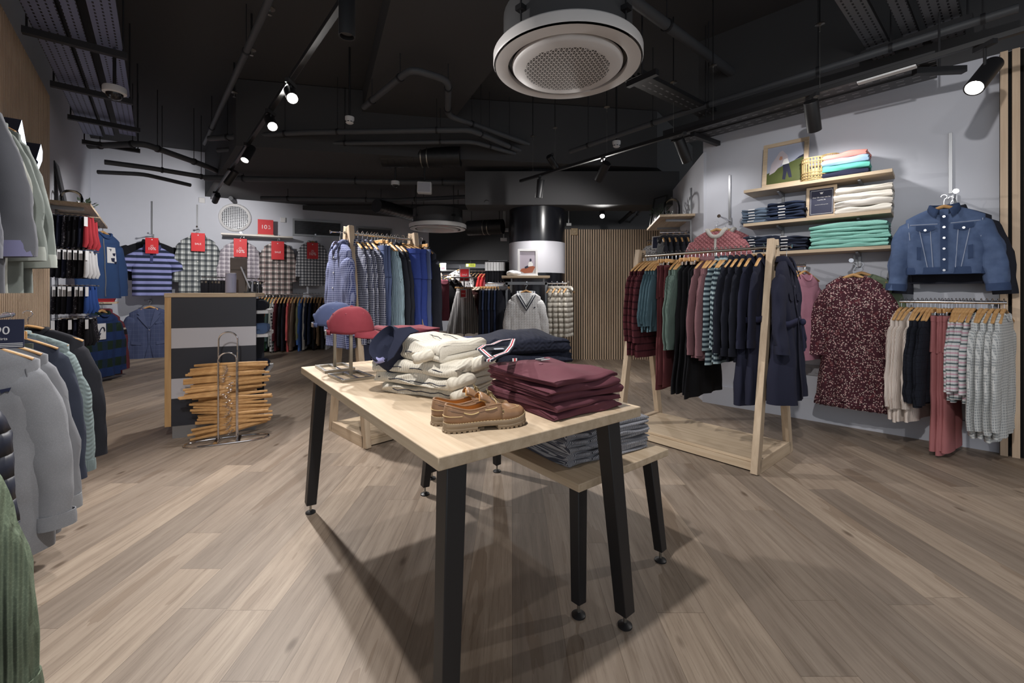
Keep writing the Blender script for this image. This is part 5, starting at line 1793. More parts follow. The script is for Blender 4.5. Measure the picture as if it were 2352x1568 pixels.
# shelves above the socks
for i, (t0, t1, z, lb) in enumerate(((LT + .06, LT + 1.0, 2.17, 'oak wall shelf above the sock prongs with a glass dome'), (LT + 1.1, LT + 2.3, 2.17, 'farther oak wall shelf beyond the sock prongs'))):
    t = thing('wall_shelf', lb, 'shelf', LP.w(t0, -.03, z), LP.rz)
    sx = 1 if Vector((math.cos(LP.rz), math.sin(LP.rz))).dot(LP.d) > 0 else -1
    L_ = t1 - t0
    mb = MB(); mb.box((sx * L_ / 2, -.17, -.014), (L_, .34, .028)); mb.build('board', OAK, t, bevel=.002)
    for k in (.2, .8):
        mb = MB(); mb.bar((sx * L_ * k, -.01, -.05), (sx * L_ * k, -.27, -.045), .025, .035); mb.build('bracket', GREYM, t)
q = LP.w(LT + .45, .12, 2.17)
t = thing('glass_dome', 'clear glass dome on the oak shelf above the sock prongs', 'dome', q)
mb = MB(); mb.lathe([(.1, .01), (.1, .1), (.085, .15), (.05, .18), (.0, .19)], 28); mb.build('dome', GLASS, t, smooth=80)
mb = MB(); mb.lathe([(.11, 0), (.11, .01), (0, .01)], 28); mb.build('base', OAK, t)
q = LP.w(LT + .85, .2, 2.17); plant('small grey green plant on the shelf above the sock prongs', q, .045, .14, 30, 5)
q = LP.w(LT + .68, .05, 2.172)
mb = MB(); mb.box((0, 0, .26), (.3, .02, .52)); mb.box((0, -.011, .26), (.26, .004, .47))
o_ = mb.build('picture_frame', BLACKM, None, q); o_.rotation_euler = (-.16, 0, LP.rz); tag(o_, 'dark picture frame leaning on the wall above the sock prongs', 'picture')
# blue hoodie, striped rugby top, red folded jumpers
q = LP.pt(236, 516, .3)
sc = 150 / 1000 * q.y / .66


def hood_x(t, surf, g):
    patch_mb(surf, [(-.02, g['zs'] - .14), (.08, g['zs'] - .14), (.08, g['zs'] - .3), (-.02, g['zs'] - .3)], .006).build('print_panel', TAGW, t)
    for (x, z, w_, h_) in ((.0, -.16, .03, .02), (.04, -.2, .04, .03), (.02, -.25, .04, .04), (.05, -.285, .03, .02)):
        patch_mb(surf, [(x, g['zs'] + z), (x + w_, g['zs'] + z + .004), (x + w_ * .8, g['zs'] + z - h_), (x + .005, g['zs'] + z - h_ * .8)], .0085).build('print_mark', INK, t)
    strip_mb(surf, [(-.05, g['zs'] - .06), (-.05, g['zh'] + .02)], .012, .006).build('zip', GREYM, t)


k = garment('hoodie', 'hoodie', cloth((48, 76, 126)), sleeve=.58, collar='ring', L=.66, d=.05, dh=.06, ws=.19, wc=.2, wh=.21, fold=.016, seed=130, sl=dict(r0=.1, r1=.07, spread=.06), extra=hood_x)
k.put(q, LP.rz - .6, 'blue hoodie with a white print hung on the wall beyond the socks', sc=sc)
hang_f.put(q, LP.rz - .6, 'wooden hanger of the blue hoodie beyond the socks', sc=sc)
q = LP.pt(232, 698, .3); sc = 150 / 1000 * q.y / .7
rug = cloth((34, 52, 42), (('s', 'z', .19, .5, (40, 60, 110), .85, .1), ('s', 'x', .12, .45, (36, 50, 90), .5, .3)))


def rugby_x(t, surf, g):
    patch_mb(surf, [(-.12, g['zs'] - .12), (.0, g['zs'] - .12), (.0, g['zs'] - .29), (-.12, g['zs'] - .29)], .006).build('print_panel', TAGW, t)
    mb = MB(); mb.tube([(-.06 + .035 * math.cos(a / 3), surf(-.06, g['zs'] - .2) - .009, g['zs'] - .205 + .045 * math.sin(a / 2.2)) for a in range(14)], .005, 5); mb.build('print_mark', INK, t)


k = garment('jumper', 'jumper', rug, sleeve=.6, collar='ring', L=.7, d=.05, ws=.19, wc=.21, wh=.21, fold=.014, seed=131, sl=dict(r0=.1, r1=.07, spread=.07), extra=rugby_x)
k.put(q, LP.rz - .65, 'navy and green block jumper with a white print panel hung low beyond the socks', sc=sc)
hang_f.put(q, LP.rz - .65, 'wooden hanger of the navy and green block jumper', sc=sc)
k = garment('jumper', 'jumper', cloth((116, 52, 62), (('band', -.36, -.3, (40, 36, 40)), ('band', -.3, -.28, (200, 190, 180)))), sleeve=.62, collar='roll', L=.72, d=.05, seed=132, sl=dict(r0=.1, r1=.07, spread=.08))
q2 = q + LP.d.to_3d() * .16
k.put(q2, LP.rz - .65, 'dark red jumper hanging behind the navy and green block jumper', sc=sc)
hang_f.put(q2, LP.rz - .65, 'wooden hanger of the dark red jumper beyond the socks', sc=sc)
arm('wall hook holding the blue hoodie', LP, 243, 512, .32, off0=-.03)
q = LP.pt(238, 693, .18)
t = thing('wall_shelf', 'short oak wall shelf of red folded jumpers beyond the socks', 'shelf', q, LP.rz)
mb = MB(); mb.box((0, 0, -.014), (.55, .36, .028)); mb.build('board', OAK, t, bevel=.002)
mb = MB(); mb.bar((.1, .16, -.04), (.1, -.1, -.04), .02, .03); mb.build('bracket', GREYM, t)
pile(None, q.x, q.y, q.z, 5, None, [(176, 42, 50), (150, 36, 46)], .36, .28, .03, LP.rz, 'red folded jumper', 'beyond the socks', 'red folded jumpers', seedo=9)
for i in range(4):
    q = LP.pt(262, 578 + i * 6, .03)
    mb = MB(); mb.box((0, 0, 0), (.12, .1, .035)); mb.box((0, -.052, 0), (.08, .006, .02))
    tag(mb.build('gift_pack', plain('pack_pink', (214, 178, 186), .6), None, q, LP.rz, bevel=.004), f'small pink pack on the wall behind the blue hoodie, {ORD[i]} from the top', 'pack', 'pink packs behind the hoodie')
# ------------------------------------------------------------------ goods on the large table
def T(px, py, z=ZT):
    return Z(px, py, z)


def into(o, p):
    """a point of the place in the local frame of a thing that stands upright"""
    return (Matrix.Translation(o.location) @ o.rotation_euler.to_matrix().to_4x4()).inverted() @ Vector(p)


# caps on stands
def cap_stand(label, corner_px, pole_px, top_z):
    cs = [T(*c) for c in corner_px]
    c = sum(cs, Vector()) / 4
    e1 = (cs[1] - cs[0]); e2 = (cs[2] - cs[1])
    rz = math.atan2(e2.y, e2.x)
    t = thing('cap_stand', label, 'display stand', (c.x, c.y, ZT), rz)
    w, d = e2.length, e1.length
    mb = MB(); b = .014
    for (x, y, sx, sy) in ((0, -d / 2 + b / 2, w, b), (0, d / 2 - b / 2, w, b), (-w / 2 + b / 2, 0, b, d - 2 * b), (w / 2 - b / 2, 0, b, d - 2 * b), (0, 0, b, d - 2 * b)):
        mb.box((x, y, b / 2), (sx, sy, b))
    mb.build('base_frame', STEEL, t, bevel=.001)
    mb = MB(); mb.box((0, 0, (top_z - ZT) / 2 + b / 2), (b, b, top_z - ZT - b)); mb.build('pole', STEEL, t, bevel=.001)
    mb = MB(); mb.lathe([(.0, 0), (.045, -.004), (.05, -.02), (.0, -.016)], 20, (0, 0, top_z - ZT + .015)); mb.build('head_plate', STEEL, t)
    return c


def cap(label, loc, rz, col, tilt=.1):
    m = cloth(col, (('wear', 30, tuple(min(255, v + 26) for v in col), .35),), 'weave')
    t = thing('baseball_cap', label, 'cap', loc, rz); t.rotation_euler = (0, tilt, rz)
    n = 48; rings = []
    for i in range(15):
        a = PI / 2 * i / 14
        r = math.cos(a) ** .75; z = .125 * math.sin(a) ** .95
        ring = []
        for k in range(n):
            th = 2 * PI * k / n
            x = .108 * r * math.cos(th) + .006 * (1 - r); y = .083 * r * math.sin(th)
            seam = 1 - .012 * (abs(math.sin(3 * th)) < .08)
            zz = z
            if i == 0 and math.cos(th) < -.75:          # opening at the back
                zz = .05 * (1 - ((math.cos(th) + 1) / .25) ** 2) if math.cos(th) < -.75 else 0
            if i == 1 and math.cos(th) < -.8:
                zz = max(zz, .052 * (1 - ((math.cos(th) + 1) / .25) ** 2) + .004)
            if i in (2, 3) and math.cos(th) < -.85:
                zz = max(zz, .054 * (1 - ((math.cos(th) + 1) / .25) ** 2) + .003 * i)
            ring.append(Vector((x * seam, y * seam, zz + .004 * nz(x * 20, y * 20, z * 20, 1))))
        rings.append(ring)
    mb = MB(); mb.loft(rings, True, False, True); mb.build('crown', m, t, smooth=80, solid=.003)
    rings = []
    for j in range(7):
        v = j / 6; row = []
        for k in range(25):
            th = -1.15 + 2.3 * k / 24
            bx, by = .104 * math.cos(th), .081 * math.sin(th)
            ext = .082 * math.cos(th / 1.15 * PI / 2) ** .6 * v
            row.append(Vector((bx + ext, by * (1 + .05 * v), .004 - .35 * ext - .028 * (abs(by) / .081) ** 2 * v + .004)))
        rings.append(row)
    mb = MB(); mb.loft(rings, closed=False); mb.build('brim', m, t, smooth=80, solid=.004)
    mb = MB(); mb.ball((.006, 0, .127), .008, 6, 1, 1, .6); mb.build('top_button', m, t)
    for k in range(6):
        th = 2 * PI * (k + .5) / 6
        mb = MB(); mb.ball((.108 * .75 * math.cos(th), .083 * .75 * math.sin(th), .093), .0045, 5); mb.build('eyelet', cloth(tuple(min(255, v + 30) for v in col)), t)
    pts = [(.113 * math.cos(th), .088 * math.sin(th), .008) for th in [PI * .72 + PI * .56 * i / 16 for i in range(17)]]
    mb = MB()
    mb.loft([[Vector((x, y, z - .011)) for x, y, z in pts], [Vector((x * 1.02, y * 1.02, z)) for x, y, z in pts], [Vector((x, y, z + .011)) for x, y, z in pts]], closed=False)
    st = mb.build('strap', m, t, smooth=80, solid=.003)
    mb = MB(); mb.box((-.1, -.05, .008), (.022, .006, .022), -1.05); mb.build('buckle', STEEL, st, bevel=.001)
    for s_ in (-1, 1):
        mb = MB()
        pts = [Vector((.088 * math.cos(a) * .99, s_ * .0, 0)) for a in (0,)]
    return t


c = cap_stand('square steel cap stand nearer the camera under the red cap', [(758, 863), (779, 880), (854, 870), (831, 855.5)], (804, 866), ZT + .27)
CR = math.atan2(TV.y, TV.x)
q = P(806, 764, c.y)
cap('washed red baseball cap on the nearer steel stand', (c.x + .0, c.y, q.z), CR - .62, (128, 44, 54), -.02)
c = cap_stand('square steel cap stand farther from the camera under the navy cap', [(726, 844), (741, 858.5), (812, 851), (795, 836)], (778, 842), ZT + .31)
q = P(778, 748, c.y)
cap('faded navy baseball cap behind the red cap', (c.x, c.y, q.z), CR - .45, (66, 76, 112), .02)

# cream knitted cardigans
creamk = cloth((206, 198, 182), (('noise', 200, .5, (222, 216, 204), .4),), 'ribtop', var=.06)
creamb = cloth((210, 202, 186), (), 'ribtop', var=.06)
nvk = cloth((38, 42, 62), (), 'weave')
CRZ = -.50
cc = T(985, 905)
z = ZT + .001
cream_o = []
for i, (h, w, d, dx, dy, r) in enumerate(((.038, .37, .28, .03, 0, .1), (.044, .40, .30, .02, -.005, -.02), (.052, .41, .30, .01, .0, .05), (.068, .34, .29, -.02, .02, -.08))):
    mb = folded_mb(w, d, h, 2, 200 + i, .012, puffy=.028 if i == 3 else .006, nx=30)
    pos_ = ('bottom', 'second from the bottom', 'third from the bottom', 'topmost')[i]
    o = mb.build('cardigan', creamk, None, (cc.x + dx * math.cos(CRZ) - dy * math.sin(CRZ), cc.y + .1 + dx * math.sin(CRZ) + dy * math.cos(CRZ), z), CRZ + r, smooth=80)
    tag(o, f'cream folded cardigan, {pos_} of the pile on the table' if i < 3 else 'cream folded cardigan with a navy collar, topmost of its pile', 'folded knitwear', 'cream cardigans on the table')
    mb = MB(); mb.tube([(-w / 2 * .9 + w * .9 * k / 20, -d / 2 - .002 + .006 * math.sin(k), h * .52 + .003 * math.sin(k * 1.3)) for k in range(21)], .0018, 5); mb.build('dark_edging', nvk, o)
    cream_o.append(o)
    z += h
# rib rolls at the end nearest the maroon trousers
for j, (i, x, y, zz, r) in enumerate(((2, .17, -.06, .03, .026), (1, .18, -.09, .024, .026), (2, .2, .0, .034, .027), (0, .17, -.12, .02, .02), (3, .1, -.15, .02, .022))):
    o = cream_o[i]
    mb = MB(); pts = []; rs = []
    for k in range(13):
        u = k / 12
        pts.append((x + .045 * math.sin(u * PI) * .6, y - .06 + .14 * u, zz + .012 * math.sin(u * PI)))
        rs.append(r * (1 + .1 * math.sin(k * 3.1)) * (.8 if k in (0, 12) else 1))
    mb.tube(pts, rs, 14); mb.build('sleeve_roll', creamb, o, smooth=80)
top = cream_o[-1]
# the navy collar standing open at the end nearest the caps
axis = Vector((.12, -.86, .5)).normalized(); e1 = Vector((0, 0, 1)).cross(axis).normalized(); e2 = axis.cross(e1).normalized()
c0 = Vector((-.085, -.178, .058))
def cpnt(u, v, w): return c0 + e1 * u + e2 * v + axis * w
n = 40; rings = []
for (rx, ry, ww) in ((.005, .006, -.008), (.036, .05, -.012), (.044, .06, -.002), (.052, .071, .022), (.056, .075, .026), (.061, .08, .018), (.066, .085, -.012), (.072, .092, -.07)):
    rings.append([cpnt(.88 * rx * math.cos(2 * PI * k / n), ry * math.sin(2 * PI * k / n) * (1 + .1 * math.cos(2 * PI * k / n)), ww + .008 * math.sin(4 * PI * k / n) - .012 * math.cos(2 * PI * k / n)) for k in range(n)])
mb = MB(); mb.loft(rings, True, True, False)
cl_ = mb.build('collar', nvk, top, smooth=80)
poly = [(.026, .06), (.05, .07), (.1, .08), (.14, .068), (.11, .05), (.09, .01), (.074, -.055), (.052, -.078), (.04, -.036), (.044, .02)]
fr = [cpnt(u, v, .022 - 2.6 * max(0, u - .06) ** 2) for u, v in poly]; bk = [p - axis * .006 for p in fr]; n = len(poly)
mb = MB(); mb.add(fr + bk, [tuple(range(n)), tuple(range(2 * n - 1, n - 1, -1))] + [(i, n + i, n + (i + 1) % n, (i + 1) % n) for i in range(n)])
mb.build('collar_flap', nvk, top, smooth=0, bevel=.002)
pts = [cpnt(.05 * math.cos(a), .072 * math.sin(a), .012) for a in [-2.6 + 1.5 * i / 14 for i in range(15)]]
mb = MB(); mb.tube(pts, .011, 8); mb.build('lining', cloth((146, 146, 196)), cl_, smooth=80)
for k, (x0, y0, x1, y1) in enumerate(((-.05, .06, .12, .03), (.0, -.02, .09, -.04))):
    mb = MB(); mb.tube([(lerp(x0, x1, u / 12), lerp(y0, y1, u / 12) + .004 * math.sin(u), .062 + .028 * math.sin(PI * (lerp(x0, x1, u / 12) / .33 + .5)) * math.cos(PI * lerp(y0, y1, u / 12) / .29 * .9) + .003) for u in range(13)], .0015, 5); mb.build('stitch_line', nvk, top)

# navy cable jumpers with striped trim
ncab = cloth((34, 37, 52), (), 'cable', var=.12); nrib = cloth((32, 35, 50), (), 'ribtop')
q = T(1196, 852)
z = ZT + .001; NRZ = .42
for i, (h, w, d, dx, r) in enumerate(((.05, .38, .32, 0, 0), (.055, .4, .33, .01, .06), (.075, .42, .36, -.01, -.06))):
    mb = folded_mb(w, d, h, 2, 220 + i, .011, puffy=.035 if i == 2 else .005, nx=30)
    o = mb.build('jumper', ncab, None, (q.x + dx, q.y + .02, z), NRZ + r, smooth=80)
    tag(o, f'navy cable jumper with red and white trim, {("bottom", "middle", "topmost")[i]} of its pile on the table', 'folded knitwear', 'navy jumpers on the table')
    if i < 2:
        for kk, mm in enumerate((TAGW, RED, TAGW)):
            mb = MB(); mb.box((-w * .36 + kk * .008, -d / 2 - .004, h * .5), (.008, .006, h * .62)); mb.build('striped_trim', mm, o, bevel=.001)
    z += h
topn = o
tw = cloth((214, 214, 218)); tr = cloth((186, 44, 56))


def trim(pts, rr):
    hi = z - .004 + .02
    w3 = []
    for i in range(len(pts) - 1):
        for k in range(6):
            w3.append((lerp(pts[i][0], pts[i + 1][0], k / 6), lerp(pts[i][1], pts[i + 1][1], k / 6)))
    w3.append(pts[-1])
    base = [Z(x, y, hi) for x, y in w3]
    for off, m in ((-.010, nrib), (-.005, tw), (0, tr), (.005, tw), (.010, nrib)):
        L_ = []
        for i, p in enumerate(base):
            a = base[max(0, i - 1)]; b = base[min(len(base) - 1, i + 1)]
            d = (b - a).normalized(); nn = Vector((-d.y, d.x, 0))
            L_.append(into(topn, p + nn * off))
        mb = MB(); mb.tube(L_, .0036, 6); mb.build('striped_trim', m, topn)


trim([(1180, 779), (1150, 783), (1130, 792), (1112, 794), (1100, 802)], 1)
trim([(1180, 779), (1174, 795), (1162, 810), (1140, 818), (1122, 828)], 1)
trim([(1106, 803), (1118, 814), (1130, 824)], 1)
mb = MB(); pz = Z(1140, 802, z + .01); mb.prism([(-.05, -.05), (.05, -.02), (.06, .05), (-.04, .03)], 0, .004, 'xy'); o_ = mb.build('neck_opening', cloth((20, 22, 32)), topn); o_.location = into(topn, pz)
mb = MB(); mb.box((0, 0, .003), (.035, .02, .003)); o_ = mb.build('size_label', cloth((170, 176, 190)), topn); o_.location = into(topn, Z(1146, 803, z + .014))

# maroon trousers
mar = cloth((92, 46, 56), (('wear', 18, (122, 78, 88), .4),), 'weave')
A_ = T(1275, 972)
cx_ = A_ + TU * .185 + TV * .165
z = ZT + .001
for i in range(5):
    h = .0265
    mb = folded_mb(.315 * RJ.uniform(.97, 1.02), .365 * RJ.uniform(.96, 1.02), h * .97, 2, 240 + i, .009, puffy=.008 if i == 4 else 0, nx=26)
    o = mb.build('trousers', mar, None, (cx_.x + RJ.uniform(-.008, .008), cx_.y + RJ.uniform(-.008, .008), z), math.atan2(.597, .80) + RJ.uniform(-.05, .05), smooth=80)
    tag(o, f'maroon folded trousers, {("bottom", "second from the bottom", "middle", "second from the top", "topmost")[i]} of the pile beside the shoes', 'folded trousers', 'maroon trousers on the table')
    z += h
mb = MB(); mb.lathe([(.0, 0), (.008, 0), (.008, .003), (0, .004)], 12, (-.03, .03, .036)); mb.build('button', plain('maroon_button', (132, 90, 100), .4), o)
mb = MB(); mb.box((.055, .11, .035), (.05, .03, .003)); lb_ = mb.build('waist_label', plain('label_black', (24, 24, 28), .6), o)
mb = MB(); mb.box((.055, .093, .037), (.045, .004, .002)); mb.box((.055, .127, .037), (.045, .004, .002)); mb.build('label_edge', TAGW, lb_)
# maroon and navy polo shirts at the far corner
q = T(935, 828)
z = ZT + .001
cols_ = [('maroon', (112, 46, 60)), ('navy', (38, 42, 66)), ('maroon', (120, 50, 64)), ('navy', (36, 40, 60)), ('maroon', (104, 44, 56)), ('navy', (40, 44, 70)), ('maroon', (124, 56, 66))]
for i, (nm, c) in enumerate(cols_):
    h = .028
    o = folded_mb(.3, .27, h, 2, 260 + i, .01, puffy=.012 if i == 6 else 0).build('polo_shirt', cloth(c), None, (q.x + RJ.uniform(-.01, .01), q.y + .02, z), .62 + RJ.uniform(-.06, .06), smooth=80)
    tag(o, f'{nm} folded polo shirt, {ORD[i]} from the bottom of the pile behind the cream cardigans', 'folded shirt', 'polo shirts at the far corner of the table')
    z += h
q = Vector((-.40, 2.40, 0)); z = ZT + .001
for i in range(5):
    h = .03
    o = folded_mb(.36, .29, h, 2, 280 + i, .009, puffy=.012 if i == 4 else 0).build('polo_shirt', cloth((46, 54, 96) if i > 2 else (36, 40, 62)), None, (q.x, q.y, z), -.1 + RJ.uniform(-.06, .06), smooth=80)
    tag(o, f'navy blue folded shirt, {ORD[i]} from the bottom, behind the cable jumpers', 'folded shirt', 'navy shirts at the far end of the table')
    z += h

# ------------------------------------------------------------------ boat shoes
leather = NT('tan_leather')
col = leather.mix(leather.noise(26, 4), lin((124, 92, 66)), lin((158, 122, 92)))
leather.link(col, leather.b.inputs['Base Color']); leather.b.inputs['Roughness'].default_value = .42
leather.bump(leather.noise(260, 3), .12, .001); leather = leather.mat
lining = plain('shoe_lining', (190, 138, 76), .7, var=.1); solem = plain('rubber_sole', (140, 122, 100), .75, var=.05); lacem = plain('lace_cream', (204, 178, 128), .6); laced = plain('lace_olive', (116, 98, 60), .6)


def make_shoe():
    t = thing('boat_shoe', 'shoe', 'shoe')
    Ls = .268

    def hw(u):
        pts = [(0, .0), (.02, .018), (.06, .028), (.15, .034), (.3, .034), (.45, .034), (.6, .041), (.75, .0465), (.86, .044), (.93, .036), (.98, .02), (1, .0)]
        for (a, b), (c, d) in zip(pts, pts[1:]):
            if u <= c:
                return lerp(b, d, sm((u - a) / (c - a)) if c - a > .05 else (u - a) / (c - a))
        return 0

    def outline(k=1.0, dz=0, n=30, grow=0.0):
        us = [.5 - .5 * math.cos(PI * i / n) for i in range(n + 1)]
        L_ = [(u * Ls + (u - .5) * 2 * grow, hw(u) * k + grow * (1 if 0 < u < 1 else 0)) for u in us]
        return L_ + [(x, -y) for x, y in L_[-2:0:-1]]
    # sole: welt and midsole, heel block and forepart block, tread notches
    def ribbon(z0, z1, u0, u1, grow, name, m, par, topk=1.0):
        o = [(x, y) for x, y in outline(1, 0, 60, grow) if u0 * Ls <= x <= u1 * Ls]
        mb = MB()
        def spring(x): return .012 * max(0, x / Ls - .72) ** 2 * 12
        mb.loft([[Vector((x, y * .96, z0 + spring(x))) for x, y in o], [Vector((x, y, z0 + spring(x) + .002)) for x, y in o], [Vector((x, y, z1 + spring(x) - .001)) for x, y in o], [Vector((x, y * .98, z1 + spring(x))) for x, y in o]])
        return mb.build(name, m, par, smooth=50)
    so = ribbon(.014, .030, -1, 2, .005, 'midsole', solem, t)
    ribbon(.004, .015, -1, .385, .005, 'heel_block', solem, so)
    ribbon(.004, .015, .6, 2, .005, 'fore_block', solem, so)
    mb = MB()
    ol = outline(1, 0, 60, .004)
    acc = 0
    for i in range(len(ol)):
        x, y = ol[i]; x2, y2 = ol[(i + 1) % len(ol)]
        seg = math.hypot(x2 - x, y2 - y); acc += seg
        if acc > .0125 and not (.37 * Ls < x < .62 * Ls):
            acc = 0
            a = math.atan2(y2 - y, x2 - x)
            sp = .012 * max(0, x / Ls - .72) ** 2 * 12
            mb.box((x * .985 + .002, y * .9, .003 + sp * .8), (.0095, .012, .0075), a)
    mb.box((.1, 0, .003), (.05, .04, .006)); mb.box((.2, 0, .003), (.05, .05, .006))
    mb.build('tread', solem, so)
    # welt stitching
    mb = MB(); o = outline(1, 0, 40, .0035)
    for i in range(0, len(o)):
        x, y = o[i]; x2, y2 = o[(i + 1) % len(o)]
        sp = .012 * max(0, x / Ls - .72) ** 2 * 12
        mb.tube([(x, y, .0305 + sp), (lerp(x, x2, .6), lerp(y, y2, .6), .0305 + sp)], .0008, 4)
    mb.build('welt_stitch', lacem, so)
    # quarter: the side and heel wall
    us = [.66 - .64 * math.sin(PI / 2 * i / 24) for i in range(25)]
    path = [(u * Ls, hw(u)) for u in us] + [(-.000, hw(.018) * .5), (-.0015, 0), (-.000, -hw(.018) * .5)] + [(u * Ls, -hw(u)) for u in us[::-1]]
    rows = [[], [], [], [], []]
    for (x, y) in path:
        u = x / Ls
        top = lerp(.083, .066, sm(u / .3)) if u < .3 else lerp(.066, .079, sm((u - .3) / .32))
        for r, (kz, kin) in zip(rows, ((0, 1.0), (.3, 1.05), (.6, 1.0), (.88, .9), (1, .86))):
            xx = x + .004 * kz * (1 - min(1, u / .1)) if u < .1 else x
            r.append(Vector((xx + (-.003 * math.sin(kz * PI) if u < .06 else 0), y * kin, lerp(.03, top, kz))))
    mb = MB(); mb.loft(rows, closed=False); qt = mb.build('quarter', leather, t, smooth=80, solid=.004)
    mb = MB(); mb.tube([p + Vector((0, 0, .0005)) for p in rows[-1]], .0032, 8); mb.build('collar_roll', leather, qt)
    # heel counter seam and collar seam
    mb = MB(); idx = [i for i, p in enumerate(path) if p[0] < .2 * Ls]
    mb.tube([Vector((path[i][0] * 1.0 - .004 * (path[i][0] < .03), path[i][1] * 1.09, .052)) for i in idx], .0012, 5); mb.build('stitch', lacem, qt)
    mb = MB(); mb.tube([rows[3][i] * 1.0 + Vector((0, .0035 * (1 if rows[3][i].y > 0 else -1), -.006)) for i in range(2, len(path) - 2)], .0013, 5); mb.build('seam', plain('seam_brown', (96, 70, 50), .6), qt)
    # vamp and toe
    rings = []
    N = 22
    for i in range(26):
        u = lerp(.52, .997, (i / 25) ** .85)
        w = hw(u) * 1.0
        topz = lerp(.096, .062, sm((u - .52) / .26)) if u < .78 else lerp(.062, .047, sm((u - .78) / .22))
        if u > .965:
            topz = lerp(topz, .036, (u - .965) / .035)
        sp = .012 * max(0, u - .72) ** 2 * 12
        ring = []
        for k in range(N + 1):
            a = PI * k / N
            y = w * math.copysign(abs(math.cos(a)) ** .75, math.cos(a)) * (1.03 if .12 < k / N < .88 else 1)
            zz = .03 + sp + (topz - .03) * math.sin(a) ** (.6 if u > .7 else .85)
            ring.append(Vector((u * Ls - (.018 * math.sin(a) if i == 0 else 0), y, zz)))
        rings.append(ring)
    mb = MB(); mb.loft(rings, closed=False); vm = mb.build('vamp', leather, t, smooth=80, solid=.004)
    # moccasin seam: an oval ridge on the toe
    mb = MB(); pts = []
    for i in range(31):
        a = -PI / 2 + PI * i / 30
        u = .68 + .245 * math.cos(a) ** .8 if abs(math.cos(a)) > 1e-4 else .68
        y = .0345 * math.sin(a)
        w = hw(u); f = min(1, abs(y) / max(w, .004))
        topz = lerp(.096, .062, sm((u - .52) / .26)) if u < .78 else lerp(.062, .047, sm((u - .78) / .22))
        sp = .012 * max(0, u - .72) ** 2 * 12
        pts.append((u * Ls, y, .03 + sp + (topz - .03) * (1 - f ** 2.67) ** .35 + .001))
    mb.tube(pts, .0028, 6); mb.build('moccasin_seam', leather, vm)
    mb = MB()
    for i in range(1, 30):
        p = Vector(pts[i]); c_ = Vector((.2, 0, .05)); d = (p - c_).normalized()
        mb.tube([p - d * .004 + Vector((0, 0, .002)), p + d * .003 + Vector((0, 0, .0015))], .0007, 4)
    mb.build('moccasin_stitch', lacem, vm)
    # tongue
    rr_ = []
    for i in range(9):
        v = i / 8
        x = lerp(.69, .43, v) * Ls; zc = lerp(.074, .114, sm(v)); w = lerp(.03, .027, v)
        rr_.append([Vector((x - .006 * abs(math.cos(PI * k / 10)) * v, w * math.cos(PI * k / 10) * (.9 if i == 8 else 1), zc - .018 * (1 - math.sin(PI * k / 10)))) for k in range(11)])
    mb = MB(); mb.loft(rr_, closed=False); tg = mb.build('tongue', leather, t, smooth=80, solid=.004)
    mb = MB(); mb.loft([[p + Vector((-.0035, 0, -.0035)) for p in r] for r in rr_], closed=False); mb.build('tongue_lining', lining, tg, smooth=80)
    o = outline(.86, 0, 24)
    mb = MB(); mb.loft([[Vector((x * .97 + .004, y, .033)) for x, y in o], [Vector((x * .97 + .004, y, .037)) for x, y in o]]); mb.build('insole', lining, t)
    rin = [[Vector((p.x + (.0035 if p.x < .03 else 0), p.y * .9, p.z - .001)) for p in r] for r in rows]
    mb = MB(); mb.loft(rin, closed=False); mb.build('inner_lining', lining, qt, smooth=80)
    # laces: side thongs through eyelets, crossing and a bow
    for s_ in (-1, 1):
        for (u0, u1) in ((.2, .38), (.46, .6)):
            mb = MB(); pts = []
            for i in range(7):
                u = lerp(u0, u1, i / 6)
                top = lerp(.083, .066, sm(u / .3)) if u < .3 else lerp(.066, .079, sm((u - .3) / .32))
                pts.append((u * Ls, s_ * (hw(u) * .93 + .0035 + .0018 * math.sin(PI * i / 6)), top - .0085 - .002 * math.sin(PI * i / 6)))
            mb.tube(pts, .0018, 6); mb.build('side_lace', lacem, qt)
        mb = MB(); mb.tube([(.62 * Ls, s_ * .036, .068), (.6 * Ls, s_ * .027, .09), (.56 * Ls, s_ * .012, .104), (.545 * Ls, -s_ * .002, .108)], .0019, 6); mb.build('lace', lacem, t)
        mb = MB(); mb.tube([(.545 * Ls, 0, .109), (.535 * Ls, s_ * .012, .119), (.55 * Ls, s_ * .024, .117), (.575 * Ls, s_ * .022, .107), (.55 * Ls, s_ * .004, .108)], .0017, 6); mb.build('lace_bow', laced, t)
        mb = MB(); mb.tube([(.55 * Ls, s_ * .002, .108), (.6 * Ls, s_ * .016, .099), (.64 * Ls, s_ * .024, .086), (.67 * Ls, s_ * .03, .073)], .0017, 6); mb.build('lace_end', laced, t)
        mb = MB(); mb.tube([(.665 * Ls + .006 * math.cos(2 * PI * i / 10), s_ * .0425, .054 + .006 * math.sin(2 * PI * i / 10)) for i in range(10)], .0022, 6, closed=True); mb.build('eyelet', plain('eyelet_brass', (190, 170, 130), .3, .8), qt)
    mb = MB(); mb.ball((.548 * Ls, 0, .109), .0055, 6); mb.build('lace_knot', laced, t)
    return Kind(t)


ks = make_shoe()
h0 = T(1029, 1001); t0_ = T(1213, 978)
d_ = (t0_ - h0); SRZ = math.atan2(d_.y, d_.x)
nn = Vector((-math.sin(SRZ), math.cos(SRZ), 0))
ks.put((h0.x + nn.x * .042, h0.y + nn.y * .042, ZT), SRZ, 'tan leather boat shoe, nearer one of the pair on the table', 'pair of tan boat shoes', sc=d_.length / .268 * 1.0)
b_ = T(1001, 984)
ks.put((b_.x + nn.x * .047, b_.y + nn.y * .047, ZT), SRZ - .05, 'tan leather boat shoe, farther one tucked behind its mate', 'pair of tan boat shoes', sc=d_.length / .268 * 1.0)

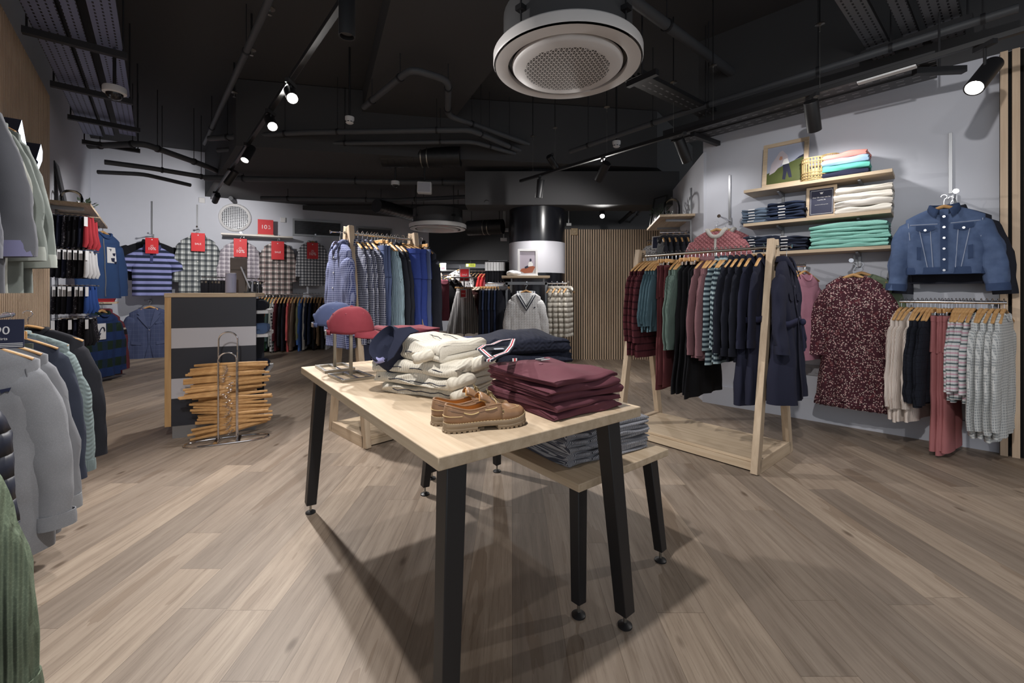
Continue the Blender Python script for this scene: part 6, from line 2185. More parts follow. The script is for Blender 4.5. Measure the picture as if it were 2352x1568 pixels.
# ------------------------------------------------------------------ goods on the low table
seer = cloth((176, 176, 182), (('s', 'x', .0062, .5, (66, 70, 84), .92, 0),), 'weave')
cA = LA + LV * .2 + LU * .26; cB = LA + LV * .43 + LU * .24
rzA = math.atan2(LV.y, LV.x) - .1
z = ZL + .001
for i in range(6):
    h = .026
    o = folded_mb(.24, .3, h, 2, 300 + i, .012).build('shirt', seer, None, (cA.x + RJ.uniform(-.01, .01), cA.y + RJ.uniform(-.01, .01), z), rzA + RJ.uniform(-.08, .08), smooth=80)
    tag(o, f'striped grey shirt with rolled collar, {ORD[i]} from the bottom of nearer low pile', 'folded shirt', 'striped shirts on the low table')
    for s_ in (-1, 1):
        mb = MB(); mb.tube([(s_ * .01, -.15, h * .55), (s_ * .04, -.158, h * .75), (s_ * .075, -.15, h * .8), (s_ * .1, -.125, h * .9)], [.008, .011, .010, .006], 8, sq=.7); mb.build('collar', seer, o, smooth=80)
    z += h
z = ZL + .001
for i in range(9):
    h = .0165
    o = folded_mb(.21, .34, h, 1, 320 + i, .005, nx=12).build('shirt', seer, None, (cB.x + RJ.uniform(-.006, .006), cB.y + RJ.uniform(-.006, .006), z), rzA + RJ.uniform(-.04, .04), smooth=80)
    tag(o, f'striped grey flat folded shirt, {ORD[i]} from the bottom of the farther low pile', 'folded shirt', 'flat striped shirts on the low table')
    z += h
q = LA + LV * .25 + LU * .53
z = ZL + .001
for i in range(3):
    o = folded_mb(.3, .26, .03, 2, 340 + i, .01).build('jumper', cloth((122, 168, 150), (('s', 'x', .02, .4, (92, 110, 120), .6, 0),)), None, (q.x, q.y, z), rzA + .1 * i, smooth=80)
    tag(o, f'mint green folded jumper, {("bottom", "middle", "topmost")[i]} of the pile at the back of the low table', 'folded knitwear', 'mint jumpers on the low table')
    z += .03
# ------------------------------------------------------------------ column fixture: white sweater, gilets, jeans
FY = 5.95
t = thing('display_fixture', 'grey metal fixture with an oak top in front of the black column', 'display fixture', (P(1209, 650, FY).x, FY, 0))
fx = lambda px: (px - 1209) / 1000 * FY
zz = lambda py: 1.2 - (py - 670) / 1000 * FY
ztop = zz(636)
mb = MB(); mb.box((fx(1207), .05, ztop), ((1262 - 1153) / 1000 * FY, .34, .03)); mb.build('top_board', OAK, t, bevel=.002)
for px in (1163, 1256):
    mb = MB(); mb.box((fx(px), .1, (zz(648)) / 2), (.035, .035, zz(648))); mb.build('upright', GREYM, t)
    mb = MB(); mb.box((fx(px), .1, .02), (.05, .5, .04)); mb.build('foot_bar', GREYM, t)
mb = MB(); mb.box((fx(1209), .1, zz(650)), ((1258 - 1161) / 1000 * FY, .035, .04)); mb.build('cross_bar', GREYM, t)
for px in (1175, 1250):
    mb = MB(); mb.box((fx(px), .1, (ztop + zz(650)) / 2), (.02, .02, ztop - zz(650))); mb.build('spacer', GREYM, t)
mb = MB(); mb.tube([(fx(1209), .1, zz(650)), (fx(1209), -.16, zz(648))], .008, 8); mb.build('front_prong', CHROME, t)
for pxa, pxb in ((1258, 1304), (1160, 1116)):
    mb = MB(); mb.tube([(fx(pxa), .1, zz(650)), (fx(pxb), .1, zz(650))], .011, 10); mb.build('side_rail', CHROME, t)
vw = cloth((222, 222, 224), (), 'cable'); vn = cloth((40, 44, 62)); wrib = cloth((204, 206, 208), (), 'rib')


def vsweater(t, surf, g):
    for off, m, r in ((.0, wrib, .012), (.016, vn, .006), (.03, wrib, .008), (.044, vn, .006)):
        ring_collar_mb(g, r=r, v=True, off=off).build('neck_trim', m, t, smooth=80)
    zh = g['zh']
    for z0, z1, m in ((.012, .022, vn), (.036, .046, vn)):
        n = 40; rings = []
        for k, z in ((1.0, zh + z0), (1.025, zh + z0), (1.025, zh + z1), (1.0, zh + z1)):
            rings.append([Vector((.222 * k * math.copysign(abs(math.cos(2 * PI * i / n)) ** .72, math.cos(2 * PI * i / n)), .058 * k * math.copysign(abs(math.sin(2 * PI * i / n)) ** .7, math.sin(2 * PI * i / n)), z)) for i in range(n)])
        mb = MB(); mb.loft(rings, True, False, False); mb.build('hem_stripe', m, t, smooth=80)
    patch_mb(surf, [(.1, g['zs'] - .2), (.12, g['zs'] - .2), (.12, g['zs'] - .215), (.1, g['zs'] - .215)], .006).build('emblem', INK, t)
    mb = MB(); mb.prism([(-.07, g['zs'] + .0), (.07, g['zs'] + .0), (.0, g['zs'] - .16)], -.005, .0, 'xz'); mb.build('inner_top', vn, t)


k = garment('sweater', 'sweater', vw, sleeve=.62, L=.66, d=.05, dh=.055, ws=.195, wc=.215, wh=.22, fold=.012, seed=140, drop=.18, vneck=True, nw=.085, cuffs=wrib, sl=dict(r0=.085, r1=.06, spread=.075), extra=vsweater)
q = P(1208, 655, FY - .17); k.put(q, .04, 'white cable knit sweater with navy trim hung before the black column', sc=1.0)
hang_f.put(q, .04, 'wooden hanger of the white cable knit sweater')
gil = cloth((206, 200, 188), (), 'puff', rough=.55)
k = garment('gilet', 'gilet', gil, sleeve=0, collar='roll', L=.66, d=.045, ws=.13, wc=.17, wh=.17, seed=141, fold=.012)
for i in range(4):
    q = P(1268 + 12.5 * i, 650, FY + .1) + Vector((0, 0, .012))
    k.put(q, 1.2, f'cream padded gilet, {ORD[i]} out from the column on the side rail', 'cream padded gilets')
    hang_w.put(q, 1.05, f'wooden hanger of the {ORD[i]} cream padded gilet from the column', 'gilet hangers')
k = trousers('jeans', cloth((38, 46, 72), (('wear', 20, (62, 78, 116), .5),)), L=.95, d=.028, seed=142, wl=.11)
k2_ = trousers('jeans', cloth((26, 28, 38)), L=.95, d=.028, seed=143, wl=.11)
for i in range(7):
    q = P(1157 - 6.6 * i, 650, FY + .1) + Vector((0, 0, .012))
    (k if i % 2 else k2_).put(q, 1.1, f'{"indigo" if i % 2 else "black"} jeans, {ORD[i]} out from the fixture on its opposite side rail', 'jeans by the column')
    hang_c.put(q, 1.1, f'clip hanger of the {ORD[i]} pair of jeans out from the fixture', 'jeans hangers by the column')


def boatpic(pr, w, h, b):
    def g(u, v): return (-w / 2 + u * w, b + v * h)
    flat(pr, [g(0, .0), g(1, 0), g(1, .25), g(0, .22)], -.0005, plain('print_shore', (170, 166, 168), .4), 'printed_shore')
    flat(pr, [g(.02, .12), g(.3, .02), g(.8, .05), g(.98, .3), g(.8, .36), g(.4, .26), g(.1, .22)], -.001, boat_p, 'printed_boat')
    flat(pr, [g(.3, .3), g(.55, .38), g(.62, .33), g(.5, .26), g(.34, .22)], -.0014, fig_d, 'printed_legs')
    flat(pr, [g(.52, .32), g(.56, .5), g(.72, .56), g(.84, .44), g(.82, .34)], -.0016, white_p, 'printed_shirt')
    flat(pr, [g(.62, .56), g(.64, .66), g(.72, .68), g(.76, .58), g(.7, .53)], -.0018, fig_d, 'printed_hair')


q = P(1212, 629, FY + .02)
frame('white picture frame with a boat photograph on the oak top before the column', 'picture', (q.x, FY + .02, ztop + .016), 0, .275, .37, m=WPAINT, bw=.03, mat_pic=plain('print_mauve', (168, 160, 172), .4), pic=boatpic, tilt=.06)
for i, (px, y0, zo, c_, lab) in enumerate(((1180, 0, .035, (196, 198, 202), 'pale silver padded cap lying beside the boat picture'), (1150, 0, -.16, (150, 150, 156), 'grey crumpled scarf hanging at the end of the fixture rail'))):
    mb = MB(); mb.ball((0, 0, 0), .1, 14, 1, .7, .42)
    for v in mb.v:
        k_ = 1 + .22 * nz(v.x * 22, v.y * 22, v.z * 26, i)
        v.x *= k_; v.y *= k_; v.z *= k_
    tag(mb.build('padded_cap' if i == 0 else 'scarf', cloth(c_, (), 'weave', rough=.4), None, (P(px, 600, FY).x, FY + .03, ztop + .016 + zo), smooth=60), lab, 'cap' if i == 0 else 'scarf')
# lingerie rack behind the jeans
a7 = P(1122, 598, 7.2); b7 = P(1166, 598, 7.2)
rail('black rail of dark sock packs beside the column', a7, b7, r=.008)
for ri, py in enumerate((598, 648)):
    for i in range(7):
        q = P(1124 + 6.5 * i, py, 7.2)
        sock(i % 2, dark[i % 2], True, .27).put((q.x, q.y, q.z), .3, f'dark tagged sock pack by the column, {ORD[i]} from the far room, {"upper" if ri == 0 else "lower"} row', 'sock packs by the column', sc=1.35)

# ------------------------------------------------------------------ the far room
for px, lb in ((1003, 'yellow green safety sign on the far room beam, nearer the gingham rack'), (1081, 'yellow green safety sign on the far room beam, nearer the column')):
    q = P(px, 609, 11.4)
    t = thing('safety_sign', lb, 'sign', q)
    mb = MB(); mb.box((0, 0, 0), (.25, .01, .085)); mb.build('panel', plain('sign_lime', (186, 196, 60), .5), t)
    mb = MB(); mb.box((-.085, -.006, 0), (.06, .003, .065)); mb.build('symbol_panel', TAGW, t)
    for z in (.015, -.012):
        mb = MB(); mb.box((.035, -.006, z), (.12, .003, .012)); mb.build('text_line', plain('sign_ink', (70, 80, 40), .5), t)
    mb = MB(); mb.bar((0, 0, .04), (0, 0, .12), .01, .01); mb.build('bracket', BLACKM, t)
mb = MB(); mb.tube([(P(975, 622, 11.5)), (P(1165, 622, 11.5))], .07, 12)
tag(mb.build('ceiling_pipe', BLACKM), 'thick black pipe across the far room below the white strip', 'pipe')
FB = 9.6
blackk = cloth((24, 24, 28)); wine = cloth((96, 44, 56))
pa8 = P(985, 632, FB); pb8 = P(1045, 632, FB)
rail('dark rail of black tops in the far room', pa8, pb8, r=.012)
kb1 = garment('jacket', 'jacket', blackk, sleeve=.6, collar='shirt', L=.78, d=.06, seed=150, rows=14, nu=28, sl=dict(n=12))
kb2 = garment('scarf', 'scarf', wine, sleeve=0, L=.8, d=.05, ws=.1, wc=.1, wh=.12, seed=151, rows=14, nu=28)
for i in range(5):
    q = pa8.lerp(pb8, .1 + .19 * i) + Vector((0, 0, .012))
    kb1.put(q, .5, f'black jacket in the far room, {ORD[i]} from the gingham rack', 'black jackets in the far room', sc=1.15)
    hang_w.put(q, .5, f'hanger of the {ORD[i]} black jacket in the far room', 'far room jacket hangers', sc=1.15)
q = P(1020, 632, FB - .25); kb2.put(q, .4, 'wine red scarf hanging before the black jackets of the far room', sc=1.1)
for px, lb in ((1012, 'nearer the gingham rack'), (1040, 'nearer the silver skirt')):
    t0_ = P(px, 700, FB)
    mb = MB(); mb.bar((t0_.x - .07, FB, 0), (t0_.x, FB, pa8.z + .05), .05, .05)
    tag(mb.build('rack_post', OAKZ), f'pale oak rack post in the far room, {lb}', 'rack post')
SKY = 9.2
skm = cloth((176, 174, 174), (('s', 'x', .034, .45, (52, 52, 56), .8, 0),), 'pleat', rough=.5)


def skirt_kind(m, seed, L=.8, w0=.14, w1=.33):
    t = thing('skirt', 'skirt', 'skirt')
    n = 72; rings = []
    for i in range(16):
        u = i / 15; a = lerp(w0, w1, u ** .9)
        rings.append([Vector((a * math.cos(2 * PI * k / n) * (1 + .05 * u * math.sin(12 * 2 * PI * k / n + seed)), a * .55 * math.sin(2 * PI * k / n) * (1 + .1 * u * math.sin(12 * 2 * PI * k / n + seed)), -.12 - L * u + .01 * u * math.sin(k))) for k in range(n)])
    mb = MB(); mb.loft(rings, True, True, True); mb.build('pleated_skirt', m, t, smooth=80)
    mb = MB(); mb.loft([[Vector((w0 * 1.04 * math.cos(2 * PI * k / 30), w0 * .58 * math.sin(2 * PI * k / 30), z)) for k in range(30)] for z in (-.09, -.135)], True, False, False); mb.build('waistband', m, t, smooth=80)
    return Kind(t)


q = P(1066, 652, SKY)
skirt_kind(skm, 1).put(q, 0, 'silver pleated skirt under the red card in the far room', sc=1.12)
hang_c.put(q, 0, 'clip hanger of the silver pleated skirt', sc=1.1)
q = P(1086, 656, SKY + .35); skirt_kind(cloth((72, 40, 40)), 2).put(q, 0, 'dark brown skirt behind the silver skirt', sc=1.05)
dr = garment('dress', 'dress', cloth((176, 162, 146), (('dots', 30, .3, (150, 132, 116), 3),)), sleeve=.3, collar='ring', L=.85, d=.05, seed=152, rows=14, nu=28, sl=dict(n=12))
for i in range(3):
    q = P(1092 + 8 * i, 650, SKY + .5)
    dr.put(q, .9, f'beige blouse in the far room, {ORD[i]} from the silver skirt', 'beige blouses in the far room', sc=1.1)
q = P(1066, 646, SKY)
t = thing('display_stand', 'slim steel stand of the silver skirt in the far room', 'display stand', (q.x, q.y, 0))
mb = MB(); mb.tube([(0, .0, 0), (0, 0, q.z + .06)], .014, 8); mb.build('pole', STEEL, t)
mb = MB(); mb.box((0, 0, q.z + .08), (.52, .3, .02)); mb.build('shelf', WPAINT, t)
mb = MB(); mb.lathe([(.2, 0), (.2, .012), (0, .016)], 24); mb.build('foot', STEEL, t)
for (px, py, w_, h_, Y, lb, s_) in ((1067, 645, .2, .26, SKY, 'red SALE sign in a white frame standing above the silver skirt', 'SALE'), (1064, 683, .12, .16, SKY - .3, 'small red SALE card hung in front of the silver skirt', 'SALE'), (1018, 620, .1, .14, FB - .1, 'small red SALE card on the black jackets of the far room', 'SALE')):
    q = P(px, py, Y)
    t = thing('sale_sign', lb, 'sign', q)
    mb = MB(); mb.box((0, 0, h_ / 2), (w_, .01, h_)); mb.build('panel', RED, t)
    mb = MB()
    for (cx, cz, sx_, sz_) in ((0, 0, w_ + .03, .018), (0, h_, w_ + .03, .018), (-w_ / 2, h_ / 2, .018, h_), (w_ / 2, h_ / 2, .018, h_)):
        mb.box((cx, -.003, cz), (sx_, .016, sz_))
    mb.build('surround', WPAINT, t)
    text(s_, w_ * .26, TAGW, t, (0, -.0065, h_ * .5), (PI / 2, 0, 0))
pa9 = P(1080, 622, 10.9); pb9 = P(1128, 622, 10.9)
rail('rail of red and dark tops at the back of the far room', pa9, pb9, r=.012)
for i, (nm, c_) in enumerate((('black', (28, 28, 32)), ('charcoal', (50, 50, 56)), ('dark', (34, 32, 38)), ('scarlet', (190, 44, 44)), ('red', (170, 38, 42)), ('maroon', (104, 40, 50)))):
    kk = garment('top', 'top', cloth(c_), sleeve=.5, collar='ring', L=.7, d=.05, seed=160 + i, rows=10, nu=24, sl=dict(n=10))
    q = pa9.lerp(pb9, .08 + .17 * i) + Vector((0, 0, .012))
    kk.put(q, 1.2, f'{nm} top on the rail at the back of the far room', 'tops at the back of the far room', sc=1.2)
    hang_w.put(q, 1.2, f'hanger of the {nm} top at the back of the far room', 'hangers at the back of the far room', sc=1.2)
wd = garment('dress', 'dress', cloth((206, 204, 206), (('dots', 26, .3, (60, 60, 66), 3),)), sleeve=.3, collar='ring', L=.8, d=.06, seed=170, rows=12, nu=28, sl=dict(n=12))
q = P(1056, 612, 10.6); hang_f.put(q, .1, 'wooden hanger of the white spotted dress in the far room'); wd.put(q, .1, 'white spotted dress behind the red sign in the far room', sc=1.2)

# ------------------------------------------------------------------ round ceiling air units
def cassette(label, c, D, zb, hang=.0):
    t = thing('air_unit', label, 'air conditioner', (c[0], c[1], zb))
    R_ = D / 2
    mb = MB(); mb.lathe([(R_ * .99, .012), (R_, .022), (R_, .075), (R_ * .985, .085), (R_ * .8, .09), (R_ * .8, .0), (R_ * .825, -.002), (R_ * .97, .004)], 72)
    mb.f = [f for f in mb.f if len(f) <= 4]; mb.mi = mb.mi[:len(mb.f)]
    mb.build('outer_ring', ACW, t, smooth=35)
    mb = MB(); mb.lathe([(R_ * .82, .03), (R_ * .815, .07), (R_ * .68, .075), (R_ * .68, .02)], 64); mb.build('air_gap', BLACKG, t, smooth=50)
    mb = MB(); mb.lathe([(R_ * .745, .02), (R_ * .74, .004), (R_ * .7, -.014), (R_ * .5, -.02), (0, -.022)], 72); pn = mb.build('centre_panel', ACP, t, smooth=50)
    mb = MB(); mb.lathe([(R_ * .86, .07), (R_ * .86, .34), (R_ * .8, .36), (0, .36)], 48); mb.build('drum', BLACKP, t, smooth=40)
    mb = MB()
    for k in range(4):
        a = PI / 4 + k * PI / 2
        mb = MB(); mb.tube([(R_ * .9 * math.cos(a), R_ * .9 * math.sin(a), .09), (R_ * .9 * math.cos(a), R_ * .9 * math.sin(a), CEIL - zb)], .006, 6)
        mb.box((R_ * .88 * math.cos(a), R_ * .88 * math.sin(a), .2), (.07, .05, .03), a)
        mb.build('hanging_rod', BLACKM, t)
    mb = MB(); mb.ball((R_ * .76 * math.cos(2.4), R_ * .76 * math.sin(2.4), .02), .012, 6); mb.build('sensor', BLACKG, t)
    return t


ACW = plain('unit_white', (206, 204, 204), .45)
kx = NT('unit_grille')
o = kx.xyz()
s_ = .033
u_ = kx.m('DIVIDE', o[0], s_); v_ = kx.m('DIVIDE', kx.m('ADD', kx.m('MULTIPLY', o[0], .5), kx.m('MULTIPLY', o[1], .866)), s_); w_ = kx.m('DIVIDE', kx.m('SUBTRACT', kx.m('MULTIPLY', o[0], .5), kx.m('MULTIPLY', o[1], .866)), s_)
d_a = None
for q in (o[1], None):
    pass
def dist_line(val): return kx.m('ABSOLUTE', kx.m('SUBTRACT', kx.m('FRACT', kx.m('ADD', val, 50.0)), .5))
l1 = dist_line(kx.m('DIVIDE', o[1], s_ * .866)); l2 = dist_line(kx.m('DIVIDE', kx.m('ADD', kx.m('MULTIPLY', o[0], .866), kx.m('MULTIPLY', o[1], .5)), s_ * .866)); l3 = dist_line(kx.m('DIVIDE', kx.m('SUBTRACT', kx.m('MULTIPLY', o[0], .866), kx.m('MULTIPLY', o[1], .5)), s_ * .866))
mx = kx.m('MAXIMUM', kx.m('MAXIMUM', l1, l2), l3)
r2 = kx.m('SQRT', kx.m('ADD', kx.m('MULTIPLY', o[0], o[0]), kx.m('MULTIPLY', o[1], o[1])))
hole = kx.m('MULTIPLY', kx.m('LESS_THAN', mx, .39), kx.m('LESS_THAN', kx.m('ADD', r2, kx.m('MULTIPLY', kx.noise(24, 1), .03)), .30))
kx.link(kx.mix(hole, lin((206, 204, 204)), lin((52, 50, 48))), kx.b.inputs['Base Color']); kx.b.inputs['Roughness'].default_value = .5
ACP = kx.mat
cassette('large round white air unit hanging near the camera', (.373, 2.96), 1.0, 2.72)
q = P(1006, 527, 7.7); cassette('farther round white air unit low over the opening', (q.x, q.y), 1.0, q.z)

# ------------------------------------------------------------------ track lights
def track(label, a, b):
    t = thing('light_track', label, 'light track', a)
    d = Vector(b) - Vector(a)
    mb = MB(); mb.bar((0, 0, 0), d, .036, .034); mb.build('channel', BLACKM, t, bevel=.002)
    return t


def head(label, top, aim, on=False, L=.2, r=.042, drop=.07):
    """a cylinder spotlight hanging below its track, aimed at a point"""
    t = thing('track_spotlight', label, 'spotlight', top)
    mb = MB(); mb.box((0, 0, -.01), (.03, .12, .03)); mb.build('adapter', BLACKM, t)
    mb = MB(); mb.cyl((0, 0, -.02), (0, 0, -drop), .008, 8); mb.build('stem', BLACKM, t)
    c = Vector(top) + Vector((0, 0, -drop - .02))
    d = (Vector(aim) - c).normalized()
    p0 = Vector((0, 0, -drop - .02)) - d * L * .45; p1 = Vector((0, 0, -drop - .02)) + d * L * .55
    M = Matrix.Translation(p0) @ d.to_track_quat('Z', 'Y').to_matrix().to_4x4()
    mb = MB(); mb.lathe([(0, 0), (r * .95, 0), (r, .006), (r, L), (r * .86, L), (r * .82, L - .03), (0, L - .032)], 28, M=M); mb.build('lamp_body', BLACKM, t, smooth=40)
    mb = MB(); mb.lathe([(0, L - .028), (r * .8, L - .028), (r * .8, L - .022), (0, L - .02)], 24, M=M); ln = mb.build('lens', LEDON if on else plain('lens_dim', (90, 90, 92), .2), t)
    if on:
        ln['label'] = 'glowing lamp lens'
    return Vector(top) + p1 + d * .02, d


TZ = 2.75
def onTL(px):
    a, b = Z(795, 0, TZ), Z(505, 430, TZ)
    k = (px - CX) / FPX
    t_ = (k * a.y - a.x) / ((b.x - a.x) - k * (b.y - a.y))
    return a + (b - a) * t_
def onTR(px):
    a, b = Z(1400, 358, TZ), Z(2352, 75, TZ)
    k = (px - CX) / FPX
    t_ = (k * a.y - a.x) / ((b.x - a.x) - k * (b.y - a.y))
    return a + (b - a) * t_
track('short black light track overhead near the camera', (-.345, .977 - .5, 2.77), (-.345, .977 + .3, 2.77))
track('black light track over the table and the counter', onTL(980) + Vector((0, 0, .02)), onTL(486) + Vector((0, 0, .02)))
track('long black light track along the wall with wide shelves', onTR(2900) + Vector((0, 0, .02)), onTR(1195) + Vector((0, 0, .02)))
SP = []
def lamp(label, top, aim, on, pw, size=110, **k):
    p, d = head(label, top, aim, on, **k)
    if pw:
        SP.append((p, p + d, pw, size))
lamp('black spotlight above the near end of the table, out over the camera', Vector((-.345, .977, 2.73)), (-.1, 1.5, 0), False, PW_A, 125)
lamp('black spotlight pointing straight down over the table end with the caps', onTL(797), (-.9, 2.35, 0), False, PW_B, 115)
track('short unseen track added overhead for the fill lamp on the denim wall', (.2, .5, 2.77), (.75, .5, 2.77))  # added out of view, only carries the fill lamp below
lamp('unseen fill spotlight added overhead, aimed at the denim jacket and dress', Vector((.5, .5, 2.73)), tuple(RW.pt(2060, 640, 0)), False, PW_J, 62)  # fill lamp added out of view to brighten the clothes on this wall
track('short unseen track added overhead for the fill lamp on the striped counter', (-.9, .3, 2.77), (-.35, .3, 2.77))  # unseen, added to hold the counter fill lamp
lamp('unseen fill spotlight added overhead, aimed at the striped counter and hangers', Vector((-.6, .3, 2.73)), (-2.5, 3.62, .6), False, 130, 30)  # fill lamp added out of view because the counter front rendered dark
lamp('black spotlight on the counter track aimed at the socks and hoodie', onTL(532), (-5.2, 5.9, .8), False, PW_K, 120)
lamp('glowing spotlight on the counter track, nearest of the three lit ones', onTL(668), (-.3, 1.2, .9), True, PW_C, 120)
lamp('brightest glowing spotlight, middle of the three over the counter', onTL(622), (-.5, 1.7, .75), True, PW_D, 130)
lamp('glowing spotlight over the counter, farthest of the three', onTL(571), (-2.9, 3.2, .5), True, PW_C * 2, 120)
lamp('black spotlight at the far end of the counter track', onTL(497), tuple(BW.pt(430, 600, 0)), False, PW_E, 115)  # lens drawn dark, but its spot light falls on the shirt wall
for px, aim, on, pw, lb in ((2262, (.9, 1.9, .7), True, PW_F, 'large glowing spotlight at the near end of the wall track'), (1866, tuple(RW.pt(1905, 560, 0)), False, PW_G, 'black spotlight over the wide shelves, aimed at the wall'),
                            (1568, tuple(RW.pt(1655, 560, 0)), False, PW_G * .35, 'black spotlight above the pink quilted jackets'), (1385, (.6, 6.4, 1.5), False, PW_H, 'pale topped spotlight on the far part of the wall track'),
                            (1240, (.2, 6.1, 1.2), False, PW_H, 'black spotlight nearest the column on the wall track')):
    lamp(lb, onTR(px), aim, on, pw, 120, L=(.3 if px > 2000 else .24), r=.05, drop=(.17 if px > 2000 else .13))
lamp('small black spotlight crossing the pipe near the middle of the ceiling', Z(1268, 355, 3.0), (1.6, 7, 1.8), False, 0)
lamp('small glowing spotlight in front of the black column', P(1117, 446, 6.6), (.1, 3.5, .6), True, PW_H, 120)
lamp('small glowing spotlight before the slatted screen', P(1383, 478, 7.0), (.9, 3.9, .6), True, PW_H, 120)
lamp('small glowing spotlight in the far room under the round air unit', P(985, 566, 9.2), (-.3, 9.5, .9), True, PW_FAR, 120)
lamp('tiny glowing spotlight in the far room beside the round air unit', P(975, 553, 10.2), (-.7, 11.6, .4), True, PW_FAR, 120)
# suspension wires with ceiling roses
for i, (px, py, ln, lb) in enumerate(((1883, 55, .0, 'near the perforated trays'), (1638, 150, .0, 'above the shelf photo'), (1547, 188, .0, 'right of the large air unit'), (1394, 245, .0, 'below the large air unit'),
                                      (1275, 293, 0, 'nearer the column'), (1224, 312, 0, 'above the middle of the shop'), (1139, 345, 0, 'left of the lit lamp by the column'))):
    q = onTR(px) if px > 1200 else Z(px, 425, 2.9)
    zc = H + (CY - py) / FPX * q.y
    t = thing('suspension_wire', f'steel suspension wire with a ceiling rose {lb}', 'wire', (q.x, q.y, zc))
    mb = MB(); mb.lathe([(.03, 0), (.034, -.008), (.012, -.014), (0, -.014)], 20); mb.build('rose', STEEL, t)
    mb = MB(); mb.cyl((0, 0, -.01), (0, 0, -.06), .006, 8); mb.build('gripper', STEEL, t)
    mb = MB(); mb.cyl((0, 0, -.05), (0, 0, TZ + .03 - zc), .0014, 5); mb.build('wire', STEEL, t)
    mb = MB(); mb.cyl((0, 0, -.002), (0, 0, CEIL - zc), .006, 6); mb.build('drop_rod', BLACKM, t)
for i, (px, py, lb) in enumerate(((620, 18, 'nearest the camera'), (578, 113, 'second from the camera'), (538, 211, 'farthest from the camera'))):
    q = Z(px, py, 3.6)
    t = thing('sprinkler', f'small ceiling sprinkler with a steel rose over the counter, {lb}', 'sprinkler', q)
    mb = MB(); mb.lathe([(.036, 0), (.04, -.01), (.014, -.016), (0, -.016)], 20); mb.build('rose', STEEL, t)
    mb = MB(); mb.cyl((0, 0, -.01), (0, 0, -.06), .008, 8); mb.lathe([(.016, -.06), (.016, -.063), (0, -.064)], 12); mb.build('nozzle', STEEL, t)
    mb = MB(); mb.cyl((0, 0, 0), (0, 0, CEIL - 3.6), .01, 8); mb.build('pipe', BLACKM, t)

# ------------------------------------------------------------------ cable trays, pipes and ducts
TRAYM = NT('perforated_tray')
o = TRAYM.xyz()
fx_ = TRAYM.m('FRACT', TRAYM.m('DIVIDE', o[0], .05)); fy_ = TRAYM.m('FRACT', TRAYM.m('ADD', TRAYM.m('DIVIDE', o[1], .045), .5))
hl = TRAYM.m('MULTIPLY', TRAYM.m('LESS_THAN', fx_, .55), TRAYM.m('LESS_THAN', TRAYM.m('ABSOLUTE', TRAYM.m('SUBTRACT', fy_, .5)), .13))
TRAYM.link(TRAYM.mix(hl, lin((124, 132, 164)), lin((22, 22, 28))), TRAYM.b.inputs['Base Color']); TRAYM.b.inputs['Roughness'].default_value = .45; TRAYM.b.inputs['Metallic'].default_value = .3
TRAYM = TRAYM.mat
TRAYG = TRAYM.copy(); TRAYG.name = 'perforated_tray_grey'
for n_ in TRAYG.node_tree.nodes:
    if n_.type == 'MIX':
        n_.inputs[6].default_value = lin((112, 114, 120))


def tray(label, a, b, w, m=None, lip=.035):
    a, b = Vector(a), Vector(b); d = b - a; L = d.length
    t = thing('cable_tray', label, 'cable tray', a); t.rotation_euler = (0, -math.asin(d.z / L), math.atan2(d.y, d.x))
    mb = MB(); mb.box((L / 2, 0, 0), (L, w, .004)); mb.build('tray_bed', m or TRAYM, t)
    for s_ in (-1, 1):
        mb = MB(); mb.box((L / 2, s_ * w / 2, lip / 2), (L, .004, lip)); mb.build('lip', STRUT, t)
    mb = MB()
    for i in range(3):
        y = (-.25 + .25 * i) * w
        mb.tube([(L * k / 12, y + .01 * math.sin(k * 1.3 + i), .016) for k in range(13)], .009, 6)
    mb.build('cables', BLACKM, t)
    return t


def mid(pa, pb, k): return Vector(pa).lerp(Vector(pb), k)


TT = 3.2
runs = [((44, 0), (122, 0), (200, 322), 'outer'), ((135, 0), (172, 0), (236, 322), 'middle'), ((197, 0), (265, 0), (290, 322), 'inner')]
fd = (Z(44, 0, TT), Z(202, 328, TT)); dd = (fd[1] - fd[0]).normalized()
for (l0, r0, e, nm) in runs:
    a_ = mid(Z(*l0, TT), Z(*r0, TT), .5); w_ = (Z(*r0, TT) - Z(*l0, TT))
    wn_ = abs(w_.x * dd.y)
    tray(f'perforated blue grey cable tray over the socks, {nm} of three', a_ - dd * 1.2, a_ + dd * 3.3, wn_)
for (x0, y0, x1, y1, lb) in ((50, 68, 292, 130, 'nearest'), (115, 192, 305, 235, 'second'), (155, 268, 322, 300, 'third'), (188, 325, 322, 347, 'farthest')):
    a_, b_ = Z(x0, y0, TT - .05), Z(x1, y1, TT - .05)
    t = thing('tray_support', f'black strut under the cable trays over the socks, {lb} from the camera', 'strut', a_)
    mb = MB(); mb.bar((0, 0, 0), b_ - a_, .05, .05); mb.build('channel', STRUT, t)
    mb = MB()
    for k in (.04, .96):
        q = (b_ - a_) * k; mb = MB(); mb.cyl(q, (q.x, q.y, CEIL - a_.z), .007, 6); mb.build('hanging_rod', STRUT, t)
dr_ = (Z(1985, 106, TT) - Z(1917, 0, TT)).normalized()
for (l0, r0, nm) in (((1917, 0), (1990, 0), 'first'), ((2035, 0), (2080, 0), 'second'), ((2105, 0), (2200, 0), 'third')):
    a_ = mid(Z(*l0, TT), Z(*r0, TT), .5); w_ = abs((Z(*r0, TT) - Z(*l0, TT)).x * dr_.y)
    tray(f'perforated cable tray above the denim jacket, {nm} from the large air unit', a_ - dr_ * 1.2, a_ + dr_ * 1.25, w_, TRAYG)
a_, b_ = Z(1978, 128, TT - .05), Z(2235, 40, TT - .05)
t = thing('tray_support', 'black strut under the cable trays above the denim jacket', 'strut', a_)
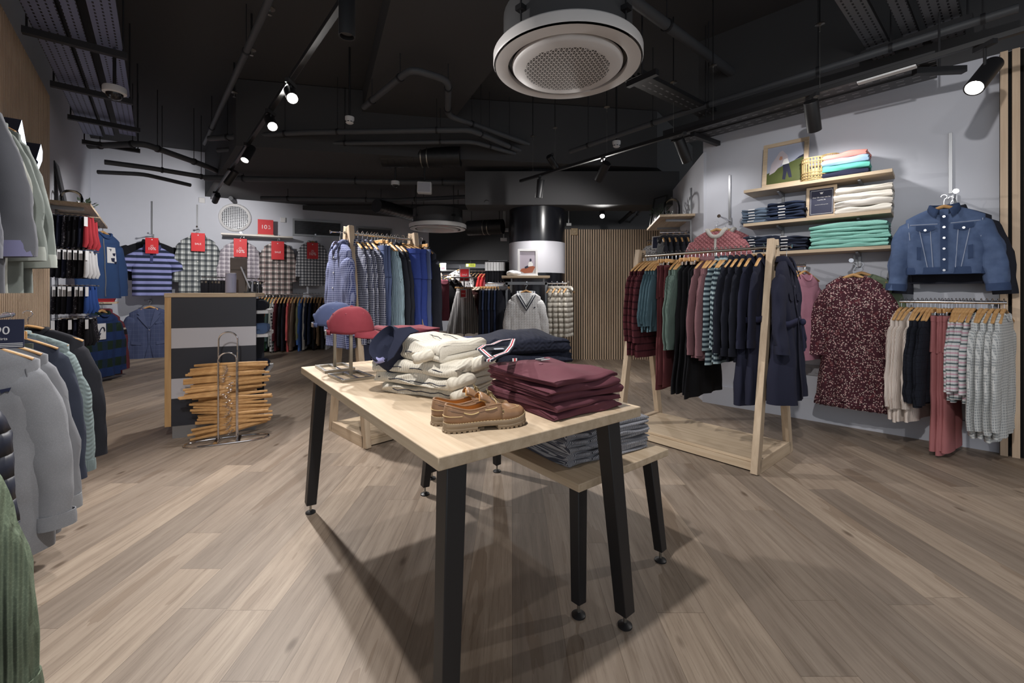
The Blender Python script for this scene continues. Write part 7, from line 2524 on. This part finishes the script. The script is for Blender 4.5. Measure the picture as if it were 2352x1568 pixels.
mb = MB(); mb.bar((0, 0, 0), b_ - a_, .05, .05); mb.build('channel', STRUT, t)
mb = MB()
for k in (.04, .96):
    q = (b_ - a_) * k; mb = MB(); mb.cyl(q, (q.x, q.y, CEIL - a_.z), .007, 6); mb.build('hanging_rod', STRUT, t)
LADM = NT('ladder_tray')
o = LADM.xyz()
hl = LADM.m('MULTIPLY', LADM.m('LESS_THAN', LADM.m('FRACT', LADM.m('DIVIDE', o[0], .09)), .5), LADM.m('LESS_THAN', LADM.m('ABSOLUTE', LADM.m('SUBTRACT', LADM.m('FRACT', LADM.m('DIVIDE', o[1], .07)), .5)), .1))
LADM.link(LADM.mix(hl, lin((30, 30, 33)), lin((120, 120, 124))), LADM.b.inputs['Base Color']); LADM.b.inputs['Roughness'].default_value = .5
LADM = LADM.mat
a_, b_ = Z(1560, 334, 2.8), Z(2150, 180, 2.8)
for k, (dx, zz_, lb) in enumerate(((-.29, .01, 'nearer the light track'), (-.1, .0, 'nearer the wall'))):
    o_ = Vector((.7, .72, 0)) * dx
    tray(f'long black slotted cable tray beside the wall track, {lb}', a_ + o_ + Vector((0, 0, zz_)), b_ + o_ + Vector((0, 0, zz_)), .18, LADM, .05)
for (x0, y0, x1, y1, lb) in ((1590, 308, 1650, 330, 'over the pink jackets'), (2100, 165, 2215, 160, 'over the denim jacket')):
    p_, q_ = Z(x0, y0, 2.78), Z(x1, y1, 2.78)
    mb = MB(); mb.bar(p_, q_, .045, .045); mb.cyl((p_ + q_) / 2, ((p_ + q_) / 2).xy.to_3d() + Vector((0, 0, CEIL)), .007, 6)
    tag(mb.build('tray_bracket', STRUT), f'black bracket under the slotted trays {lb}', 'bracket')
a_, b_ = Z(1455, 178, 3.1), Z(1625, 262, 3.1)
tray('dark cable tray right of the large air unit', a_, b_, .19, LADM)
mb = MB(); p_, q_ = Z(1442, 195, 3.05), Z(1510, 165, 3.05); mb.bar(p_, q_, .045, .05); mb.cyl((p_ + q_) / 2, ((p_ + q_) / 2).xy.to_3d() + Vector((0, 0, CEIL)), .007, 6)
tag(mb.build('tray_bracket', STRUT), 'black bracket holding the tray right of the large air unit', 'bracket')
mb = MB(); p_, q_ = Z(2045, 190, 2.7), Z(1968, 213, 2.7)
mb.bar(onTR(2105) + Vector((0, 0, -.01)), onTR(1970) + Vector((0, 0, -.01)), .05, .012)
tag(mb.build('track_driver', WPAINT), 'pale strip light driver clipped along the wall track', 'light fitting')

PIPE = plain('pipe_grey', (76, 78, 82), .55)


def pipe(label, pts, r, m=None, clips=True, nm='ceiling_pipe'):
    w3 = [Z(*p) for p in pts]
    # rounded corners
    out = [w3[0]]
    for a, b, c_ in zip(w3, w3[1:], w3[2:]):
        u = min(.12, (b - a).length / 3, (c_ - b).length / 3)
        p, q = b + (a - b).normalized() * u, b + (c_ - b).normalized() * u
        for k in range(5):
            t_ = k / 4
            out.append(p * (1 - t_) ** 2 + b * 2 * t_ * (1 - t_) + q * t_ * t_)
    out.append(w3[-1])
    t = thing(nm, label, 'pipe', (0, 0, 0))
    mb = MB(); mb.tube(out, r, 12); mb.build('run', m or PIPE, t, smooth=60)
    mb = MB()
    for a, b in zip(w3, w3[1:]):
        if (b - a).length > .7:
            for k in (.2, .8):
                q = a.lerp(b, k); d = (b - a).normalized()
                mb = MB(); mb.tube([q - d * .012, q + d * .012], r * 1.25, 12)
                if q.z < CEIL - .1 and abs(d.z) < .5:
                    mb.cyl(q + Vector((0, 0, r)), (q.x, q.y, CEIL), .005, 6)
                mb.build('pipe_clip', STRUT, t)
    return t


pipe('dark pipe crossing the ceiling over the counter', [(640, -60, 3.5), (612, 15, 3.5), (470, 330, 3.5)], .03)
pipe('dark pipe bending below the ceiling left of the large air unit', [(836, 246, 3.4), (944, 158, 3.4), (1030, 184, 3.4), (1028, 265, 3.35), (1262, 348, 3.35), (1440, 402, 3.35)], .035)
pipe('upper long dark pipe across the middle of the ceiling', [(480, 318, 3.25), (700, 304, 3.25), (1080, 298, 3.25), (1190, 345, 3.25), (1300, 372, 3.25)], .035)
pipe('lower long dark pipe across the middle of the ceiling', [(500, 345, 3.2), (720, 330, 3.2), (1085, 325, 3.2), (1260, 375, 3.2), (1330, 385, 3.2)], .03)
pipe('thick dark pipe running from the large air unit to the trays', [(1400, -45, 3.5), (1455, 2, 3.5), (1742, 212, 3.5)], .045)
pipe('long dark pipe rising past the wall track', [(1310, 348, 3.1), (1560, 262, 3.1), (1985, 130, 3.1), (2340, 18, 3.1)], .03)
pipe('far dark pipe across the shop above the column', [(470, 408, 3.0), (900, 418, 3.0), (1480, 420, 3.0)], .045)
pipe('second far dark pipe across the shop above the air unit', [(600, 455, 2.9), (900, 460, 2.9), (1180, 448, 2.9)], .04)
pipe('dark pipe bending along the wall over the hoodie', [(205, 335, 3.15), (330, 330, 3.15), (470, 380, 3.15), (600, 440, 3.15)], .04)
pipe('lower dark conduit along the wall over the polo shirt', [(240, 372, 3.0), (340, 385, 3.0), (490, 410, 3.0)], .035)
pipe('dark conduit ending in a cap above the striped polo', [(225, 395, 2.92), (330, 400, 2.92), (437, 425, 2.92)], .03)
pipe('dark drain pipes above the white wall vent', [(530, 455, 3.02), (545, 470, 3.0), (640, 492, 3.0)], .04)
pipe('thin black pipe dropping behind the slatted screen, first one', [(1470, 425, 2.9), (1470, 470, 2.6), (1405, 527, 2.55)], .035, CHROME if False else PIPE)
pipe('pale conduit dropping beside the slatted screen', [(1476, 424, 2.9), (1476, 480, 2.6), (1430, 527, 2.55)], .02, GREYM)
for (x0, y0, x1, y1, z, r, lb, lab_) in ((880, 362, 1058, 360, 3.12, .14, 'thick black duct with a pale band below the ceiling', 1), (865, 472, 955, 495, 2.75, .12, 'short black duct end pointing at the round vent', 0), (1075, 524, 1155, 520, 2.35, .13, 'black duct behind the farther round air unit', 1)):
    a_, b_ = Z(x0, y0, z), Z(x1, y1, z)
    t = thing('air_duct', lb, 'duct', a_)
    d = b_ - a_
    mb = MB(); mb.tube([Vector((0, 0, 0)), d], r, 28)
    for k in range(1, 12):
        q = d * (k / 12); u = d.normalized() * .006
        mb.tube([q - u, q + u], r * 1.03, 28)
    mb.build('duct_run', BLACKM, t, smooth=40)
    if lab_:
        q = d * .55; u = d.normalized() * .05
        mb = MB(); mb.tube([q - u, q - u * .7], r * 1.06, 28); mb.tube([q + u * .7, q + u], r * 1.06, 28); mb.build('clamp_band', STEEL, t, smooth=40)
    mb = MB()
    for k in (.1, .9):
        q = d * k; mb = MB(); mb.cyl(q, q.xy.to_3d() + Vector((0, 0, CEIL - .8 - a_.z)), .006, 6); mb.build('hanging_rod', STRUT, t)
# cameras, detectors, speaker, fittings
def dome(label, px, py, Y, r, zt=None):
    q = P(px, py, Y)
    t = thing('dome_camera', label, 'security camera', q)
    mb = MB(); mb.lathe([(0, .05), (r * .95, .05), (r, .04), (r, .0), (r * .8, -.006), (0, -.006)], 32); mb.build('housing', WPAINT, t, smooth=40)
    mb = MB(); mb.lathe([(r * .74, -.004), (r * .7, -r * .3), (r * .5, -r * .58), (r * .2, -r * .7), (0, -r * .72)], 28); mb.build('dome', BLACKG, t, smooth=80)
    mb = MB(); mb.cyl((0, 0, .04), (0, 0, CEIL - q.z), .012, 8); mb.build('drop_rod', BLACKM, t)


dome('white dome camera under the cable trays over the socks', 263, 214, 3.6, .078)
dome('small white dome camera below the far pipe', 908, 424, 6.3, .06)
for px, py, Y, lb in ((803, 275, 4.9, 'white smoke detector in the middle of the ceiling'), (1416, 330, 5.4, 'small white smoke detector beside the wall track')):
    q = P(px, py, Y)
    t = thing('smoke_detector', lb, 'smoke detector', q)
    mb = MB(); mb.lathe([(0, .03), (.05, .03), (.05, .0), (.042, -.02), (.042, -.035), (.03, -.045), (0, -.046)], 28); mb.build('housing', WPAINT, t, smooth=40)
    mb = MB()
    for k in range(8):
        a = 2 * PI * k / 8; mb.box((.0425 * math.cos(a), .0425 * math.sin(a), -.027), (.004, .018, .008), a)
    mb.build('slots', BLACKM, t)
    mb = MB(); mb.cyl((0, 0, .02), (0, 0, CEIL - q.z), .012, 8); mb.build('drop_rod', BLACKM, t)
q = P(975, 432, 6.2)
t = thing('wall_speaker', 'white box speaker hanging below the far pipe', 'speaker', q, .1)
mb = MB(); mb.prism([(-.1, -.075), (.1, -.08), (.1, .08), (-.095, .085)], -.06, .06, 'xz'); mb.build('cabinet', WPAINT, t, bevel=.012)
mb = MB(); mb.box((0, -.062, 0), (.17, .004, .13)); mb.build('grille', plain('speaker_grille', (176, 178, 188), .7), t)
mb = MB(); mb.cyl((0, 0, .07), (0, 0, .8), .012, 8); mb.build('drop_rod', BLACKM, t)
for px, py, Y, w_, h_, lb in ((1160, 528, 8.2, .13, .06, 'small pale box fitting behind the column, upper one'), (1157, 550, 8.0, .12, .055, 'small pale box fitting behind the column, lower one'), (1306, 516, 7.8, .09, .05, 'small pale box above the slatted screen')):
    q = P(px, py, Y)
    mb = MB(); mb.box((0, 0, 0), (w_, .08, h_)); mb.box((0, -.042, 0), (w_ * .8, .006, h_ * .7)); mb.cyl((0, 0, h_ / 2), (0, 0, 3.0 - q.z), .01, 8)
    tag(mb.build('junction_box', WPAINT, None, q, bevel=.004), lb, 'wall box')
q = P(1319, 532, BACKY - .038)
mb = MB(); mb.box((0, 0, 0), (.12, .03, .12)); mb.cyl((0, -.015, 0), (0, -.025, 0), .035, 14)
tag(mb.build('alarm_box', plain('alarm_brass', (150, 120, 70), .4), None, q, bevel=.003), 'small brass coloured box at the top corner of the slatted screen', 'alarm box')
q = RW.pt(1868, 850, .004)
mb = MB(); mb.box((0, 0, 0), (.16, .012, .1)); mb.box((-.04, -.008, 0), (.05, .006, .05)); mb.box((.04, -.008, 0), (.05, .006, .05))
tag(mb.build('wall_socket', plain('socket_grey', (150, 150, 156), .5), None, q, RW.rz, bevel=.003), 'grey double wall socket low on the wall left of the dress', 'socket')
# lettering to meshes
fonts = [o for o in C if o.type == 'FONT']
bpy.context.view_layer.update()
dg_ = bpy.context.evaluated_depsgraph_get()
for o in fonts:
    me = bpy.data.meshes.new_from_object(o.evaluated_get(dg_))
    n_ = o.name
    o.name = 'old'
    c_ = bpy.data.objects.new('lettering', me); C.link(c_)
    c_.parent = o.parent; c_.location = o.location; c_.rotation_euler = o.rotation_euler
    bpy.data.objects.remove(o)
SPOTS = SP
# ------------------------------------------------------------------ camera, lights, sky
cam = bpy.data.cameras.new('camera'); co_ = bpy.data.objects.new('camera', cam); C.link(co_)
cam.sensor_width = 36; cam.lens = 36 * FPX / 2352
cam.shift_x = 0; cam.shift_y = -(784 - CY) / 2352
cam.clip_start = .05
co_.location = (0, 0, H); co_.rotation_euler = (PI / 2, 0, 0)
scene.camera = co_

w = bpy.data.worlds.new('world'); scene.world = w; w.use_nodes = True
bg = w.node_tree.nodes['Background']; bg.inputs[0].default_value = (.9, .95, 1, 1); bg.inputs[1].default_value = WORLD_ST


def spot(loc, aim, power, size=80, blend=.6, r=.035, c=(1, .965, .93)):
    l = bpy.data.lights.new('spot_light', 'SPOT'); l.energy = power; l.spot_size = math.radians(size); l.spot_blend = blend
    l.shadow_soft_size = r; l.color = c
    o = bpy.data.objects.new('spot_light', l); C.link(o)
    o.location = loc
    d = Vector(aim) - Vector(loc)
    o.rotation_euler = d.to_track_quat('-Z', 'Y').to_euler()
    return o


for loc, aim, pw, sz in SPOTS:
    spot(loc, aim, pw, sz)
scene.view_settings.view_transform = 'Standard'; scene.view_settings.look = 'None'
scene.view_settings.exposure = EXPOSURE; scene.view_settings.gamma = 1
scene.cycles.use_denoising = True
scene.cycles.adaptive_threshold = .025
scene.cycles.max_bounces = 5; scene.cycles.diffuse_bounces = 3; scene.cycles.glossy_bounces = 3
scene.cycles.sample_clamp_indirect = 4
